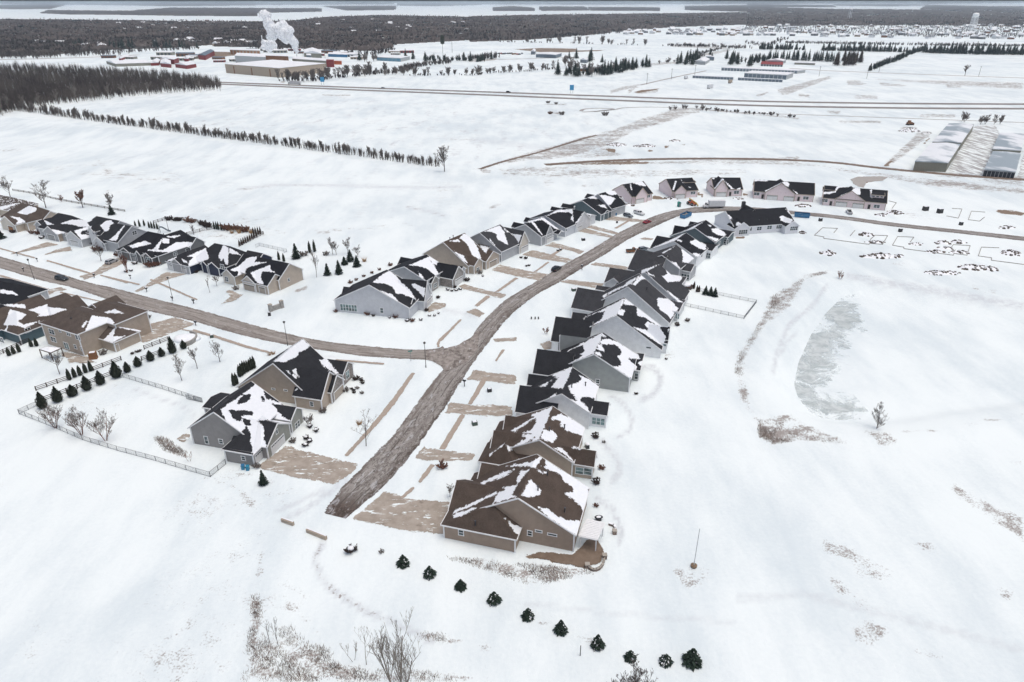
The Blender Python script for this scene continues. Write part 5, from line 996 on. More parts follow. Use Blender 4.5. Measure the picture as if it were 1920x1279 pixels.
# ------------------------------------------------ trees -------------
def rnd(a, b): return random.uniform(a, b)
def branch_mesh(seed, h=8, stems=1, spread=.35, dens=1., style='vase', r0=.14, lo=.22, tw=.022):
    """two meshes: trunk and limbs; twigs"""
    st = random.getstate(); random.seed(seed); T = MB(); C = MB()
    def grow(p, d, ln, r, lev, wob=.18):
        segs = 3 if lev < 2 else 2; q = Vector(p); dd = Vector(d); pts = [q.copy()]
        for i in range(segs):
            dd = (dd+Vector((rnd(-wob,wob),rnd(-wob,wob),rnd(-wob,wob)+.07))).normalized(); q = q+dd*(ln/segs); pts.append(q.copy())
        for i in range(segs):
            ra = r*(1-i/segs*.55); rb = r*(1-(i+1)/segs*.55)
            (T if lev < 2 else C).bar(pts[i], pts[i+1], ra, 6 if lev == 0 else (4 if lev < 2 else 3), rb)
        return pts, dd
    def sub(pts, d, ln, r, lev):
        if lev > 3: return
        n = int((7,6,5,4)[lev]*dens*(1.3 if lev == 0 else 1))
        for i in range(n):
            t = rnd(lo if lev == 0 else .15, 1); k = min(int(t*(len(pts)-1)), len(pts)-2); q = pts[k].lerp(pts[k+1], t*(len(pts)-1)-k)
            an = rnd(0, 2*math.pi); side = Vector((math.cos(an), math.sin(an), 0))
            up = {'vase': .9, 'round': .55, 'narrow': 2.3, 'cone': .35}[style]+rnd(-.15,.3)
            nd = (side*1.+Vector((0,0,up))+d*.5).normalized()
            if style == 'cone' and lev == 0: l2 = h*.30*(1.12-t)
            else: l2 = ln*(.55 if lev == 0 else .5)*(1.15-t*.5)*rnd(.7,1.1)
            pp, d2 = grow(q, nd, l2, max(r*.45, tw), lev+1)
            sub(pp, d2, l2, max(r*.45, tw), lev+1)
    for s_ in range(stems):
        an = 2*math.pi*s_/stems+rnd(-.4,.4); d = Vector((math.cos(an)*spread*(stems>1), math.sin(an)*spread*(stems>1), 1)).normalized()
        b = Vector((math.cos(an)*.15*(stems>1), math.sin(an)*.15*(stems>1), -.2))
        hh = h*(1 if stems == 1 else rnd(.75,1)); pts, dd = grow(b, d, hh*(.8 if style != 'cone' else .97), r0/math.sqrt(stems), 0, .07)
        sub(pts, dd, hh, r0/math.sqrt(stems)*.8, 0)
    random.setstate(st); return T, C
def tree_proto(name, label, cat, seed, mats, group=None, **k):
    T, C = branch_mesh(seed, **k); root = empty(name); T.build('trunk', mats[0], root); C.build('crown', mats[1], root); tag(root, label, cat, group); return root
def conifer(seed, h=4, w=2.4, kind='spruce', n=420, snow=.02):
    """trunk and a crown of needle sprays"""
    rs = np.random.RandomState(seed); T = MB(); T.bar((0,0,-.2), (0,0,h*.9), .05+h*.015, 6, .02)
    V = []; Q = []; mi = []
    for i in range(n):
        t = rs.rand()**(1.25 if kind != 'slim' else 1.); z = h*(.05+.95*t)
        if kind == 'spruce': R_ = w/2*(1-t)**.85*(.62+.55*rs.rand())+.06*h*(1-t)*0
        elif kind == 'slim': R_ = w/2*(1-t**2.2)**.8*(.85+.2*rs.rand())
        else: R_ = w/2*min(1, (1-t)*1.7+.04)*min(1,.75+t*2)*(.85+.22*rs.rand())   # drop shaped
        an = rs.rand()*6.283; f = .45+.55*rs.rand()**.5; x, y = math.cos(an), math.sin(an)
        c = np.array([x*R_*f, y*R_*f, z]); L_ = (.16*w*(1-t*.5)+.10)*(1. if kind == 'spruce' else .75)
        out = np.array([x, y, -.25 if kind == 'spruce' else 1.6]); out /= np.linalg.norm(out); sd = np.array([-y, x, rs.uniform(-.5,.5)]); sd /= np.linalg.norm(sd)
        b = len(V); k = L_*rs.uniform(.7,1.3); up = np.array([0,0,.18*k])
        V += [c-out*k*.5-sd*k*.12, c-sd*k*.42+up, c+out*k*.75, c+sd*k*.42+up, ]; Q.append((b,b+1,b+2,b+3)); mi.append(1 if rs.rand() < snow and x*.3+y*.2 < .2 else 0)
    q0 = .06*h; prof = [(w*.22,q0),(w*.24,.25*h),(w*.14,.6*h),(.02,.9*h)] if kind == 'spruce' else ([(w*.36,q0),(w*.40,.4*h),(w*.30,.7*h),(.02,.95*h)] if kind == 'slim' else [(w*.30,q0),(w*.42,.25*h),(w*.22,.65*h),(.02,.95*h)])
    for (r1,z1),(r2,z2) in zip(prof[:-1],prof[1:]):
        for a in range(9):
            a0, a1 = a*6.283/9, (a+1)*6.283/9; b = len(V); V += [np.array([r1*math.cos(a0),r1*math.sin(a0),z1]), np.array([r1*math.cos(a1),r1*math.sin(a1),z1]), np.array([r2*math.cos(a1),r2*math.sin(a1),z2]), np.array([r2*math.cos(a0),r2*math.sin(a0),z2])]; Q.append((b,b+1,b+2,b+3)); mi.append(0)
    me = np_mesh('crown', np.array(V), np.array(Q)); return T, me, mi
def conifer_proto(name, label, cat, seed, group=None, mat='pine', snow=.02, **k):
    T, me, mi = conifer(seed, snow=snow, **k); root = empty(name); T.build('trunk', M['bark'], root)
    me.materials.append(M[mat]); me.materials.append(M['snow']); me.polygons.foreach_set('material_index', mi[:len(me.polygons)])
    link('crown', me, root); tag(root, label, cat, group); return root
used = set()
def put(proto, p, s=1., label=None, group=None, sz=None, world=None, rz=None, z=0.):
    """first use moves the built thing itself, later ones copy it with its parts"""
    if proto.name in used: o = copy_tree(proto)
    else: o = proto; used.add(proto.name)
    q = world if world is not None else G(p)
    o.location = (q[0], q[1], z); o.rotation_euler = (0, 0, rnd(0, 6.28) if rz is None else rz); o.scale = (s, s, sz if sz else s)
    if label: o['label'] = label
    if group: o['group'] = group
    return o
ORD = ['first','second','third','fourth','fifth','sixth','seventh','eighth','ninth','tenth','eleventh','twelfth','thirteenth','fourteenth']
# ten young spruces in the foreground snow
sp = [conifer_proto('spruce_tree', 'x', 'spruce', 11+i, h=2.1, w=2.1, n=520, snow=s_) for i, s_ in enumerate((.05,.16))]
row = [(K17(1013,572),1.05,1.,0),(K17(1172,638),1.0,.98,0),(K18(150,418),.92,.85,0),(K18(365,505),1.05,.95,0),(K18(583,608),.95,.9,1),(K18(793,698),.98,1.1,0),(K18(1030,795),.95,1.15,0),(K18(1240,872),.85,.75,1),(K18(1467,900),.95,.8,1),(K18(1635,898),1.3,1.3,0)]
for i, (p, s_, z_, k) in enumerate(row):
    put(sp[k], p, s_, 'small dark spruce, %s from the left in the foreground row' % ORD[i] if i < 9 else 'tallest foreground spruce, at the right end of the row', 'young spruces in the foreground snow', sz=z_*1.05)
# drop-shaped arborvitae along the rail fences
ar = [conifer_proto('arborvitae', 'x', 'arborvitae', 31+i, mat='arbor', kind='drop', h=4, w=2.6, n=620, snow=0) for i in range(2)]
for i, (x, y, hh, w_) in enumerate([(345,1130,4.6,2.6),(467,1080,4.4,2.6),(585,1032,3.2,2.7),(700,985,4.2,2.6),(808,940,4.,2.6),(937,885,4.8,3.0),(1022,842,3.1,2.1),(1105,795,3.,2.3),(1207,750,3.1,2.3),(1295,715,2.8,2.1),(1383,690,5.2,2.5),(1470,655,2.8,1.9)]):
    put(ar[i%2], K6(x,y), w_/2.6, 'round-bottomed dark evergreen, %s from the lower left along the two rail fences' % ORD[i], 'large evergreens along the rail fences', sz=hh/4)
sl_ = [conifer_proto('arborvitae', 'x', 'arborvitae', 41, mat='arbor', kind='slim', h=3, w=1.1, n=260, snow=0), conifer_proto('arborvitae', 'x', 'arborvitae', 42, mat='arborb', kind='slim', h=3, w=1.0, n=240, snow=0)]
def slims(pts, hh, lab, grp, k=0, s=1.):
    for i, p in enumerate(pts): put(sl_[k], p, s, lab % (ORD[i] if '%s' in lab else ()) if '%s' in lab else lab, grp, sz=hh/3*rnd(.92,1.08))
slims([K6(558,905),K6(600,885),K6(643,870),K6(687,848),K6(730,835)], 3.2, 'slim dark evergreen behind the rail fence, %s from the left of five', 'five slim evergreens by the tan house', s=1.25)
slims([K6(75,712),K6(113,697),K6(155,682),K6(253,640),K6(295,635)], 2.7, 'slim evergreen along the fence of the blue house, %s from the left', 'slim evergreens by the blue house', s=1.2)
slims([K3(478,492),K3(497,482),K3(520,425),K3(535,415),K3(550,402),K3(565,392),K3(580,385),K3(597,375),K3(612,368),K3(628,362)], 3.6, 'slim evergreen in the dark hedge behind the corner house, %s from the left', 'hedge behind the corner house', s=1.2)
slims([K7(925,228),K7(945,230),K7(962,233),K7(985,236)], 3.6, 'slim evergreen in the back yard left of the russet shrubs, %s of four', 'four slim evergreens left of the russet shrubs')
slims([K7(1260,272),K7(1280,275),K7(1300,275),K7(1320,270)], 3.4, 'slim brownish evergreen right of the russet shrubs, %s of four', 'four slim evergreens at the yard corner', 1)
slims([K7(1140,370),K7(1158,360),K7(1175,350),K7(1193,342),K7(1212,335),K7(1230,322),K7(1247,312),K7(1265,302),K7(1285,292)], 2.8, 'slim brownish evergreen in the slanting yard row, %s from its near end', 'slanting row of slim evergreens', 1)
slims([K7(250,212),K7(285,207),K7(325,200),K7(367,217),K7(390,221),K7(412,223),K7(437,229)], 3.2, 'slim dark evergreen behind the playground slide, %s from the left', 'slim evergreens by the playground')
slims([K7(1478,492),K7(1520,505)], 3.4, 'slim evergreen behind the beige gable, %s from the left', 'pair of evergreens behind the beige house', s=1.2)
slims([K7(1742,430),K7(1783,422)], 4.8, 'tall slim evergreen in the snow right of the spruce, %s of two', 'two tall slim evergreens', s=1.4)
slims([K23(1168,822),K23(1200,858),K23(1222,858)], 2.6, 'small brown evergreen beside the rear deck, %s of three', 'small evergreens beside the rear deck', 1)
cs = [conifer_proto('spruce_tree', 'x', 'spruce', 51+i, h=4.5, w=3.0, n=520, snow=.01) for i in range(3)]
for p, hh, w_, k, lab in [(K7(1625,480),6.2,3.4,0,'tall dark spruce behind the beige gable house'),(K7(1893,622),4.6,2.6,1,'spruce standing alone right of the thin bare tree'),(K4(75,640),5.2,2.9,2,'nearest spruce of the group left of the blue-grey house'),(K4(125,558),3.2,2.6,0,'smallest spruce of the group left of the blue-grey house'),(K4(178,528),4.8,3.0,1,'farthest spruce of the group left of the blue-grey house'),(K4(238,575),4.4,2.9,2,'rightmost spruce of the group left of the blue-grey house'),
    (K3(697,1232),3.6,1.9,0,'lone spruce beside the driveway of the grey corner house'),(K5(1118,440),4.6,3.2,1,'spruce in front of the round bare tree in the far yard'),(K5(5,680),4.5,4.,2,'dark round evergreen cut by the left edge, in front of the brown roofs'),
    (K23(1293,885),3.2,2.1,0,'leftmost of three evergreens in the fenced pond-side yard'),(K23(1347,894),3.2,2.1,1,'middle one of three evergreens in the fenced pond-side yard'),(K23(1395,906),3.2,2.1,2,'rightmost of three evergreens in the fenced pond-side yard')]:
    put(cs[k], p, w_/3, lab, 'garden spruces', sz=hh/4.5)
# bare trees
def one(p, label, seed, h, mats=('bark','twig'), cat='tree', name='bare_tree', zz=0., **k):
    t = tree_proto(name, label, cat, seed, [M[m] for m in mats], h=h, **k); return put(t, p, z=zz)
one((752,1318), 'tall bare pale-stemmed tree cut by the bottom edge of the picture', 3, 16, ('barkp','barkp'), stems=5, spread=.24, dens=.85, style='narrow', r0=.30, lo=.22, tw=.015)
one((1180,1345), 'top of a bare bushy tree at the bottom edge, right of the tall pale one', 5, 8.5, ('bark','bark'), stems=5, spread=.3, dens=1.2, tw=.022)
one(K17(210,1045), 'thin bare sapling in the dry grass, left one of two', 6, 4.6, ('bark','bark'), r0=.05, dens=.6, style='narrow', tw=.012)
one(K17(262,1060), 'thin bare sapling in the dry grass, right one of two', 7, 6., ('bark','bark'), r0=.05, dens=.6, style='narrow', tw=.012)
one(K17(792,1175), 'thin bare sapling just left of the tall pale tree', 8, 8., ('barkp','barkp'), r0=.06, dens=.6, style='narrow', tw=.014)
one(K17(715,1152), 'low thin sapling left of the tall pale tree and its neighbour', 9, 5., ('barkp','barkp'), r0=.05, dens=.6, stems=2, style='narrow', tw=.014)
for i, (x, y, hh) in enumerate([(420,330,7.2),(615,380,7.6),(795,425,7.8)]): one(K21(x,y), 'bare reddish multi-stemmed tree inside the wire fence, %s from the left' % ORD[i], 20+i, hh, ('barkr','twig'), stems=4, spread=.32, dens=.9, r0=.16, tw=.02)
one(K21(1420,580), 'tiny bare sapling beside the grey corner house', 24, 2.6, ('barkr','barkr'), stems=2, dens=.6, r0=.05, tw=.018)
for i, (x, y, hh) in enumerate([(85,455,7.),(200,365,6.),(370,315,6.4)]): one(K3(x,y), 'slender bare tree in the open snow by the curved stone wall, %s from the left' % ORD[i], 26+i, hh, ('bark','twig'), dens=1., r0=.10, tw=.02)
one(K3(1465,945), 'bare street tree beside the sidewalk of the two corner houses', 30, 9., ('bark','twig'), dens=.8, r0=.11, tw=.02, style='round')
one(K6(478,860), 'bare tree right of the pergola behind the two-storey house', 32, 6.5, ('bark','twig'), dens=1., r0=.11, tw=.022, style='round')
one(K16(955,1092), 'bare conical larch on the near pond bank', 33, 6.4, ('bark','twig'), dens=1.25, r0=.10, tw=.014, style='vase', lo=.05, cat='larch', name='larch_tree')
one(K16(722,150), 'small bare bush on the far pond bank', 34, 3.4, ('barkr','barkr'), stems=4, dens=.8, r0=.1, tw=.02, name='bush', cat='bush')
one(K5(105,275), 'large bare tree behind the brown roofs at the left edge', 36, 11, dens=1.1, r0=.2, tw=.035, style='round')
one(K5(460,375), 'large bare tree behind the black-roofed house', 37, 12, dens=1.2, r0=.22, tw=.035, style='round')
one(K5(830,370), 'russet tree still holding its leaves in the open snow', 38, 8.5, ('bark','bushr'), dens=1.35, r0=.2, tw=.075, style='round')
one(K5(615,312), 'small russet bush left of the russet tree', 39, 3.6, ('barkr','bushr'), dens=1., r0=.1, tw=.05, style='round', name='bush', cat='bush')
one(K5(1100,395), 'round bare tree rising behind a spruce', 40, 8., dens=1.3, r0=.14, tw=.035, style='round')
one(K5(1010,905), 'bare tree in front of the tall grey house, near the silver car', 42, 7.2, dens=1., r0=.12, tw=.025)
one(K5(1272,1020), 'reddish multi-stemmed tree in front of the dark grey house', 43, 7.5, ('barkr','barkr'), stems=4, spread=.14, dens=.9, r0=.16, tw=.024, style='narrow')
one(K7(1800,640), 'thin bare tree right of the two tall slim evergreens', 44, 9.5, dens=.9, r0=.1, tw=.025, style='narrow')
one(K7(885,772), 'thin bare tree on the lawn of the navy blue house', 45, 5.5, dens=.7, r0=.07, tw=.02, style='narrow')
one(K7(945,715), 'bushy bare tree beside the porch of the beige house', 46, 3.6, dens=1.1, r0=.08, tw=.025, style='round')
one(K7(745,275), 'bare tree beside the rail fence behind the dark grey house', 47, 4.5, dens=.9, r0=.08, tw=.03)
one(K4(20,470), 'leftmost bare tree behind the spruce group', 48, 6.5, dens=1., r0=.1, tw=.03)
one(K4(52,470), 'second bare tree behind the spruce group', 49, 5., dens=1., r0=.1, tw=.03)
one(K4(152,460), 'tall bare tree behind the farthest spruce', 50, 6.5, dens=1., r0=.1, tw=.03)
one(K4(245,490), 'round bare tree behind the rightmost spruce', 51, 4.5, dens=1., r0=.1, tw=.03, style='round')
one(K15(1778,345), 'tall bare tree standing alone at the right end of the tree row', 52, 15, dens=1.2, r0=.28, tw=.06, style='vase')
one(K14(1510,525), 'lone spreading bare tree in the white field beyond the highway', 53, 13, dens=1.1, r0=.4, tw=.12, style='round')
one(K2(655,400), 'small spreading bare shrub on the lawn before the big white house', 54, 2.4, ('barkr','barkr'), stems=3, spread=.5, dens=.9, r0=.08, tw=.03, name='bush', cat='bush')
one(K1(155,680), 'small round bare tree at the corner of the nearest house', 55, 3., dens=1., r0=.06, tw=.02, style='round')
one(K3(1040,790), 'bare ornamental shrub in front of the grey corner house', 56, 3.2, ('barkr','twig'), stems=3, spread=.4, dens=1., r0=.07, tw=.02, name='bush', cat='bush')
# shrubs: low clumps of twigs, some with snow caps
def shrub_proto(seed, mat, snowy=False, tw=.03):
    T, C = branch_mesh(seed, h=1.2, stems=7, spread=.9, dens=.8, style='round', r0=.05, lo=.1, tw=tw); T.add(C.v, C.f)
    root = empty('shrub'); T.build('twigs', M[mat], root)
    if snowy: s_ = MB(); s_.lathe((0,0,.55), [(.05,-.12),(.42,-.05),(.38,.12),(.2,.22),(.03,.25)], 9); s_.build('snow_cap', M['snow'], root, True)
    tag(root, 'x', 'shrub'); return root
shp = [shrub_proto(61,'bushd',True,.045), shrub_proto(62,'bushr',False,.045), shrub_proto(63,'twig',False,.03), shrub_proto(64,'bushd',False,.06)]
SH = [(K3,[(1043,805,1,0),(1090,835,1,0),(1015,890,1,0),(1042,915,1,0),(1012,945,1,0),(915,915,1.2,2),(648,1105,1.2,2)],'round dark shrub with a snow cap beside the drive of the grey corner house'),
 (K3,[(1388,448,1.3,3),(1430,455,.9,3),(1440,475,.9,3),(1312,535,1.3,2),(1355,520,.6,3),(1372,530,.7,3),(1374,548,.7,3),(1400,515,.8,2),(1435,552,.8,2),(1142,690,1.4,2)],'low shrub before the stone gables of the tan corner house'),
 (K1,[(1125,285,1.3,3),(1165,495,1.1,1),(1130,590,1.3,3),(1128,745,.8,1),(1180,320,.6,2)],'russet shrub at the back of the brown-roofed houses'),
 (K4,[(45,985,1.,1),(330,1010,1.3,1),(385,1022,.8,3),(585,1035,1.4,1),(530,1040,.7,0),(690,1070,1,0),(735,1070,1.2,1),(810,1060,.8,0),(860,975,1.2,3),(965,860,1.1,3),(890,1022,.7,0),(935,1022,.7,0),(970,1000,.7,0),(1055,790,.9,0),(1090,797,.9,0),(1130,795,.9,0),(1168,785,.9,0),(1115,765,1.2,3),(1225,705,1.5,3),(1343,640,1.5,2),(1370,665,.7,0)],'shrub along the fronts of the first houses on the left'),
 (K4,[(1555,490,1.9,2),(1515,465,.9,3),(1712,500,.9,3),(1755,505,1.1,3),(1762,575,.7,3),(1785,570,.8,3)],'shrub on the lawns of the beige and the grey house'),
 (K4,[(178,725,1.2,1),(230,700,1.,1),(298,667,1.,1),(372,637,1.,1),(440,608,1.,1),(537,568,1.3,1)],'small russet shrub in the planted line behind the blue-grey house'),
 (K7,[(535,150,2.4,3),(590,155,2.,3),(620,155,2.2,3),(695,165,2.5,1),(738,172,2.2,1),(820,190,2.6,3),(850,205,2.6,3),(875,210,2.,3)],'dark shrub inside the rail fence of the far yard'),
 (K7,[(1030,235,3.2,1),(1078,232,2.8,1),(1140,242,3.,1),(1190,250,3.,1)],'large round russet shrub in the far yard, in a row of four'),
 (K5,[(320,630,1.8,1),(385,635,2.2,1),(420,680,1.4,0),(905,740,1.6,3),(960,800,2.2,1),(1010,800,1.6,3),(1180,850,2.,1),(1500,960,2.6,1),(1560,950,2.4,1),(1260,1015,1.,0),(1310,1005,.9,0),(1350,935,1.4,0),(130,620,1.6,3)],'shrub in front of the upper side-street houses'),
 (K7,[(940,600,1.2,0),(970,605,1.2,0),(770,600,1.2,3),(860,580,1.6,3),(1110,745,1.6,2),(1690,455,2.4,2),(1880,450,1.8,2)],'shrub near the navy blue and beige houses'),
 (K6,[(1100,420,1.8,2),(1140,420,1.8,2),(1180,420,1.6,2),(825,700,1.6,2),(965,600,.8,3),(1058,700,.8,3),(1115,680,.8,3),(1098,685,.8,3)],'shrub around the two-storey tan house'),
 (K2,[(1580,340,1.2,3),(1650,310,1.2,2),(1500,580,.6,3),(1290,825,.7,3)],'shrub at the back of the white and grey houses'),
 (K17,[(700,495,1.5,0),(883,500,.7,2)],'small snow-capped shrub in the snow past the street end'),
 (K19,[(905,865,1.6,1)],'orange-brown shrub on the lawn of the second drive'),
 (K13,[(560,790,3,1),(640,795,3.6,2),(940,800,4,2),(545,715,2.8,2),(600,722,2.6,2)],'bush in the snow between the field and the highway')]
for K, lst, lab in SH:
    n = 0
    for x, y, s_, k in lst: put(shp[k], K(x,y), s_, lab, lab+'s' if False else 'shrubs: '+lab[:38])
grass_t = MB()
for i in range(70):
    an = rnd(0,6.28); r_ = rnd(0,.35); x, y = math.cos(an)*r_, math.sin(an)*r_; l_ = rnd(.6,1.2); w_ = .035
    grass_t.add([(x-w_,y,0),(x+w_,y,0),(x+math.cos(an)*l_*.45,y+math.sin(an)*l_*.45,l_)], [(0,1,2)])
gt = grass_t.build('ornamental_grass', M['tuft']); tag(gt, 'x', 'grass tuft')
for p, s_, lab in [(K3(1415,785),1.3,'tan grass clump by the street tree'),(K3(740,265),1.3,'tan grass clump behind the corner house, left one'),(K3(770,258),1.1,'tan grass clump behind the corner house, right one'),(K4(308,530),2.,'tan grass clump right of the spruce group'),(K7(1080,262),2.6,'golden grass clump below the russet shrubs, left one'),(K7(1140,262),2.,'golden grass clump below the russet shrubs, middle one'),(K7(1240,262),2.,'golden grass clump below the russet shrubs, right one')]: put(gt, p, s_, lab, 'ornamental grass clumps')
# tree row behind the swell
A = G((-20,205)); B_ = G((808,318)); d = (B_-A).normalized(); nrm = Vector((-d.y, d.x, 0)); 
rowp = [tree_proto('bare_tree', 'bare tree in the long row behind the snowy rise', 'tree', 70+i, [M['bark'], M['twig']], 'trees in the long row behind the rise', h=9.5, stems=2+i%3, spread=.14, dens=1.35, r0=.12, lo=.03, tw=.026, style='narrow') for i in range(5)]
nrow = 128; LL = (B_-A).length
for i in range(nrow):
    t = 1-(1-(i+rnd(-.35,.35))/nrow)**1.25 if False else (i+rnd(-.4,.4))/nrow
    t = min(max(t,0),1)**.9; q = A+d*LL*t+nrm*rnd(7,11); s_ = (.92-.32*t)*rnd(.65,1.12)
    put(rowp[random.randrange(5)], None, s_, world=q)
# ------------------------------------------------ woods -------------
def leafmat(name, cols, sc=.02):
    m, nt, b = newmat(name); P = pos(nt); n = noise(nt, P, sc, 4, .6); n2 = noise(nt, P, sc*12, 3, .7)
    c = mix(nt, maprange(nt, n, .35, .65), cols[0], cols[1]); c = mix(nt, maprange(nt, n2, .55, .72, 0, .8), c, cols[2])
    L(nt, c, b.inputs['Base Color']); b.inputs['Roughness'].default_value = 1; b.inputs['Specular IOR Level'].default_value = 0; return m
M['woodn'] = leafmat('near wood twigs', ((.065,.052,.048),(.13,.108,.095),(.22,.19,.17)), .03)
M['woodf'] = leafmat('far wood canopy', ((.040,.033,.032),(.090,.074,.068),(.20,.185,.18)), .005)
def in_poly_samples(poly, sx, sy, jit=.5):
    xs = [p[0] for p in poly]; ys = [p[1] for p in poly]
    X, Y = np.meshgrid(np.arange(min(xs), max(xs), sx), np.arange(min(ys), max(ys), sy))
    X = X+np.random.uniform(-jit, jit, X.shape)*sx; Y = Y+np.random.uniform(-jit, jit, Y.shape)*sy
    d = sdist(X.ravel(), Y.ravel(), poly); k = d > 0; return X.ravel()[k], Y.ravel()[k], d[k]
def ground_of(X, Y, z=0.):
    u = (X-960)/F; v = (Y-639.5)/F; D = (CZ-z)/(SP+v*CP); return D*u, D*(CP-v*SP)
def brush(name, pts, h, wid, blades, mat, label, thick=.16, gaps=None):
    """bare crowns: fans of narrow upright blades on a stem, one stuff object"""
    x, y = pts; n = len(x); rs = np.random
    hh = h*rs.uniform(.5,1.2,n); V = []; 
    N_ = n*blades; i = np.repeat(np.arange(n), blades)
    an = rs.uniform(0, 2*np.pi, N_); t = rs.uniform(.1,.6,N_); top = rs.uniform(.65,1.0,N_); r = wid*rs.uniform(.15,1,N_)*(1.1-.6*(top-.65)/.35)
    bx = x[i]+np.cos(an)*r*.25; by = y[i]+np.sin(an)*r*.25; bz = hh[i]*t; tx = x[i]+np.cos(an)*r; ty = y[i]+np.sin(an)*r; tz = hh[i]*top
    a2 = rs.uniform(0, np.pi, N_); wx = np.cos(a2)*thick*rs.uniform(.6,1.6,N_); wy = np.sin(a2)*thick*.5
    tri = np.stack([np.stack([bx-wx,by-wy,bz],-1), np.stack([bx+wx,by+wy,bz],-1), np.stack([tx,ty,tz],-1)], 1).reshape(-1,3)
    # stems
    st = np.stack([np.stack([x-.16,y,0*x-.2],-1), np.stack([x+.16,y,0*x-.2],-1), np.stack([x,y,hh*.8],-1)], 1).reshape(-1,3)
    W = np.concatenate([tri, st]); q = np.arange(len(W)).reshape(-1,3); me = np_mesh(name, W, q); me.materials.append(M[mat]); o = link(name, me); tag(o, label, 'wood', kind='stuff'); return o
rq = [A+d*LL*random.random()**.95+nrm*rnd(6,12) for _ in range(800)]
ROWB = (np.array([q.x for q in rq]), np.array([q.y for q in rq]))
WL = K11(-300,930, 0,865, 150,825, 420,785, 800,745, 1100,712, 1400,692, 1665,680, 1660,650, 1500,612, 1200,580, 700,545, 0,520, -300,520)
X_, Y_, _ = in_poly_samples(WL, 3.7, 1.5, 1.2); gx, gy = ground_of(X_, Y_)
brush('bare_wood', (gx, gy), 13.5, 3.4, 40, 'woodn', 'dark mass of bare woodland on the left', .065)
brush('row_brushwood', ROWB, 6., 1.5, 14, 'woodn', 'brushwood and stems between the trees of the long row', .05)
wt = [tree_proto('bare_tree', 'pale-trunked bare tree at the front edge of the dark left wood', 'tree', 90+i, [M['barkp'], M['twig']], 'trees along the front edge of the wood', h=14, dens=1.0, r0=.22, lo=.25, tw=.08, style='vase') for i in range(3)]
edge = smooth_pts([G(p) for p in K11(0,872, 150,830, 420,790, 800,750, 1100,716, 1400,696, 1660,684)], 14)
for e_ in edge: put(wt[random.randrange(3)], None, rnd(.7,1.1), world=(e_[0]+rnd(-3,3), e_[1]+rnd(-3,6)))
def canopy(name, poly, h, label, sx=3., sy=1., mat='woodf', edge=2.5):
    xs = [p[0] for p in poly]; ys = [p[1] for p in poly]
    X, Y = np.meshgrid(np.arange(min(xs), max(xs)+sx, sx), np.arange(max(6., min(ys)-1), max(ys)+sy+1, sy))
    d = sdist(X.ravel(), Y.ravel()*1., poly).reshape(X.shape)
    x, y = ground_of(X, Y); z = np.where(d > 0, h*(.45+.55*np.random.rand(*X.shape)**1.5)*np.clip(d/edge+.35,0,1), -1.)
    g_ = np.sin(X*.09+np.sin(Y*.8)*2)+np.sin(X*.031+Y*1.3)+.7*np.sin(X*.013-Y*.45)+np.random.uniform(-.9,.9,X.shape) < (.95 if sx < 3.5 else 9)
    me, u = grid_mesh(name, x, y, z, (d > -1.2) & g_); me.materials.append(M[mat]); o = link(name, me); tag(o, label, 'wood', kind='stuff'); return o
FW = [ (PP(-60,37, 60,37, 230,39, 480,42, 480,80, 400,84, 330,89, 220,93, 150,97, 100,103, -60,108), 1),
 (K12(0,165, 560,152, 800,125, 1200,110, 1920,125, 1920,285, 1320,318, 1280,343, 1150,368, 650,350, 350,340, 0,335), 1),
 (K13(0,115, 500,103, 1000,97, 1500,92, 1920,85, 1920,170, 1400,188, 1050,218, 800,245, 400,275, 0,290), 1),
 (K14(0,45, 600,62, 1200,66, 1920,62, 1920,185, 1300,175, 800,175, 300,178, 0,180), 1)]
for i, (pl, _) in enumerate(FW):
    lab = ['bare woods behind the red-roofed buildings','bare woods behind the steam plume','bare woods beyond the white field in the middle','bare woods around the water tower'][i]
    canopy('distant_wood', pl, 10, lab, 3., .8)
    X_, Y_, _ = in_poly_samples(pl, 4.2, 1.5); k = .7*np.sin(X_*.11+Y_*.5)+np.sin(X_*.037-Y_*.9)+np.random.uniform(-1,1,len(X_)) > -.2
    gx, gy = ground_of(X_[k], Y_[k]); brush('distant_wood', (gx, gy), 14, 6, 9, 'woodf', lab+', single crowns standing out', .8)
X_, Y_, _ = in_poly_samples(K14(-60,185, 300,175, 900,165, 1920,150, 1990,270, 1300,262, 800,250, 300,235, 0,225), 5, 1.3); k = np.random.rand(len(X_)) < .8; gx, gy = ground_of(X_[k], Y_[k]); brush('garden_trees', (gx, gy), 11, 5, 10, 'woodf', 'bare trees among the far houses below the water tower', .45)
FAR = [K11(-100,38, 400,30, 500,36, 380,66, 100,70, -100,62), K11(360,78, 960,84, 1300,58, 1920,62, 1920,122, 1300,118, 900,112, 500,108, 300,100), K12(0,62, 780,60, 780,84, 400,92, 0,108), K12(780,44, 1320,42, 1300,72, 960,76), K12(1320,20, 1920,16, 1920,36, 1560,44, 1320,40), K12(0,16, 1300,18, 1300,30, 700,34, 0,36),
 K13(160,52, 300,42, 450,56, 450,76, 160,76), K13(480,46, 800,46, 830,72, 500,76), K13(820,50, 1310,52, 1310,76, 840,74), K13(1490,42, 1920,36, 1920,82, 1490,70), K13(0,16, 900,18, 1900,14, 1920,26, 900,32, 0,30), K14(0,12, 1920,10, 1920,22, 1300,26, 600,24, 0,30), K14(0,30, 600,36, 620,50, 0,50), K14(1250,34, 1700,44, 1920,44, 1920,64, 1200,64), K11(0,14, 1920,16, 1920,40, 1300,46, 500,34, 0,28), K14(600,28,1250,30,1250,38,1000,44,620,40)]
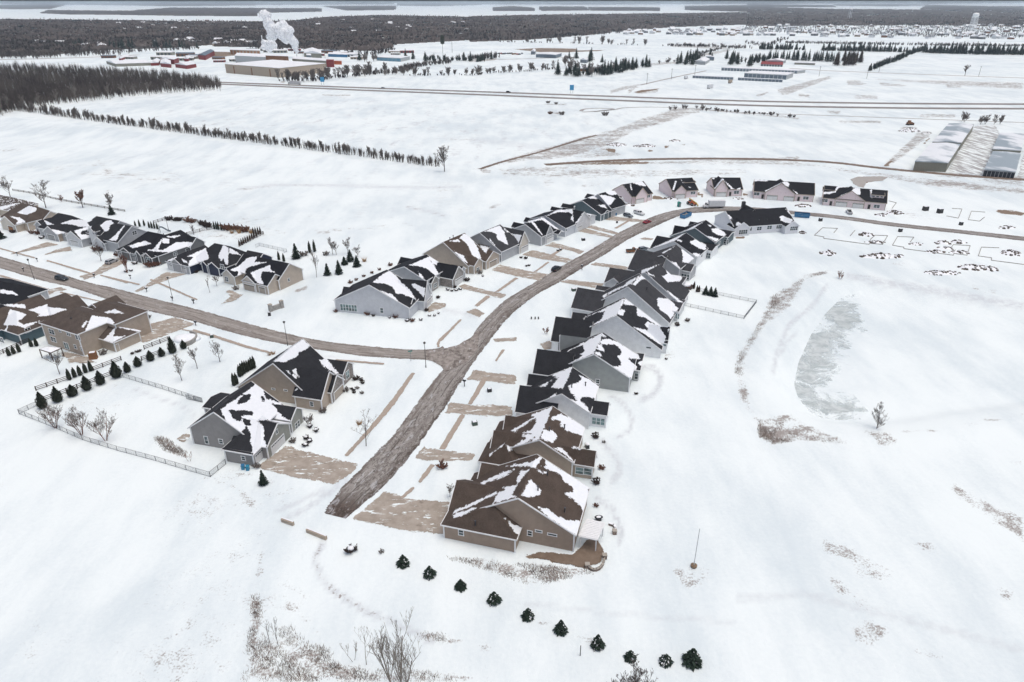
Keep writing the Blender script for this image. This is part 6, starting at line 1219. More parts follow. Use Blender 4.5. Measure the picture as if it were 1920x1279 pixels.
for i, pl in enumerate(FAR): canopy('distant_wood', pl, 12, ['blue-grey wood near the horizon on the left','blue-grey wood near the horizon in the middle','blue-grey wood near the horizon on the right'][0 if min(p[0] for p in pl) < 400 else (1 if min(p[0] for p in pl) < 1100 else 2)], 4., .5, edge=1.)
# rows of bare trees and conifers beyond the highway
def brow(pts, n, lab, h=9, wid=3.5, jit=12, blades=16, name='bare_hedge', mat='woodf'):
    P = np.array(smooth_pts([G(p) for p in pts], 4.)); i = np.random.randint(0, len(P), n); q = P[i]+np.random.uniform(-jit, jit, (n,2)); brush(name, (q[:,0], q[:,1]), h, wid, blades, mat, lab, .3)
def trow(protos, pts, n, lab, grp, h=(.8,1.15), jit=2., pw=1.):
    P = np.array(smooth_pts([G(p) for p in pts], 4.)); 
    for i in range(n):
        t = ((i+rnd(-.35,.35))/max(1,n-1)); t = min(max(t,0),1); q = P[int(t*(len(P)-1))]
        put(protos[random.randrange(len(protos))], None, rnd(*h), lab, grp, world=(q[0]+rnd(-jit,jit), q[1]+rnd(-jit,jit)*1.5))
bt = [tree_proto('bare_tree', 'x', 'tree', 110+i, [M['bark'], M['twig']], h=14, dens=1.3, stems=1+i, spread=.25, r0=.22, lo=.1, tw=.085, style='vase') for i in range(3)]
bs = [tree_proto('bush', 'x', 'bush', 120+i, [M['bark'], M['twig']], h=7, dens=.9, stems=3, spread=.4, r0=.14, lo=.1, tw=.07, style='round') for i in range(2)]
cf = [conifer_proto('conifer', 'x', 'conifer', 130+i, h=15, w=8, n=300, snow=.02) for i in range(3)]
cn = [conifer_proto('conifer', 'x', 'conifer', 140+i, h=12, w=6.5, n=260, snow=.02) for i in range(3)]
cw = [conifer_proto('conifer', 'x', 'conifer', 145+i, h=15, w=6.5, n=260, snow=.30) for i in range(2)]
cb = [conifer_proto('conifer', 'x', 'conifer', 150, h=17, w=8, n=260, snow=0, mat='arborb')]
trow(bt, K12(500,585, 620,590, 700,588, 800,572, 900,560, 1050,548, 1190,530), 34, 'bare tree in the belt beside the highway, right of the tan factory', 'trees in the belt right of the factory', (.7,1.1), 9)
trow(bs, K12(1130,540, 1300,535, 1500,480, 1700,455), 26, 'low bare tree between the belt and the conifers', 'low trees beyond the highway', (.8,1.4), 8)
brow(K12(500,585, 620,590, 700,588, 800,572, 900,560, 1050,548, 1190,530), 90, 'brushwood under the tree belt beside the highway', 6, 2.5, 8, 20)
brow(K12(1400,545, 1650,545, 1920,540)+K13(60,515, 200,505, 400,495, 600,480), 90, 'brushwood under the thin field-edge row', 4, 2., 3, 12)
trow(bt, K12(1400,545, 1650,545, 1920,540)+K13(60,515, 200,505, 400,495, 600,480), 26, 'bare tree in the thin row edging the white field', 'trees in the thin field-edge row', (.5,.95), 6)
trow(cf, K12(1400,420, 1520,440, 1640,440), 6, 'dark conifer of the clump behind the thin row, left group', 'conifers behind the thin row, left', (.8,1.2), 10)
trow(cf, K12(1740,440, 1830,440, 1910,445)+K13(40,425,100,420,140,410), 10, 'dark conifer of the clump behind the thin row, right group', 'conifers behind the thin row, right', (.7,1.1), 10)
trow(cf, K13(620,520, 720,525, 830,525, 940,515, 1060,490, 1150,470, 1230,460), 26, 'dark conifer of the large clump left of the pole', 'conifers of the large clump', (.8,1.3), 9)
trow(cf, K13(690,410, 820,410, 860,430, 915,435), 7, 'tall conifer beside the farm buildings', 'conifers beside the farm', (.8,1.4), 6)
trow(bt, K13(630,460, 650,460, 780,520, 850,525, 1050,480), 9, 'bare brownish tree in the large conifer clump', 'bare trees in the conifer clump', (.9,1.3), 8)
trow(bt, K13(200,290, 400,295, 600,300, 800,305, 1000,310, 1190,315), 18, 'bare tree in the sparse row across the white fields', 'trees of the sparse field row', (.6,1.4), 10)
trow(bs, K13(1370,318, 1500,318, 1700,325, 1830,335, 1920,335), 22, 'bush in the hedge line across the far white field', 'bushes of the far hedge line', (.8,1.3), 8)
trow(bs, K13(1240,445, 1330,440, 1400,430, 1450,420), 10, 'bush left of the sheds and dark conifers', 'bushes left of the sheds', (.7,1.1), 5)
trow(cf, K13(1460,445, 1500,450, 1560,425, 1620,410, 1690,415), 16, 'dark conifer behind the pale sheds', 'conifers behind the pale sheds', (.8,1.4), 8)
trow(cf, K13(1700,415, 1800,415, 1840,455, 1915,455)+K14(20,440,90,435), 14, 'dark conifer behind the storage sheds', 'conifers behind the storage sheds', (.8,1.3), 8)
trow(cf, K14(90,342, 240,345, 385,348), 20, 'conifer in the left far windbreak', 'conifers of the left far windbreak', (.8,1.1), 4)
trow(cf, K14(538,352, 700,355, 850,358, 1028,360), 30, 'conifer in the middle far windbreak', 'conifers of the middle far windbreak', (.8,1.25), 4)
trow(cn, K14(1045,362, 1120,360, 1220,362), 14, 'conifer in the short far windbreak', 'conifers of the short far windbreak', (.7,1.), 4)
trow(cf, K14(1252,368, 1400,372, 1600,377, 1800,380, 1925,382), 46, 'conifer in the right far windbreak', 'conifers of the right far windbreak', (.8,1.5), 5)
trow(cn, K14(848,492, 950,452, 1050,415, 1130,380, 1220,350), 30, 'conifer in the slanting windbreak hedge', 'conifers of the slanting windbreak', (.75,.95), 2)
trow(cw, K14(150,410, 210,412, 260,415, 310,416), 13, 'snow-dusted conifer left in the nursery rows', 'snow-dusted nursery conifers, left', (.8,1.2), 4)
trow(cw, K14(320,418, 380,422, 450,424), 13, 'snow-dusted conifer in the middle of the nursery rows', 'snow-dusted nursery conifers, middle', (.8,1.3), 4)
trow(cw, K14(462,422, 540,426, 620,430), 15, 'snow-dusted conifer right in the nursery rows', 'snow-dusted nursery conifers, right', (.8,1.3), 4)
trow(cb, K14(630,452, 680,456, 730,448, 772,430)+K14(700,425,640,430), 20, 'brownish conifer of the square block beside the nursery', 'conifers of the brownish block', (.95,1.3), 7)
trow(cf, K11(880,365, 950,368, 1040,362), 10, 'dark conifer left of the factory road', 'dark conifers left of the factory', (1.,1.7), 14)
trow(cf, K11(1110,362, 1240,360, 1380,360, 1480,362), 12, 'dark conifer before the woods, left of the factory', 'dark conifers before the woods', (.8,1.4), 12)
trow(cf, K11(440,360, 520,355, 640,360), 8, 'dark conifer on the far left before the woods', 'dark conifers on the far left', (.8,1.4), 12)
brow(K11(0,440, 100,430, 250,440, 420,430, 600,420, 860,415), 160, 'band of bare trees behind the left wood', 13, 5, 25)
trow(cf, K12(1020,445, 1140,380, 1500,180, 1860,220), 4, 'single dark conifer right of the factory yard', 'single conifers around the factory', (.9,1.4), 4)
trow(bt, K12(1090,445, 1140,448, 1170,440), 4, 'bare tree at the edge of the factory yard', 'bare trees at the factory yard', (.8,1.1), 5)
brow(K14(275,300, 600,305, 900,310, 1300,318, 1920,325), 230, 'bare hedge before the far houses', 8, 3.5, 9, 14)
trow(bs, K22(1160,85, 1250,78, 1330,75, 1370,90), 8, 'bare bush at the head of the dirt track', 'bushes at the head of the dirt track', (.5,.9), 3)
trow(bs, K22(1420,90, 1540,100, 1630,108, 1760,118, 1905,130), 12, 'bare bush along the line below the highway', 'bushes below the highway', (.3,.6), 2)
trow(bt, K10(1320,40, 1400,50, 1540,60, 1610,60, 1645,68), 6, 'thin bare tree beyond the storage halls', 'thin trees beyond the storage halls', (.4,.7), 2)

M['pinef'] = leafmat('windbreak needles', ((.014,.022,.019),(.026,.036,.030),(.05,.055,.05)), .05)
for pts_, n_ in ((K14(90,343, 240,346, 385,349), 40), (K14(538,353, 700,356, 850,359, 1028,361), 80), (K14(1252,369, 1400,373, 1600,378, 1800,381, 1925,383), 120), (K14(848,493, 950,453, 1050,416, 1130,381, 1220,351), 110)):
    brow(pts_, n_, 'low dense needle growth between the windbreak conifers', 10, 3.2, 3, 34, 'windbreak_growth', 'pinef')
brow(K13(630,515, 720,520, 830,520, 940,510, 1060,487, 1150,468), 60, 'dense dark growth in the large conifer clump', 12, 5, 14, 40, 'windbreak_growth', 'pinef')
brow(K12(1560,440, 1640,445)+K12(1740,440, 1910,445), 30, 'dense dark growth in the clump behind the thin row', 11, 5, 12, 40, 'windbreak_growth', 'pinef')
brow(K14(-40,430, 20,440, 90,435)+K14(95,420,110,410), 30, 'dense dark growth behind the storage rows', 11, 5, 10, 40, 'windbreak_growth', 'pinef')

for pts_, n_, h_, lab_ in ((K13(0,415, 90,412, 190,400), 50, 11, 'dark trees at the left end of the field road'), (K12(1130,530, 1300,530, 1480,480, 1700,455), 110, 8, 'brushwood between the tree belt and the conifers'), (K12(300,350, 450,372, 620,372), 60, 12, 'dark trees behind the factory, under the steam'), (K12(640,372, 900,385, 1150,395, 1290,362), 90, 10, 'trees along the edge of the woods behind the factory'), (K14(270,300, 860,312, 1400,318, 1925,326), 200, 7, 'low growth in the hedge before the far houses'), (K13(1370,322, 1600,325, 1920,338), 110, 7, 'low growth in the far field hedge'), (K13(1560,400, 1700,350, 1810,340), 60, 7, 'low growth beside the far field track'), (K13(0,288, 400,275, 800,248, 1060,230), 160, 13, 'trees at the lower edge of the middle woods'), (K13(200,292, 600,300, 1190,315), 60, 5, 'low growth under the sparse field row'), (K11(450,395, 700,405, 900,400, 1300,380, 1500,370), 100, 11, 'trees between the left wood and the far woods'), (K11(0,300, 200,330, 420,345, 560,380), 120, 14, 'trees of the near left woods'), (K14(0,300, 120,320, 200,300, 270,270), 60, 9, 'trees at the left end of the far suburb'), (K22(1330,75,1500,90,1700,105,1920,125), 40, 2.5, 'low weeds along the line below the highway')):
    brow(pts_, n_, lab_, h_, 4.5 if h_ > 5 else 2., 10 if h_ > 5 else 3, 22, 'bare_hedge', 'woodf')
# ------------------------------------------------ street furniture and vehicles -------------
KG=crop(440,60,6.4);KH=crop(180,80,6.857);KI=crop(1280,90,6.857);KJ=crop(900,80,6.857);KL=crop(1640,220,6.857);KM=crop(1080,900,7.11)
def paint(name, c, rough=.35, metal=.0):
    m = plain(name, c, rough, .06, 1.5, metal); return m
for k, c in dict(p_black=(.02,.022,.025), p_dark=(.035,.045,.055), p_silver=(.38,.40,.42), p_red=(.33,.03,.045), p_grey=(.15,.18,.21), p_white=(.66,.67,.68), p_blue=(.03,.16,.32), p_teal=(.0,.20,.17), p_orange=(.50,.11,.04), p_cyan=(.02,.22,.36), p_yellow=(.5,.33,.06), p_sign=(.05,.30,.55), rust=(.20,.09,.04), redwall=(.24,.035,.035), tanwall=(.40,.33,.26), metalwall=(.42,.44,.45), khaki=(.26,.255,.21), orange_wood=(.35,.16,.07)).items(): M[k] = paint(k.replace('p_','')+' paint', c, .4 if k[:2] == 'p_' else .8)
M['headl'] = plain('lamp lens', (.55,.55,.52), .2); M['taill'] = plain('tail lamp lens', (.30,.02,.02), .3)
def hd(p, q):
    a, b = G(p), G(q); return math.atan2(b.y-a.y, b.x-a.x)
def wheels(root, xs, ws, r=.36, w=.26):
    for x in xs:
        for s_ in (-1,1):
            m = MB(); m.bar((x,s_*(ws-w),r),(x,s_*ws,r), r, 14); o = m.build('wheel', M['tyre'], root)
            h_ = MB(); h_.bar((x,s_*(ws-.02),r),(x,s_*(ws+.02),r), r*.55, 10); h_.build('rim', M['galv'], o)
def lens(root, L_, w, z):
    for x, nm, mt in ((L_/2,'headlight','headl'),(-L_/2,'tail_light','taill')):
        for s_ in (-1,1): m = MB(); m.box((x*.985,s_*w*.78,z),(.16,.34,.16)); m.build(nm, M[mt], root)
def hull(mb, prof, w, w_top=None, zsplit=None, m=0):
    """profile (x,z) swept across the car; points above zsplit are drawn in to w_top"""
    n = len(prof); f = lambda z: w if zsplit is None or z <= zsplit else w_top
    vs = [(x,-f(z),z) for x,z in prof]+[(x,f(z),z) for x,z in prof]
    mb.add(vs, [tuple(range(n)), tuple(range(2*n-1,n-1,-1))]+[((i+1)%n,i,n+i,n+(i+1)%n) for i in range(n)], m)
def car(p, ang, paintk, label, kind='suv', L_=4.8, cat='car', name='parked_car', snow=False, z=.03, group=None):
    root = empty(name, (*G(p)[:2], z), ang); tag(root, label, cat, group); a = L_/2
    b = MB()
    if kind == 'sedan':
        hull(b, [(-a,.35),(-a*.97,.85),(-a*.62,.98),(a*.42,.95),(a*.93,.78),(a,.45),(a*.97,.28),(-a*.97,.28)], .92, .86, .7)
        roof = [(-a*.66,.95),(-a*.38,1.40),(a*.10,1.44),(a*.46,.93)]
    elif kind == 'suv':
        hull(b, [(-a,.40),(-a*.98,1.05),(a*.44,1.06),(a*.93,.92),(a,.55),(a*.97,.32),(-a*.97,.32)], .95, .90, .8)
        roof = [(-a*.97,1.03),(-a*.82,1.66),(a*.12,1.70),(a*.48,1.03)]
    else:
        hull(b, [(-a,.55),(-a*.99,1.12),(a*.42,1.15),(a*.93,1.08),(a,.65),(a*.98,.45),(-a*.98,.45)], 1.0, .96, .9)
        roof = [(-a*.12,1.1),(-a*.06,1.86),(a*.22,1.88),(a*.46,1.12)]
    hull(b, roof, .90, .70, roof[0][1]+.2)
    b.build('body', M[paintk], root)
    g = MB(); zb = roof[0][1]+.10; zt = roof[1][1]-.09
    fr = lambda A_, B_, t: (A_[0]+(B_[0]-A_[0])*t, A_[1]+(B_[1]-A_[1])*t)
    q = [fr(roof[0],roof[1],.22), fr(roof[0],roof[1],.86), fr(roof[3],roof[2],.86), fr(roof[3],roof[2],.22)]
    for s_ in (-1,1):
        yb, yt = .885, .735
        vs = [(q[0][0]+.12,s_*yb,q[0][1]),(q[1][0]+.12,s_*yt,q[1][1]),(q[2][0]-.1,s_*yt,q[2][1]),(q[3][0]-.14,s_*yb,q[3][1])]
        g.add([(x,y+s_*.03,z_) for x,y,z_ in vs], [(0,1,2,3)])
    for (A_,B_,sg) in ((roof[0],roof[1],-1),(roof[3],roof[2],1)):
        lo_, hi_ = fr(A_,B_,.12), fr(A_,B_,.9); g.add([(lo_[0]+sg*.03,-.78,lo_[1]+.02),(lo_[0]+sg*.03,.78,lo_[1]+.02),(hi_[0]+sg*.03,.66,hi_[1]+.02),(hi_[0]+sg*.03,-.66,hi_[1]+.02)], [(0,1,2,3)])
    g.build('window', M['carglass'], root)
    if kind == 'pickup':
        m = MB(); m.box((-a*.56,0,1.13),(a*.78,1.6,.06)); m.build('truck_bed', M['tyre'], root)
    if kind == 'capped':
        m = MB(); hull(m, [(-a*.98,1.1),(-a*.95,1.80),(-a*.16,1.84),(-a*.14,1.1)], .95, .80, 1.3); m.build('bed_cap', M[paintk], root)
        m = MB()
        for s_ in (-1,1): m.add([(-a*.9,s_*.93,1.33),(-a*.88,s_*.85,1.62),(-a*.24,s_*.85,1.66),(-a*.22,s_*.93,1.36)], [(0,1,2,3)])
        m.build('window', M['carglass'], root)
    wheels(root, (-a*.62,a*.60), .95, .38 if kind != 'sedan' else .34); lens(root, L_, .95, .75)
    m = MB(); m.box((a*.99,0,.48),(.08,1.5,.2)); m.box((-a*.99,0,.48),(.08,1.5,.2)); m.build('bumper', M['tyre'], root)
    return root
D2 = math.radians
ST = hd((90,518),(160,532))
car(K5(620,1092), ST, 'p_dark', 'dark blue-grey car on the side street at the left', 'suv', 5.0)
car(K5(1120,922), hd((205,493),(222,486)), 'p_silver', 'silver car on the drive of the dark grey house', 'suv', 4.9)
car(K24(925,640), hd((1035,511),(1060,496)), 'p_black', 'black car at the kerb of the main street', 'suv', 4.9)
car(K8(1022,568), hd((1204,420),(1226,412)), 'p_red', 'red car at the edge of the muddy street', 'sedan', 4.7)
car(K8(852,512), hd((1166,401),(1190,408)), 'p_grey', 'blue-grey car on the drive next to the white pickup', 'suv', 4.9)
car(K8(950,490), hd((1183,394),(1212,403)), 'p_white', 'white pickup with a bed cap on the drive above the red car', 'capped', 5.9, 'pickup truck', 'pickup_truck')
car(K9(1400,480), hd((1592,402),(1593,392))+.25, 'p_white', 'white pickup in front of the last pink house', 'pickup', 5.6, 'pickup truck', 'pickup_truck')
car((1187,473), hd((1180,473),(1200,472)), 'rust', 'dark brownish pickup beside the black garage roof', 'pickup', 5.6, 'pickup truck', 'pickup_truck')
car((1207,470), hd((1196,471),(1215,468)), 'p_grey', 'grey car half behind the black garage roof', 'suv', 4.8)
car(K12(1222,636), hd((690,165),(740,167)), 'p_silver', 'small silver car alone on the highway right of the semi truck', 'sedan', 4.8, name='highway_car')
car(K13(270,641), hd((940,173),(970,174.5)), 'p_black', 'black car on the middle stretch of the highway', 'suv', 5., name='highway_car')
car(K11(1475,606), hd((350,151),(390,153)), 'p_black', 'black car on the highway seen through the bare trees', 'suv', 5., name='highway_car')
# box truck
def box_truck(p, ang, Lb, label, cat, name='box_truck', cab=True, hb=3.7, wb=1.25, col='p_white'):
    root = empty(name, (*G(p)[:2], .03), ang); tag(root, label, cat)
    m = MB(); m.box((-1.2,0,.95+(hb-.95)/2),(Lb,wb*2,hb-.95)); m.build('cargo_box', M[col], root)
    m = MB(); m.box((-.3,0,.75),(Lb+2.,1.0,.3)); m.build('chassis', M['tyre'], root)
    if cab:
        x0 = -1.2+Lb/2+.15; m = MB(); hull(m, [(x0,.6),(x0,2.6),(x0+1.0,2.6),(x0+1.45,1.65),(x0+2.3,1.4),(x0+2.4,.6)], 1.1, 1.0, 1.6); cabo = m.build('cab', M[col], root)
        g = MB()
        for s_ in (-1,1): g.add([(x0+.25,s_*1.09,1.72),(x0+.25,s_*1.04,2.4),(x0+.95,s_*1.04,2.4),(x0+1.25,s_*1.09,1.72)], [(0,1,2,3)])
        g.add([(x0+1.07,-.85,2.5),(x0+1.07,.85,2.5),(x0+1.48,.9,1.7),(x0+1.48,-.9,1.7)], [(0,1,2,3)]); g.build('window', M['carglass'], cabo)
        wheels(root, (x0+1.5,-1.2-Lb/2+1.6), 1.15, .48)
        for s_ in (-1,1): m = MB(); m.box((x0+2.4,s_*.8,1.0),(.1,.3,.2)); m.build('headlight', M['headl'], root)
    else: wheels(root, (-1.2-Lb/2+1.2,-1.2-Lb/2+2.4), 1.15, .48)
    return root
box_truck(K9(182,432), hd(K9(250,437),K9(100,440)), 7.8, 'white box truck on the street before the pink houses', 'box truck')
box_truck(K12(585,608), hd((560,160.2),(540,159.3)), 15.5, 'semi truck with a long pale trailer on the highway', 'semi truck', 'semi_truck', hb=4.1)
box_truck(KI(355,520), hd(KI(310,530),KI(400,515)), 10, 'white box trailer parked alone in the white field', 'trailer', 'box_trailer', cab=False, hb=4.2)
box_truck(KI(48,400), hd(KI(20,405),KI(80,400)), 5, 'small pale trailer left of the low storage row', 'trailer', 'box_trailer', cab=False, hb=3.6)
box_truck(KI(615,455), hd(KI(590,460),KI(650,452)), 6, 'small tan trailer between the two low storage rows', 'trailer', 'box_trailer', cab=False, hb=4.2, col='tanwall')
def dumpster(p, ang, label):
    root = empty('dumpster', (*G(p)[:2], .02), ang); tag(root, label, 'dumpster'); m = MB()
    for s_ in (-1,1):
        m.add([(-3.2,s_*1.2,.25),(3.2,s_*1.2,.25),(3.4,s_*1.25,1.9),(-3.4,s_*1.25,1.9)], [(0,1,2,3)]); m.beam((-3.4,s_*1.25,1.9),(3.4,s_*1.25,1.9),.14,.14)
        for k in range(9): m.beam((-3.2+k*.8,s_*1.26,.3),(-3.2+k*.8,s_*1.29,1.85),.1,.1)
    for s_ in (-1,1): m.add([(s_*3.2,-1.2,.25),(s_*3.2,1.2,.25),(s_*3.4,1.25,1.9),(s_*3.4,-1.25,1.9)], [(0,1,2,3)])
    m.box((0,0,.25),(6.4,2.4,.12)); m.build('container', M['p_blue'], root)
    j = MB()
    for k in range(26): j.box((rnd(-2.9,2.9),rnd(-.9,.9),rnd(1.1,1.5)),(rnd(.3,1.3),rnd(.2,.7),rnd(.1,.3)), rnd(0,3))
    j.build('rubbish', M['conc'], root); return root
dumpster(K8(1370,515), hd((1276,409),(1296,400)), 'blue dumpster full of rubbish beside the muddy bend')
dumpster(K9(975,515), hd((1485,404),(1520,407)), 'blue dumpster right of the long unfinished white house')
r_ = empty('portable_toilet', (*G(K8(1310,422))[:2], 0), .4); tag(r_, 'green portable toilet in the snow by the telehandler', 'portable toilet')
m = MB(); m.box((0,0,1.15),(1.3,1.3,2.1)); m.build('cabin', M['p_teal'], r_); m = MB(); m.prism([(-.72,2.2),(.72,2.2),(0,2.6)],-.72,.72); m.build('roof', M['p_teal'], r_); m = MB(); m.box((0,-.67,1.1),(.8,.05,1.8)); m.build('door', M['galv'], r_)
r_ = empty('telehandler', (*G(KF(1250,515))[:2], .02), hd(KF(1200,480),KF(1310,520))); tag(r_, 'orange telehandler with its boom lowered, left of the box truck', 'telehandler')
m = MB(); m.box((0,0,1.1),(4.4,1.5,.8)); m.box((-.2,-.6,1.9),(1.8,.9,1.0)); m.build('body', M['p_orange'], r_); m = MB(); m.beam((-2.4,.4,2.6),(3.2,.4,1.5),.5,.5); m.beam((3.2,.4,1.5),(4.4,.4,.5),.4,.4); m.build('boom', M['p_yellow'], r_); m = MB(); m.box((-.2,-.62,2.2),(1.6,.95,.6)); m.build('window', M['carglass'], r_)
wheels(r_, (-1.6,1.6), 1.25, .75, .5)
r_ = empty('bulldozer', (*G(K10(873,62))[:2], 0), .2); tag(r_, 'rust-coloured bulldozer beside the dirt heap', 'bulldozer')
m = MB(); m.box((0,0,1.6),(4,2.4,1.4)); m.box((-.5,0,2.9),(1.8,1.8,1.4)); m.build('body', M['rust'], r_); m = MB(); m.box((2.6,0,1.),(.4,4,1.8)); m.build('blade', M['rust'], r_)
for s_ in (-1,1): m = MB(); m.prism([(-2,.05),(2,.05),(2.3,.5),(2,1.),(-2,1.),(-2.3,.5)], s_*1.3-.3, s_*1.3+.3); m.build('track', M['tyre'], r_)
# lamps, signs, poles
def lamp(p, label, h=7.2):
    root = empty('street_lamp', G(p)); tag(root, label, 'street lamp', 'street lamps'); m = MB(); m.bar((0,0,-.1),(0,0,h),.09,8,.06); m.bar((0,0,0),(0,0,.7),.16,8,.12); m.build('pole', M['black'], root)
    m = MB(); m.lathe((0,0,h-.05),[(.08,0),(.28,.12),(.30,.42),(.42,.46),(.12,.72),(.03,.8)],8); m.build('lantern', M['black'], root)
lamp(K5(343,1088), 'black street lamp beside the side street near the dark car'); lamp((323.7,560), 'black street lamp before the navy blue house'); lamp((539.6,648), 'black street lamp behind the corner house roof'); lamp(K19(803,232), 'black street lamp at the inner corner of the junction')
lamp(K7(530,235), 'black lamp post behind the far yard slide', 5.5)
r_ = empty('street_sign', G(K19(708,192)), .3); tag(r_, 'green street name sign on a post at the junction', 'street sign'); m = MB(); m.bar((0,0,0),(0,0,3.2),.05,6); m.build('post', M['galv'], r_); m = MB(); m.box((0,0,3.1),(1.1,.05,.3)); m.box((0,0,2.7),(.05,1.1,.3)); m.build('sign_plate', M['p_teal'], r_)
r_ = empty('flag_pole', G(K18(1648,285))); tag(r_, 'tall thin pole on a small wooden tub in the snow', 'pole'); m = MB(); m.bar((0,0,.2),(0,0,8.8),.07,6,.05); m.build('pole', M['metalwall'], r_); m = MB(); m.lathe((0,0,0),[(.5,0),(.6,.45),(.45,.5)],10); m.build('tub', M['wood'], r_)
o = MB(); o.bar((0,0,0),(0,0,2.2),.07,6); o = o.build('marker_post', M['dark']); o.location = G(K18(918,855)); tag(o, 'black marker post standing among the foreground spruces', 'post')
def mailbox(p, label, h=1.2):
    root = empty('mailbox', G(p), .8); tag(root, label, 'mailbox', 'mailboxes along the streets'); m = MB(); m.box((0,0,h/2),(.16,.16,h)); m.build('post', M['black'], root); m = MB(); m.prism([(-.28,h-.1),(.28,h-.1),(.28,h+.25),(.12,h+.42),(-.12,h+.42),(-.28,h+.25)],-.4,.4); m.build('box', M['black'], root); m = MB(); m.box((0,0,h+.43),(.3,.7,.06)); m.build('snow_cap', M['snow'], root)
for i, p in enumerate([K19(1046,352),K24(1168,640),K24(310,540)]): mailbox(p, ['large black mailbox beside the street opposite the corner houses','black mailbox beside the street, right of the black car','black mailbox by the drive of the cream-fronted house'][i], 1.7 if i < 2 else 1.2)
MB_ = [(K5,[(175,850),(375,910),(945,1070),(1465,1205),(1305,1080)]),(K6,[(1550,295),(1565,470),(190,40)]),(K7,[(345,765),(745,865),(565,840)]),(K3,[(190,42)])]
for K, l in MB_:
    for q in l: mailbox(K(*q), 'small dark mailbox with a snow cap beside the side street')
def ubox(p, label, s_=(1.1,1.,.8), mat='dark', name='utility_box', snow=True):
    root = empty(name, G(p), .3); tag(root, label, 'utility box', 'utility boxes'); m = MB(); m.box((0,0,s_[2]/2),s_,0,0,.92); m.build('cabinet', M[mat], root)
    if snow: m = MB(); m.box((0,0,s_[2]+.04),(s_[0]*.7,s_[1]*.7,.08)); m.build('snow_cap', M['snow'], root)
M['boxgreen'] = plain('green box', (.05,.075,.06), .6)
ubox(K1(320,200), 'dark green utility box on the lawn between the first two drives', (1.3,1.1,.9), 'boxgreen'); ubox(K2(255,806), 'dark utility box on the lawn before the white house', (1.1,.9,.9)); ubox(K2(850,95), 'green utility box before the pale grey house', (1.5,1.3,.9), 'boxgreen'); ubox(K24(1180,358), 'dark utility box before the porch house', (1.4,1.2,1.)); ubox(K24(940,460), 'dark utility box on the lawn beside the black car', (.9,.9,.7)); ubox(K24(965,452), 'second dark utility box on the lawn beside the black car', (.8,.8,.8))
ubox(K8(752,568), 'dark utility box on the lawn left of the red car', (.7,.7,1.)); ubox(K3(310,132), 'dark green utility box beside the side street', (1.,.8,.9), 'boxgreen'); ubox((505.5,592), 'black cabinet in front of the stone entrance sign', (.9,.6,1.2))
for i, x in enumerate((550,577,600)): ubox(K2(x,295), 'small dark box, one of three on the lawn by the street bend', (.35,.35,.8), snow=False)
for p, lab in [(K10(1000,745),'dark pallet stack in the building plot, left one of two'),(K10(1115,765),'dark pallet stack in the building plot, right one of two'),(K10(800,915),'dark crate beside the dirt street'),(K10(162,830),'dark post stump below the dirt street'),(K10(1285,862),'small dark block above the dirt street'),(K19(905,870),'x'),(K8(805,460),'dark barrel by the pink garage front')]:
    if lab != 'x': ubox(p, lab, (2.4,1.8,2.0) if 'pallet' in lab else (1.4,1.2,1.4), name='pallet_stack' if 'pallet' in lab else 'crate')
ubox(K6(750,735), 'brown garden shed with a snowy lid against the tan house', (2.,1.5,2.0), 'rust', 'garden_shed')
for x, y, i in ((545,1118,0),(580,1125,1)):
    root = empty('wheeled_bin', G(K3(x,y)), .2); tag(root, 'blue wheeled bin beside the grey corner house, %s one' % ('left','right')[i], 'wheeled bin', 'blue bins'); m = MB(); m.box((0,0,.52),(.62,.7,1.0),0,0,1.12); m.build('bin_body', M['p_cyan'], root); m = MB(); m.box((0,0,1.08),(.74,.84,.1)); m.build('lid', M['p_cyan'] if i else M['p_blue'], root)
    for s_ in (-1,1): m = MB(); m.bar((s_*.3,.36,.12),(s_*.36,.36,.12),.12,8); m.build('wheel', M['tyre'], root)
root = empty('wheeled_bin', G(KF(92,672)), .2); tag(root, 'dark blue bin before the pink garage front', 'wheeled bin'); m = MB(); m.box((0,0,.6),(2.2,1.3,1.1)); m.build('bin_body', M['p_blue'], root); m = MB(); m.box((0,0,1.2),(2.3,1.4,.1)); m.build('lid', M['p_blue'], root)
# fences
wm_, nt, b = newmat('chain link wire'); b.inputs['Base Color'].default_value = (.25,.26,.27,1); tr = nt.nodes.new('ShaderNodeBsdfTransparent'); mx = nt.nodes.new('ShaderNodeMixShader'); P = pos(nt)
sep = nt.nodes.new('ShaderNodeSeparateXYZ'); L(nt, P, sep.inputs[0]); hz = mth(nt,'ADD', sep.outputs[0], sep.outputs[1])
f1 = mth(nt,'FRACT', mth(nt,'MULTIPLY', mth(nt,'ADD', hz, sep.outputs[2]), 12.)); f2 = mth(nt,'FRACT', mth(nt,'MULTIPLY', mth(nt,'SUBTRACT', hz, sep.outputs[2]), 12.))
kk = mth(nt,'MAXIMUM', mth(nt,'LESS_THAN', f1, .16), mth(nt,'LESS_THAN', f2, .16)); L(nt, kk, mx.inputs[0]); L(nt, tr.outputs[0], mx.inputs[1]); L(nt, b.outputs[0], mx.inputs[2]); L(nt, mx.outputs[0], nt.nodes['Material Output'].inputs['Surface']); M['wire'] = wm_
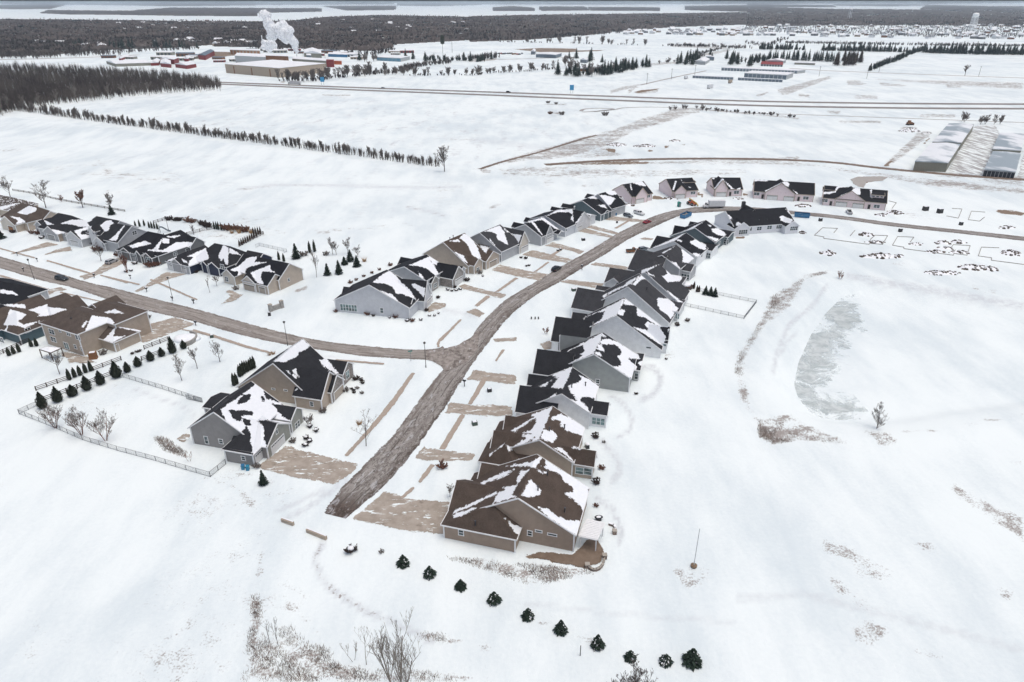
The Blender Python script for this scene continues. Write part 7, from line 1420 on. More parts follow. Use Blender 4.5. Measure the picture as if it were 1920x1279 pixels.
def fence(pts, label, kind='chain', h=1.3, step=2.6, mat=None):
    P_ = [G(p) for p in pts]; o_ = P_[0].copy(); root = empty({'chain':'wire_fence','rail':'rail_fence','picket':'picket_fence'}[kind], o_); tag(root, label, 'fence')
    rails = MB(); panel = MB(); mt = M[mat or {'chain':'galv','rail':'darkwood','picket':'metalwall'}[kind]]; pr = .045 if kind != 'rail' else .09
    cnt = 0
    for a_, b_ in zip(P_[:-1], P_[1:]):
        a_ = a_-o_; b_ = b_-o_; ln = (b_-a_).length; n = max(1, round(ln/step))
        for i in range(n+1):
            if i == n and b_ is not P_[-1]-o_ and cnt < 99 and (b_+o_-P_[-1]).length > .1: continue
            q = a_.lerp(b_, i/n); m = MB(); m.box((q.x,q.y,h/2),(pr*2,pr*2,h+.06)); m.build('post', mt, root); cnt += 1
        zs = {'chain':(h,.08),'rail':(h*.9,h*.55,h*.22),'picket':(h,.15)}[kind]
        for z in zs: rails.beam(a_+Vector((0,0,z)), b_+Vector((0,0,z)), .05 if kind != 'rail' else .07, .05 if kind != 'rail' else .14)
        if kind == 'chain': panel.add([a_+Vector((0,0,.05)), b_+Vector((0,0,.05)), b_+Vector((0,0,h)), a_+Vector((0,0,h))], [(0,1,2,3)])
        if kind == 'picket':
            k = int(ln/.35)
            for i in range(k): q = a_.lerp(b_, (i+.5)/k); panel.box((q.x,q.y,h/2),(.05,.05,h-.1))
    rails.build('rail', mt, root)
    if panel.v: panel.build('wire_mesh' if kind == 'chain' else 'bars', M['wire'] if kind == 'chain' else mt, root)
    return root
fence(K21(145,225, 400,325, 620,420, 880,500, 1170,578, 1475,668, 1578,697), 'long wire fence in front of the three multi-stemmed trees')
fence(K21(1578,697, 1695,602), 'short dark wire fence with a gate beside the blue bins', mat='black')
fence(K21(145,225, 282,163), 'short wire fence at the lower left corner of the yard')
fence(K6(985,885, 1300,980, 1620,1085)+K3(120,592, 232,618), 'wire fence running from the tallest evergreen to the grey corner house')
fence(K6(290,992, 545,905), 'wooden rail fence left of the five slim evergreens', 'rail'); fence(K6(750,832, 970,748), 'wooden rail fence right of the five slim evergreens', 'rail'); fence(K6(360,1072, 620,975, 885,872), 'wooden rail fence behind the lower evergreens', 'rail'); fence(K6(1135,750, 1275,700), 'short wooden rail fence between the middle evergreens', 'rail'); fence(K6(1155,662, 1345,590), 'wooden rail fence below the tan garage', 'rail'); fence(K6(-40,725, 235,600), 'wooden rail fence of the blue house', 'rail')
fence(K7(405,180, 515,145, 660,150, 780,170, 920,222), 'long wooden rail fence round the far yard', 'rail', 1.4); fence(K7(690,280, 800,250, 920,225), 'wooden rail fence between two far yards', 'rail', 1.4); fence(K7(1000,232, 1160,240, 1345,272, 1290,300, 1135,380), 'wooden rail fence round the yard of the russet shrubs', 'rail', 1.4)
fence(K7(1280,385, 1310,372, 1545,425, 1520,432), 'pale picket fence behind the beige gable house', 'picket', 1.4)
fence([(1281,573),(1395,598),(1418,568),(1312,546)], 'low dark fence round the yard beside the frozen pond', 'picket', 1.1, mat='galv')
fence(K5(130,200, 350,235, 560,290, 720,320, 1250,410), 'far broken rail fence in the snow behind the russet tree', 'rail', 1., 5.)
# patio cover, pergola, seat walls, stone sign
c4 = [G(p, 3.0) for p in KM(145,520, 385,575, 280,797, 32,742)]; o_ = G(KM(210,800)); root = empty('patio_cover', o_); tag(root, 'white slatted patio cover on posts at the back of the nearest house', 'patio cover')
m = MB(); n_ = 11
for i in range(n_):
    t0, t1 = i/n_, (i+.86)/n_; a_, b_, c_, d_ = c4[0].lerp(c4[3],t0)-o_, c4[1].lerp(c4[2],t0)-o_, c4[1].lerp(c4[2],t1)-o_, c4[0].lerp(c4[3],t1)-o_
    up = Vector((0,0,.10)); m.add([a_,b_,c_,d_,a_+up,b_+up,c_+up,d_+up], [(3,2,1,0),(4,5,6,7),(0,1,5,4),(1,2,6,5),(2,3,7,6),(3,0,4,7)])
for i in range(4): m.beam(c4[i]-o_-Vector((0,0,.12)), c4[(i+1)%4]-o_-Vector((0,0,.12)), .16, .2)
m.build('slatted_roof', M['white'], root)
for i in (1,2):
    q = c4[i].lerp(c4[(i+2)%4], .06)-o_; m = MB(); m.box((q.x,q.y,1.4),(.2,.2,2.9)); m.build('post', M['white'], root)
for i in (0,3):
    q = c4[i].lerp(c4[(i+2)%4], .10)-o_; m = MB(); m.box((q.x,q.y,1.4),(.16,.16,2.9)); m.build('post', M['white'], root)
def seat_wall(pts, label, pill):
    P_ = smooth_pts([G(p) for p in pts], .5); o_ = Vector((P_[0][0],P_[0][1],0)); root = empty('garden_wall', o_); tag(root, label, 'garden wall', 'curved garden walls')
    w_ = MB(); c_ = MB()
    for a_, b_ in zip(P_[:-1],P_[1:]):
        a_ = Vector((a_[0],a_[1],.25))-o_; b_ = Vector((b_[0],b_[1],.25))-o_; e_ = (b_-a_)*.1; w_.beam(a_-e_, b_+e_, .32, .5); c_.beam(a_-e_+Vector((0,0,.29)), b_+e_+Vector((0,0,.29)), .4, .08)
    w_.build('wall', M['brickw'], root); c_.build('wall_cap', M['snow' if 'snow' in label else 'conc'], root)
    for q in pill: q = Vector((P_[q][0],P_[q][1],0))-o_; m = MB(); m.box((q.x,q.y,.4),(.75,.75,.8)); p_ = m.build('pillar', M['brickw'], root); m = MB(); m.box((q.x,q.y,.84),(.85,.85,.09)); m.build('pillar_cap', M['conc'], p_)
M['brickw'] = stone('brown block wall', (.22,.15,.11), (.13,.09,.07), 4.)
seat_wall(KM(150,1165, 230,1215, 310,1195, 360,1130, 380,1040), 'curved brown garden wall round the mulch bed of the nearest house', (0,-1)); seat_wall(KM(440,600, 500,620, 530,660, 512,715), 'curved brown garden wall with snow beside the grill', (-1,))
root = empty('grill', G(KM(300,535)), .2); tag(root, 'black ring-shaped fire table behind the nearest house', 'fire table'); m = MB(); m.box((0,0,.35),(.9,.7,.7)); m.build('base', M['black'], root); m = MB(); m.lathe((0,0,.65),[(.75,0),(.85,.08),(.75,.16)],14,0,1,.7); m.build('table_ring', M['black'], root); m = MB(); m.lathe((0,0,.8),[(.5,0),(.4,.08),(.05,.12)],12,0,1,.7); m.build('snow_cap', M['snow'], root)
root = empty('grill', G(K1(1068,352)), .2); tag(root, 'black covered grill behind the tan house', 'grill'); m = MB(); m.box((0,0,.45),(.8,1.3,.9),0,0,.9); m.build('base', M['black'], root); m = MB(); m.lathe((0,0,.9),[(.5,0),(.45,.2),(.1,.3)],10); m.build('lid', M['snow'], root)
cx = [G(p,2.7) for p in K6(315,662, 375,640, 490,652, 405,690)]; o_ = G(K6(400,740)); root = empty('pergola', o_); tag(root, 'brown pergola with snow on its roof behind the two-storey house', 'pergola'); m = MB()
for a_, b_ in ((0,1),(1,2),(2,3),(3,0)): m.beam(cx[a_]-o_, cx[b_]-o_, .2, .25)
m.build('roof_frame', M['darkwood'], root); m = MB(); up = Vector((0,0,.35)); ce = sum((c-o_ for c in cx), Vector())/4+up*2.2; m.add([c-o_+Vector((0,0,.13)) for c in cx]+[ce], [(0,1,4),(1,2,4),(2,3,4),(3,0,4)]); m.build('snow_cover', M['snow'], root)
for c in cx: q = (c-o_); m = MB(); m.box((q.x,q.y,1.35),(.2,.2,2.7)); m.build('post', M['darkwood'], root)
a_, b_ = G((508,584)), G((529,577)); o_ = (a_+b_)/2; root = empty('entrance_sign', o_); tag(root, 'low stone entrance sign between two pillars in the snow', 'entrance sign'); d = (b_-a_); m = MB(); m.beam(a_-o_+Vector((0,0,.8)), b_-o_+Vector((0,0,.8)), .5, 1.7); m.build('sign_wall', M['stonel'], root)
for q in (a_-o_, b_-o_): m = MB(); m.box((q.x,q.y,1.2),(1.,1.,2.4),math.atan2(d.y,d.x)); p_ = m.build('pillar', M['stonel'], root); m = MB(); m.box((q.x,q.y,2.47),(1.2,1.2,.14),math.atan2(d.y,d.x)); m.build('pillar_cap', M['conc'], p_)
P_ = smooth_pts([G(p) for p in K3(100,200, 150,185, 195,150, 190,120, 150,108)], .6); o_ = Vector((P_[0][0],P_[0][1],0)); root = empty('planter_wall', o_); tag(root, 'curved stone planter wall with a snow-filled bed near the side street', 'planter wall'); m = MB()
for q, r2 in zip(P_[:-1],P_[1:]): m.beam(Vector((q[0],q[1],.6))-o_, Vector((r2[0],r2[1],.6))-o_, .5, 1.3)
m.build('wall', M['stonel'], root); m = MB(); cc = sum((Vector((q[0],q[1],0)) for q in P_), Vector())/len(P_)-o_
m.lathe((cc.x-2.,cc.y+.5,0),[(4.,0),(3.6,.8),(2.5,1.0),(.1,1.1)],16,0,1,.7); m.build('snow_bed', M['snow'], root, True)
# street end barriers: two weathered timber baulks
for a_, b_, lab in [(K17(285,312),K17(355,338),'short weathered timber baulk at the street end, left one'),(K17(435,375),K17(552,424),'long weathered timber baulk at the street end, right one')]:
    a_, b_ = G(a_), G(b_); o_ = (a_+b_)/2; root = empty('timber_barrier', o_); tag(root, lab, 'barrier'); m = MB(); m.beam(a_-o_+Vector((0,0,.35)), b_-o_+Vector((0,0,.45)), .5, .8); m.build('baulk', M['tanwall'], root); m = MB(); m.beam(a_-o_+Vector((0,.1,.82)), b_-o_+Vector((0,.1,.9)), .25, .08); m.build('snow_cap', M['snow'], root)
# slide
o_ = G(K7(495,255)); root = empty('playground_slide', o_, .3); tag(root, 'blue-grey playground slide in the far yard', 'slide'); m = MB(); pts = [(-1.5,0,2.4),(-.5,0,2.3),(.6,0,1.4),(1.6,0,.5),(2.6,0,.3)]
for a_, b_ in zip(pts[:-1],pts[1:]): m.beam(a_, b_, .8, .12); m.beam((a_[0],.4,a_[2]+.15),(b_[0],.4,b_[2]+.15),.08,.35); m.beam((a_[0],-.4,a_[2]+.15),(b_[0],-.4,b_[2]+.15),.08,.35)
m.build('chute', M['p_grey'], root); m = MB()
for s_ in (-1,1): m.beam((-1.6,s_*.45,0),(-1.6,s_*.45,3.4),.12,.12); m.beam((-2.6,s_*.45,0),(-1.6,s_*.45,2.4),.1,.1)
for k in range(6): m.beam((-2.6+k*.18,-.45,k*.42+.2),(-2.6+k*.18,.45,k*.42+.2),.06,.06)
m.build('ladder', M['p_grey'], root)
# deck with snowy furniture behind the pale grey house
root = empty('garden_deck', G(K23(1085,810)), -R(28)); tag(root, 'dark deck with snow-covered furniture behind the pale grey house', 'deck'); m = MB(); m.box((0,0,.7),(4.6,3.6,.2)); m.build('deck_floor', M['darkwood'], root)
for x, y in ((-2,-1.6),(2,-1.6),(2,1.6),(-2,1.6)): m = MB(); m.box((x,y,.3),(.2,.2,.7)); m.build('post', M['darkwood'], root)
m = MB(); m.lathe((0,0,.8),[(1.5,0),(1.5,.5),(1.2,.75),(.1,.8)],12); m.build('tub', M['snow'], root, True)
# foundations and heaps in the building plots
def found(pts, label, h=.22):
    P_ = [G(p) for p in pts]; o_ = P_[0].copy(); m = MB()
    for a_, b_ in zip(P_[:-1],P_[1:]): m.beam(a_-o_+Vector((0,0,h/2)), b_-o_+Vector((0,0,h/2)), .2, h)
    o = m.build('foundation_wall', M['rubblew']); o.location = o_; tag(o, label, 'foundation', 'bare house foundations')
M['rubblew'] = plain('wet concrete', (.24,.23,.22), .9, .3, 1.)
found(K10(115,945, 180,885, 300,890, 270,925), 'foundation line left of the dirt heaps, front corner'); found(K10(115,945, 190,958, 190,970, 552,1018, 565,975, 600,945, 700,948, 660,1018, 560,1010), 'long foundation line, leftmost plot below the dirt street'); found(K10(400,950, 440,905), 'short foundation line in the leftmost plot')
found(K10(738,1025, 780,955, 910,960, 880,1000), 'foundation line of the middle plot, left corner'); found(K10(738,1025, 830,1040, 830,1052, 1225,1105, 1240,1060), 'long foundation line of the middle plot'); found(K10(1210,1040, 1225,1020, 1360,1028, 1335,1105, 1230,1090), 'foundation line of the middle plot, right corner')
found(K10(1425,1110, 1450,1040, 1590,1045), 'foundation line of the right plot, left corner'); found(K10(1425,1110, 1530,1125, 1530,1145, 1800,1180), 'long foundation line of the right plot')
found(K10(1170,790, 1265,808, 1295,735, 1215,730), 'foundation line above the dirt street, left plot'); found(K10(1345,820, 1370,752, 1480,760), 'foundation line above the dirt street, right plot, left corner'); found(K10(1345,820, 1435,832, 1475,800), 'foundation line above the dirt street, right plot, lower edge'); found(K10(710,670, 770,685, 735,730), 'foundation line beside the last pink house')
def heap(p, w, d_, h, label, mat='rubble', n=40):
    root = empty('dirt_heap', G(p)); tag(root, label, 'dirt heap', 'heaps in the building plots'); m = MB(); s_ = MB(); m.lathe((0,0,-.1),[(w/2,0),(w*.4,h*.3),(w*.22,h*.62),(w*.05,h*.8)],14,1,1,d_/w)
    for i in range(n):
        an = rnd(0,6.28); r_ = rnd(0,1)**.6; x, y = math.cos(an)*r_*w/2, math.sin(an)*r_*d_/2; zz = h*(1-r_)*.9
        k = rnd(.35,1.)*min(1.,h); m.box((x,y,zz*.5+k*.2),(k*1.5,k*1.1,max(.3,zz+k*.4)),rnd(0,3),0,.6)
        if rnd(0,1) < .45: m.box((x+k*.2,y+k*.3,zz+k*.36),(k*1.2,k*.8,.3),rnd(0,3),1,.7)
    m.build('clods', [M[mat], M['snow']], root)
for i, (p, w, d_, h, lab) in enumerate([(K10(222,1090),6,5,1.6,'round brown dirt heap below the leftmost foundations'),(K10(640,1115),16,5,1.6,'long broken dirt heap below the dirt street'),(K10(795,1110),4,2,.7,'tiny dirt heap right of the long broken one'),(K10(1390,1205),12,5,1.6,'grey dirt heap at the lower right of the plots'),(K10(1520,1215),6,4,1.2,'small dirt heap right of the grey one'),(K10(1685,1090),8,6,1.6,'snow-topped dirt heap in the right plot'),(K10(525,942),6,4,1.6,'grey gravel heap inside the leftmost foundations'),(K10(1270,1000),6,4,1.1,'rubble heap at the right corner of the middle plot'),(K10(1140,1008),6,4,1.3,'rubble heap in the middle plot'),(K10(1160,1050),7,3,.9,'low rubble heap in the middle plot'),(K10(930,1015),6,3,.8,'low rubble heap left in the middle plot'),(K10(1075,1078),8,3,.9,'flat rubble heap at the lower edge of the middle plot'),(K10(1280,1082),9,3,.9,'flat brown heap at the lower right of the middle plot'),
    (K10(600,1000),9,3,.8,'flat heap at the right of the leftmost foundations'),(K10(650,785),6,3,1.,'rubble in front of the last pink house'),(K10(750,765),9,5,1.4,'rubble right of the last pink house'),(K10(875,112),16,8,3.5,'big brown dirt heap beside the bulldozer'),(K10(20,925),3,2,1.,'small rubble heap right of the long white house'),(K10(1650,885),8,3,1.2,'stone heap above the right end of the dirt street'),(K10(1130,1245),14,5,.7,'flat grassy heap above the pond'),
    (K9(400,350),5,3,.8,'rubble before the box truck'),(K9(985,415),9,4,1.,'rubble before the long pink house'),(K22(855,285),14,10,1.6,'dark heap under tarpaulins in the middle field, left'),(K22(1020,292),16,7,1.4,'dark heap under tarpaulins in the middle field, middle'),(K22(1195,262),8,5,1.2,'dark heap in the middle field, right'),(KF(950,420),7,4,1.,'building rubble between the first pink houses'),(KF(300,520),6,4,1.,'timber pile beside the first pink house'),
    (K10(1010,128),9,3,.8,'dark brush beside the storage hall')]):
    heap(p, w, d_, h, lab, n=max(14, int(w*d_*.8)))
# ------------------------------------------------ halls, sheds and far buildings -------------
hm_, nt, b = newmat('snowy metal roof'); P = pos(nt); n = noise(nt, scaled(nt, P, (1,.6,1)), .06, 3, .5, .3); n2 = noise(nt, scaled(nt, P, (1,1,1)), .5, 4, .6)
L(nt, mix(nt, maprange(nt, mth(nt,'ADD', n, mth(nt,'MULTIPLY', n2, .1)), .46, .64), (.30,.36,.40), (.78,.81,.84)), b.inputs['Base Color']); b.inputs['Roughness'].default_value = .5; M['hallroof'] = hm_
M['roofsnow'] = plain('deep roof snow', (.78,.80,.83), .7, .05, .2); M['darkdoor'] = plain('dark roller door', (.03,.038,.05), .5, .2, .5); M['bluedoor'] = plain('blue-grey roller door', (.12,.16,.20), .5, .1, .5)
def hall(name, label, A_, B_, C_, h, wall, roof, cat='building', doors=0, dmat='darkdoor', side='AB', group=None, rise=.0, frac=.75, eave=.5):
    A_, B_, C_ = G(A_,h), G(B_,h), G(C_,h); D_ = A_+C_-B_; o_ = (A_+B_+C_+D_)/4; o_.z = 0; root = empty(name, o_); tag(root, label, cat, group)
    q = [v-o_ for v in (A_,B_,C_,D_)]; m = MB(); lo_ = [Vector((v.x,v.y,-.3)) for v in q]; hi = [Vector((v.x,v.y,h-.12)) for v in q]
    m.add(lo_+hi, [(0,1,5,4),(1,2,6,5),(2,3,7,6),(3,0,4,7)]); m.build('wall', M[wall], root)
    c = sum(q, Vector())/4; m = MB(); e_ = [v+(v-c).normalized()*eave for v in q]; r1, r2 = (e_[0]+e_[1])/2+Vector((0,0,rise)), (e_[2]+e_[3])/2+Vector((0,0,rise)); dn = Vector((0,0,.35))
    m.add(e_+[v-dn for v in e_]+[r1,r2], [(0,8,9,3),(8,1,2,9),(0,1,8),(2,3,9),(4,5,1,0),(5,6,2,1),(6,7,3,2),(7,4,0,3),(7,6,5,4)] if rise > 0 else [(0,1,2,3),(4,5,1,0),(5,6,2,1),(6,7,3,2),(7,4,0,3),(7,6,5,4)]); m.build('roof', M[roof], root)
    if doors:
        a_, b_ = (q[0],q[1]) if side == 'AB' else (q[1],q[2]); d = (b_-a_); nn = Vector((d.y,-d.x,0)).normalized(); 
        if nn.dot(a_+d/2) < 0: nn = -nn
        for k in range(doors):
            m = MB(); s0 = a_+d*((k+.5-frac/2)/doors)+nn*.06; s1 = a_+d*((k+.5+frac/2)/doors)+nn*.06; dh = h*.8
            m.add([Vector((s0.x,s0.y,.05)),Vector((s1.x,s1.y,.05)),Vector((s1.x,s1.y,dh)),Vector((s0.x,s0.y,dh))], [(0,1,2,3)]); m.build('roller_door', M[dmat], root)
    return root
HG = 'storage halls on the right'
hall('storage_hall', 'near left storage hall with a khaki end wall and metal roof', KL(523,562), KL(945,583), KL(1100,345), 5.6, 'khaki', 'hallroof', 'storage hall', group=HG, rise=.5); hall('storage_hall', 'far left storage hall with a half-snowed metal roof', KL(745,310), KL(1118,322), KL(1278,88), 5.6, 'khaki', 'hallroof', 'storage hall', group=HG, rise=.5)
hall('storage_hall', 'near right storage hall with a row of black bays in its end', KL(1412,668), KL(1815,700), KL(1880,462), 3.8, 'metalwall', 'hallroof', 'storage hall', 8, group=HG, rise=.4, frac=.84); hall('storage_hall', 'far right storage hall with a khaki end wall', KL(1520,402), KL(1885,422), KL(1935,215), 4.2, 'khaki', 'hallroof', 'storage hall', group=HG, rise=.4)
SG_ = 'low storage rows beyond the highway'
hall('storage_row', 'low storage row with dark doors, front left', KI(130,352), KI(650,375), KI(655,372), 3.4, 'metalwall', 'roofsnow', 'storage building', 13, 'bluedoor', group=SG_, frac=.8)
hall('storage_row', 'low storage row with dark doors, front right', KI(712,378), KI(1285,405), KI(1290,401), 3.4, 'metalwall', 'roofsnow', 'storage building', 13, 'bluedoor', group=SG_, frac=.8)
hall('storage_hall', 'taller storage building with ten dark doors beyond the highway', KI(795,318), KI(1340,345), KI(1425,315), 6., 'metalwall', 'roofsnow', 'storage building', 10, 'bluedoor', group=SG_, frac=.84)
hall('storage_row', 'long pale storage building behind, with two rows of dark doors', KI(500,250), KI(1480,290), KI(1580,280), 4.2, 'metalwall', 'roofsnow', 'storage building', 24, 'bluedoor', group=SG_, frac=.6)
hall('nursery_shop', 'nursery shop with a red roof edge', KI(1005,205), KI(1290,215), KI(1290,170), 3.2, 'metalwall', 'redwall', 'shop', 8, 'darkdoor', frac=.5); hall('greenhouse', 'pale greenhouse behind the red-roofed shop', KI(1085,160), KI(1290,165), KI(1330,150), 5., 'metalwall', 'roofsnow', 'greenhouse', rise=2.); hall('nursery_shed', 'long low nursery shed right of the greenhouse', KI(1440,185), KI(1705,195), KI(1705,182), 3.2, 'khaki', 'roofsnow', 'shed'); hall('farm_house', 'pale farmhouse left of the storage rows', KI(165,165), KI(290,175), KI(350,140), 5., 'metalwall', 'roofsnow', 'house', rise=2.5); hall('farm_shed', 'pale shed behind the farmhouse', KI(290,110), KI(405,115), KI(410,100), 6, 'bluedoor', 'roofsnow', 'shed', rise=1.5)
# factory district
hall('factory', 'large tan factory with a snowy flat roof beside the highway', KG(-120,382), KG(530,432), KG(1090,375), 12, 'tanwall', 'roofsnow', 'factory', 3, 'rust', frac=.06); hall('factory', 'long grey-tan warehouse behind the large factory', KG(690,318), KG(1095,345), KG(1100,318), 9, 'khaki', 'roofsnow', 'factory'); hall('factory', 'pale factory wing with blue pipes left of the plume', KG(0,282), KG(370,300), KG(380,265), 11, 'metalwall', 'roofsnow', 'factory'); hall('factory', 'dark brown factory shed below the plume', KG(370,280), KG(640,290), KG(640,272), 14, 'rust', 'roofsnow', 'factory'); hall('office_building', 'white office building with a blue window band', KG(1705,298), KG(1990,312), KG(2100,290), 6, 'metalwall', 'roofsnow', 'office', 18, 'p_cyan', frac=.7)
hall('warehouse', 'grey warehouse with a snowy gable roof right of the plume', KG(830,250), KG(1040,258), KG(1030,215), 8, 'khaki', 'roofsnow', 'warehouse', rise=4.); hall('loading_dock', 'red loading dock building at the factory corner', KG(1098,338), KG(1185,340), KG(1190,330), 10, 'redwall', 'redwall', 'building'); hall('loading_dock', 'orange-red shed right of the red loading dock', KG(1188,350), KG(1282,352), KG(1282,346), 5, 'p_orange', 'p_orange', 'shed'); hall('long_shed', 'low white shed with a blue stripe right of the warehouse', KG(1120,262), KG(1350,270), KG(1350,250), 5, 'p_blue', 'roofsnow', 'shed'); hall('long_shed', 'tan shed with pillars left of the factory', KG(-60,212), KG(300,222), KG(300,205), 8, 'tanwall', 'roofsnow', 'shed', 9, 'orange_wood', frac=.5); hall('farm_shed', 'small grey block behind the warehouse', KG(860,275), KG(915,278), KG(915,262), 9, 'bluedoor', 'roofsnow', 'building')
for i, (a_, b_, c_, h, lab) in enumerate([((825,262),(960,275),(960,225),7,'small red building with a snowy roof before the highway wood'),((1015,270),(1165,290),(1285,268),7,'long red and white building with a snowy roof'),((130,235),(250,270),(700,255),6,'long snowy roof with red gables at the edge of the wood'),((290,200),(320,202),(420,165),5,'thin red shed on the left of the red buildings'),((825,200),(1000,215),(1060,190),9,'tall red barn behind the small red building'),((1310,155),(1400,165),(1520,105),9,'large dark-roofed red barn in the red district'),((1130,205),(1180,207),(1215,180),6,'red gabled shed between the red barns'),((700,260),(800,255),(830,215),6,'red shed joined to the small red building')]):
    hall('red_building', lab, KH(*a_), KH(*b_), KH(*c_), h-1.5, 'redwall' if i != 2 else 'khaki', 'roofsnow' if i != 5 else 'bluedoor', 'red building', rise=2.5, group='red buildings by the wood')
hall('farm_shed', 'long grey farm shed with a snowy roof in the white field', KJ(720,145), KJ(975,155), KJ(1050,132), 6, 'bluedoor', 'roofsnow', 'farm shed', rise=1.); hall('farm_house', 'small teal gabled house beside the grey farm shed', KJ(655,110), KJ(705,112), KJ(720,95), 6, 'p_grey', 'roofsnow', 'house', rise=3.); hall('farm_house', 'snow-roofed house among the large conifer clump', KJ(1290,215), KJ(1370,222), KJ(1400,205), 5, 'p_grey', 'roofsnow', 'house', rise=2.5); hall('farm_house', 'brown-walled house at the foot of the conifer clump', KJ(1290,330), KJ(1420,335), KJ(1430,310), 4, 'rust', 'roofsnow', 'house', rise=2.)
for i in range(12): 
    q = G(KJ(250+i*26+rnd(-8,8), 150+rnd(-6,8))); o = MB(); hull(o, [(-2.3,.3),(-2.2,1.),(-1.4,1.1),(-.9,1.6),(.6,1.6),(1.1,1.),(2.3,.8),(2.3,.3)], .9); o = o.build('scrap_vehicle', M[random.choice(['rust','redwall','dark','p_grey'])]); o.location = q; o.rotation_euler.z = rnd(0,3); o.scale = (1.6,1.6,1.6); tag(o, 'old vehicle in the scrapyard left of the teal gabled house', 'scrap vehicle', 'vehicles of the scrapyard')
for p, lab in [(K12(788,612),'blue highway sign right of the semi truck'),(K13(708,648),'blue highway sign at the middle of the highway')]:
    root = empty('highway_sign', G(p), .2); tag(root, lab, 'highway sign'); m = MB(); m.box((0,0,6.2),(4.6,.15,5.4)); m.build('sign_plate', M['p_sign'], root); m = MB()
    for s_ in (-1,1): m.box((s_*1.4,.1,2.),(.25,.25,4.))
    m.build('post', M['galv'], root)
# power poles
pp = empty('power_pole', (0,0,0)); m = MB(); m.bar((0,0,0),(0,0,13),.22,6,.16); m.build('pole', M['bark'], pp); m = MB(); m.box((0,0,12),(3,.25,.25)); m.build('crossarm', M['bark'], pp); tag(pp, 'x', 'power pole')
PPL = [K13(1228,585),K13(1398,548),K13(1560,520),K12(805,420),K12(970,400),K12(1150,390),K12(1220,370),K12(243,340),K11(830,420),K11(805,425),K12(1720,380),K14(830,545),K14(1605,530),K14(500,530),K13(1835,350),K14(915,500),K12(708,395),K12(1028,395)]
for i, p in enumerate(PPL): put(pp, p, 1. if i < 3 or i > 10 else 1.8, 'thin wooden power pole in the fields beyond the highway', 'power poles beyond the highway', rz=.2)
pk = MB(); pk.lathe((0,0,0),[(.3,0),(.25,30),(3.,31),(3.6,36),(2.6,42),(.2,44)],8); o = pk.build('mast', M['arbor']); o.location = G(K13(-180,450)); tag(o, 'tall mast dressed as a pine rising behind the conifers', 'mast')
# far suburbs
def far_house(seed):
    m = MB(); w, l, h = 9, 13, 4.5; m.box((0,0,h/2),(l,w,h),0,0); e_ = .6
    m.add([(-l/2-e_,-w/2-e_,h),(l/2+e_,-w/2-e_,h),(l/2+e_,0,h+3.6),(-l/2-e_,0,h+3.6),(l/2+e_,w/2+e_,h),(-l/2-e_,w/2+e_,h)], [(0,1,2,3),(3,2,4,5),(0,3,5),(1,4,2)], 1)
    m.box((3,-5.5,2.),(6,4,4),0,0); m.add([(-.4,-7.8,4),(6.4,-7.8,4),(3,-7.8,6.4),(3,0,6.4),(-.4,0,4),(6.4,0,4)], [(0,2,3,4),(2,1,5,3),(0,1,2)], 1)
    for k in range(3): m.box((-5+k*2.6,-w/2-.05,2.6),(1.3,.12,1.5),0,2)
    return m
fhm = []
for i, (w_, r2) in enumerate([('w_lightgrey','roofsnow'),('w_tan','roofsnow'),('w_darkgrey','roofsnow'),('w_white','r_grey'),('rust','roofsnow')]):
    fhm.append(far_house(i).mesh('far_house', [M[w_], M[r2], M['darkdoor']]))
for me_ in fhm: fattr(me_, 'snow', np.full(len(me_.vertices), .46))
def fhouses(poly, n, lab, grp):
    xs = [p[0] for p in poly]; ys = [p[1] for p in poly]; k = 0; pl = []
    while k < n:
        x, y = rnd(min(xs),max(xs)), rnd(min(ys),max(ys))
        if sdist(np.array([x]), np.array([y]), poly)[0] < 0 or any(abs(x-a)<5.5 and abs(y-b)<1.3 for a,b in pl[-60:]): n -= .05; continue
        pl.append((x,y)); o = link('far_house', random.choice(fhm)); o.location = G((x,y)); o.rotation_euler.z = rnd(-.6,.6)+random.choice([0,1.57]); s_ = rnd(.9,1.4); o.scale = (s_,)*3; tag(o, lab, 'house', grp); k += 1
fhouses(K13(1065,238, 1100,215, 1400,205, 1920,190, 1920,250, 1400,245), 60, 'pale house in the far suburb beyond the white field', 'houses of the far suburb, left'); fhouses(K14(0,185, 300,180, 760,185, 780,262, 300,250, 0,245), 50, 'pale house in the far suburb left of the water tower', 'houses of the far suburb, middle'); fhouses(K14(780,180, 1400,190, 1400,270, 800,262), 38, 'pale house in the far suburb at the foot of the water tower', 'houses of the far suburb, right'); fhouses(K14(1420,190, 1920,160, 1990,275, 1420,272), 50, 'pale house in the far suburb right of the water tower', 'houses of the far suburb, far right')
fhouses(K11(520,150, 1920,155, 1920,225, 900,230), 26, 'snow-roofed house among the far left woods', 'houses among the left woods'); fhouses(K12(700,140, 1920,150, 1900,220, 800,300), 22, 'snow-roofed house among the woods behind the factory', 'houses among the middle woods'); fhouses(K11(1150,310, 1920,310, 1920,345, 1150,345), 16, 'pale house behind the red barns', 'houses behind the red barns'); fhouses(K11(100,320,850,350,850,375,560,375), 7, 'snow-roofed house behind the left wood', 'houses behind the left wood')
fhm2 = []
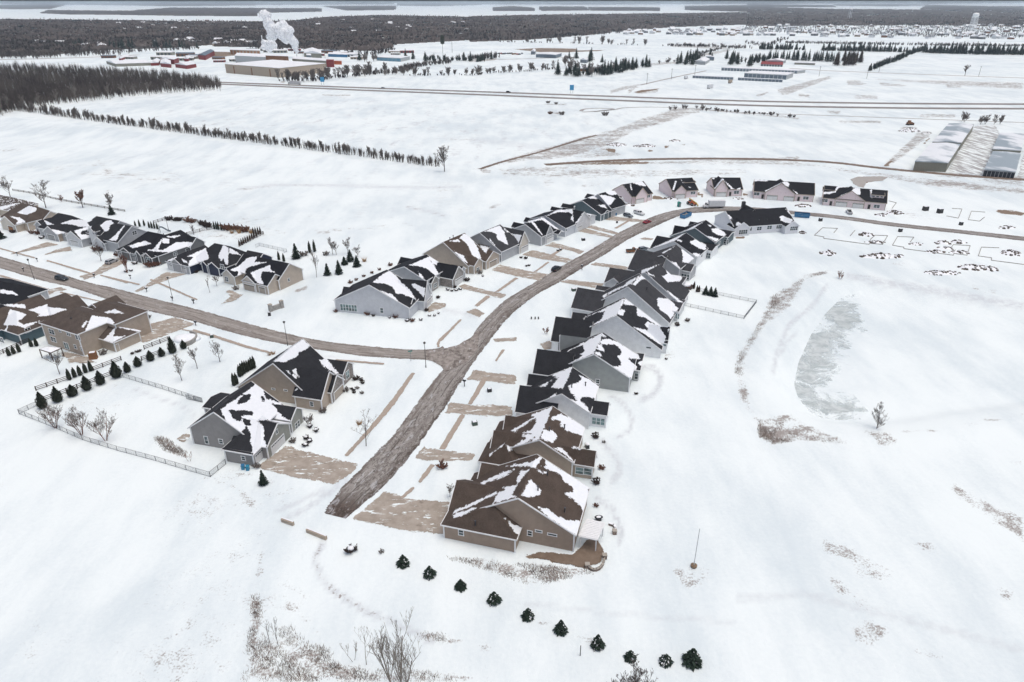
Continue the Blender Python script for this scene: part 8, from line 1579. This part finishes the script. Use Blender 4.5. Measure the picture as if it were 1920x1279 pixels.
for w_, r2 in (('tanwall','roofsnow'),('khaki','roofsnow'),('redwall','roofsnow'),('w_lightgrey','roofsnow'),('rust','bluedoor')):
    m = MB(); m.box((0,0,2.6),(30,15,5.2)); m.add([(-15.6,-8,5.2),(15.6,-8,5.2),(15.6,0,7.),(-15.6,0,7.),(15.6,8,5.2),(-15.6,8,5.2)], [(0,1,2,3),(3,2,4,5),(0,3,5),(1,4,2)], 1)
    for k in range(4): m.box((-11+k*7,-7.55,1.9),(3.6,.2,3.4),0,2)
    fhm2.append(m.mesh('industrial_shed', [M[w_], M[r2], M['darkdoor']]))
for poly_, n_, lab_, grp_ in ((KH(60,200, 900,150, 1500,130, 1900,180, 1850,290, 1300,240, 700,215, 60,260), 12, 'low shed with a snowy roof among the red buildings', 'sheds among the red buildings'), (KG(0,190, 330,200, 700,215, 1060,240, 1600,250, 1600,330, 1250,330, 700,250, 300,250, 0,240), 14, 'low shed or warehouse around the factory', 'sheds around the factory'), (K12(1060,370, 1500,380, 1480,420, 1080,420), 4, 'low shed right of the factory yard', 'sheds right of the factory yard')):
    k = 0; tries = 0; pl = []
    while k < n_ and tries < 900:
        tries += 1; x = rnd(min(a for a,_ in poly_),max(a for a,_ in poly_)); y = rnd(min(b for _,b in poly_),max(b for _,b in poly_))
        if sdist(np.array([x]), np.array([y]), poly_)[0] < 0 or any(abs(x-a)<16 and abs(y-b)<1.6 for a,b in pl): continue
        pl.append((x,y)); o = link('industrial_shed', random.choice(fhm2)); o.location = G((x,y)); o.rotation_euler.z = rnd(-.3,.3); s_ = rnd(.55,1.0); o.scale = (s_,)*3; tag(o, lab_, 'shed', grp_); k += 1
# water towers
def tower(p, h, label, s_=1.):
    root = empty('water_tower', G(p)); tag(root, label, 'water tower'); R_ = 9*s_; m = MB(); m.lathe((0,0,h),[(.8,-14*s_),(R_*.75,-12*s_),(R_,-9*s_),(R_,-3.5*s_),(R_*.8,-1.2*s_),(R_*.4,-.2),(.3,0)],20); m.build('tank', M['metalwall'], root, True)
    for i in range(6): an = i*math.pi/3+.3; m = MB(); m.bar((math.cos(an)*R_*1.25,math.sin(an)*R_*1.25,0),(math.cos(an)*R_*.95,math.sin(an)*R_*.95,h-9*s_),.75*s_,6); m.build('leg', M['metalwall'], root)
    m = MB(); m.bar((0,0,0),(0,0,h-12*s_),1.2*s_,8); m.build('riser', M['metalwall'], root); m = MB()
    for z in (.3,.6):
        for i in range(6): a0, a1 = i*math.pi/3+.3, (i+1)*math.pi/3+.3; rr = R_*(1.25-.3*z); m.bar((math.cos(a0)*rr,math.sin(a0)*rr,(h-9*s_)*z),(math.cos(a1)*rr,math.sin(a1)*rr,(h-9*s_)*z),.25,4)
    m.build('brace', M['metalwall'], root)
M['metalwall'] = plain('pale metal', (.84,.86,.87), .6, .05, .3)
tower((1821,61.5), 58, 'large white water tower on six legs above the far suburb'); tower((1592,36), 56, 'smaller pale water tower far back among the woods')
# steam
vm, nt, b = newmat('steam'); b.inputs['Base Color'].default_value = (.96,.97,.98,1); b.inputs['Roughness'].default_value = 1; b.inputs['Specular IOR Level'].default_value = 0
b.inputs['Transmission Weight'].default_value = 0; P = pos(nt); tr = nt.nodes.new('ShaderNodeBsdfTransparent'); mx = nt.nodes.new('ShaderNodeMixShader'); tl = nt.nodes.new('ShaderNodeBsdfTranslucent'); tl.inputs[0].default_value = (.97,.98,1,1); m2 = nt.nodes.new('ShaderNodeMixShader'); m2.inputs[0].default_value = .5
L(nt, b.outputs[0], m2.inputs[1]); L(nt, tl.outputs[0], m2.inputs[2]); L(nt, maprange(nt, noise(nt, P, .12, 5, .7), .40, .55, .55, 1), mx.inputs[0]); L(nt, tr.outputs[0], mx.inputs[1]); L(nt, m2.outputs[0], mx.inputs[2]); L(nt, mx.outputs[0], nt.nodes['Material Output'].inputs['Surface'])
def plume(label, base, pts):
    Y0 = G(base).y; m = MB()
    for x, y, r_ in pts:
        # centre in the vertical plane through the chimney
        rr = ray((x,y)); t = Y0/rr.y; c = Vector((0,0,CZ))+rr*t; mpp = t/F*1.0; R_ = r_*mpp
        for k in range(5):
            q = c+Vector((rnd(-.5,.5),rnd(-.6,.6),rnd(-.5,.5)))*R_; r2 = R_*rnd(.5,.85); pr = [(r2*math.sin(math.pi*j/9)*rnd(.94,1.06)+.01, -r2*math.cos(math.pi*j/9)) for j in range(10)]; m.lathe(q, pr, 14)
    o = m.build('steam_plume', vm, None, True); rm = o.modifiers.new('r','REMESH'); rm.mode = 'VOXEL'; rm.voxel_size = 1.2; rm.use_smooth_shade = True
    sm = o.modifiers.new('s','SMOOTH'); sm.iterations = 6; tx = bpy.data.textures.new('billow','CLOUDS'); tx.noise_scale = 7; tx.noise_depth = 4; dm = o.modifiers.new('d','DISPLACE'); dm.texture = tx; dm.texture_coords = 'LOCAL'; dm.strength = 5; dm.mid_level = .5
    tag(o, label, 'steam plume')
plume('large white steam plume drifting up and left from the factory', KG(745,310), [(400+x/3.84, y/3.84, r/3.84*2.2) for x,y,r in [(598,372,7),(592,350,9),(585,325,11),(578,300,13),(560,282,16),(540,268,18),(510,252,20),(480,238,22),(450,225,22),(500,212,20),(540,205,15),(420,205,20),(470,188,18),(505,165,12),(400,175,17),(385,148,14),(372,122,14),(368,104,14),(385,100,12),(350,112,9),(420,262,14),(400,240,12)]])
plume('smaller steam cloud low on the left of the large plume', KG(420,290), [(400+x/3.84, y/3.84, r/3.84*2.2) for x,y,r in [(375,345,12),(395,325,13),(420,310,12),(370,315,10),(410,350,12),(440,330,9),(362,300,5),(360,290,5)]])
for p, h in [(KG(750,300),20),(KG(345,200),26)]:
    o = MB(); o.bar((0,0,0),(0,0,h),1.2,10,.9); o = o.build('chimney_stack', M['metalwall']); o.location = G(p); tag(o, 'factory chimney under the %s' % ('large plume' if h == 20 else 'smaller steam cloud'), 'chimney')
# dry grass standing in the snow near the camera
V = []; mats_ = []
def blades(poly, n, h, seedy=1.):
    X_, Y_, d_ = in_poly_samples(poly, 1.1, 1.1); k = np.random.permutation(len(X_))[:n]; X_, Y_ = X_[k], Y_[k]; cl = np.sin(X_*.13+3)*np.sin(Y_*.17+1)+np.sin(X_*.05-Y_*.07)+np.random.uniform(-.9,.9,len(X_)); k = cl > -.1; gx, gy = ground_of(X_[k], Y_[k])
    for x, y in zip(gx, gy):
        for j in range(3):
            a = rnd(0,6.28); l_ = h*rnd(.5,1.3); w_ = .03; x1, y1 = x+rnd(-.4,.4), y+rnd(-.4,.4); V.extend([(x1-w_,y1,0),(x1+w_,y1,0),(x1+math.cos(a)*l_*.5,y1+math.sin(a)*l_*.5,l_)])
blades(K17(60,1230, 95,870, 170,900, 150,1000, 260,960, 330,950, 430,1040, 560,1080, 600,1160, 650,1200, 500,1279, 40,1279), 1500, .6); blades(K17(480,1170, 880,1210, 1346,1230, 1346,1279, 400,1279), 500, .5); blades(K17(100,760, 145,760, 165,880, 100,980), 160, .5)
blades(K18(50,225, 250,240, 560,270, 900,290, 1060,310, 800,370, 620,400, 500,370, 400,330, 200,270), 1200, .45); blades(K16(200,1040, 280,1030, 400,1010, 520,1080, 640,1130, 770,1190, 460,1165, 300,1190, 210,1140), 1300, .6); blades(K16(640,85, 660,110, 500,150, 470,240, 400,340, 260,430, 200,520, 120,650, 110,760, 60,740, 90,600, 180,490, 290,260, 400,190), 1800, .6); blades(K16(870,1110, 1030,1130, 1080,1190, 960,1200), 300, .6); blades(K21(1150,400, 1240,400, 1400,520, 1390,550, 1230,500), 500, .5); blades(K17(1120,980,1280,1000,1270,1040,1120,1030), 90, .4)
me = np_mesh('dry_grass', np.array(V), np.arange(len(V)).reshape(-1,3)); M['dry'] = plain('dry grass', (.21,.16,.135), 1, .4, .4); me.materials.append(M['dry']); tag(link('dry_grass', me), 'dry brown grass standing in the snow', 'dry grass', kind='stuff')
# things built but never placed
for o in list(bpy.data.objects):
    if o.get('label') == 'x' and o.parent is None:
        for c in list(o.children): bpy.data.objects.remove(c)
        bpy.data.objects.remove(o)
try: S.cycles.volume_bounces = 2
except Exception: pass
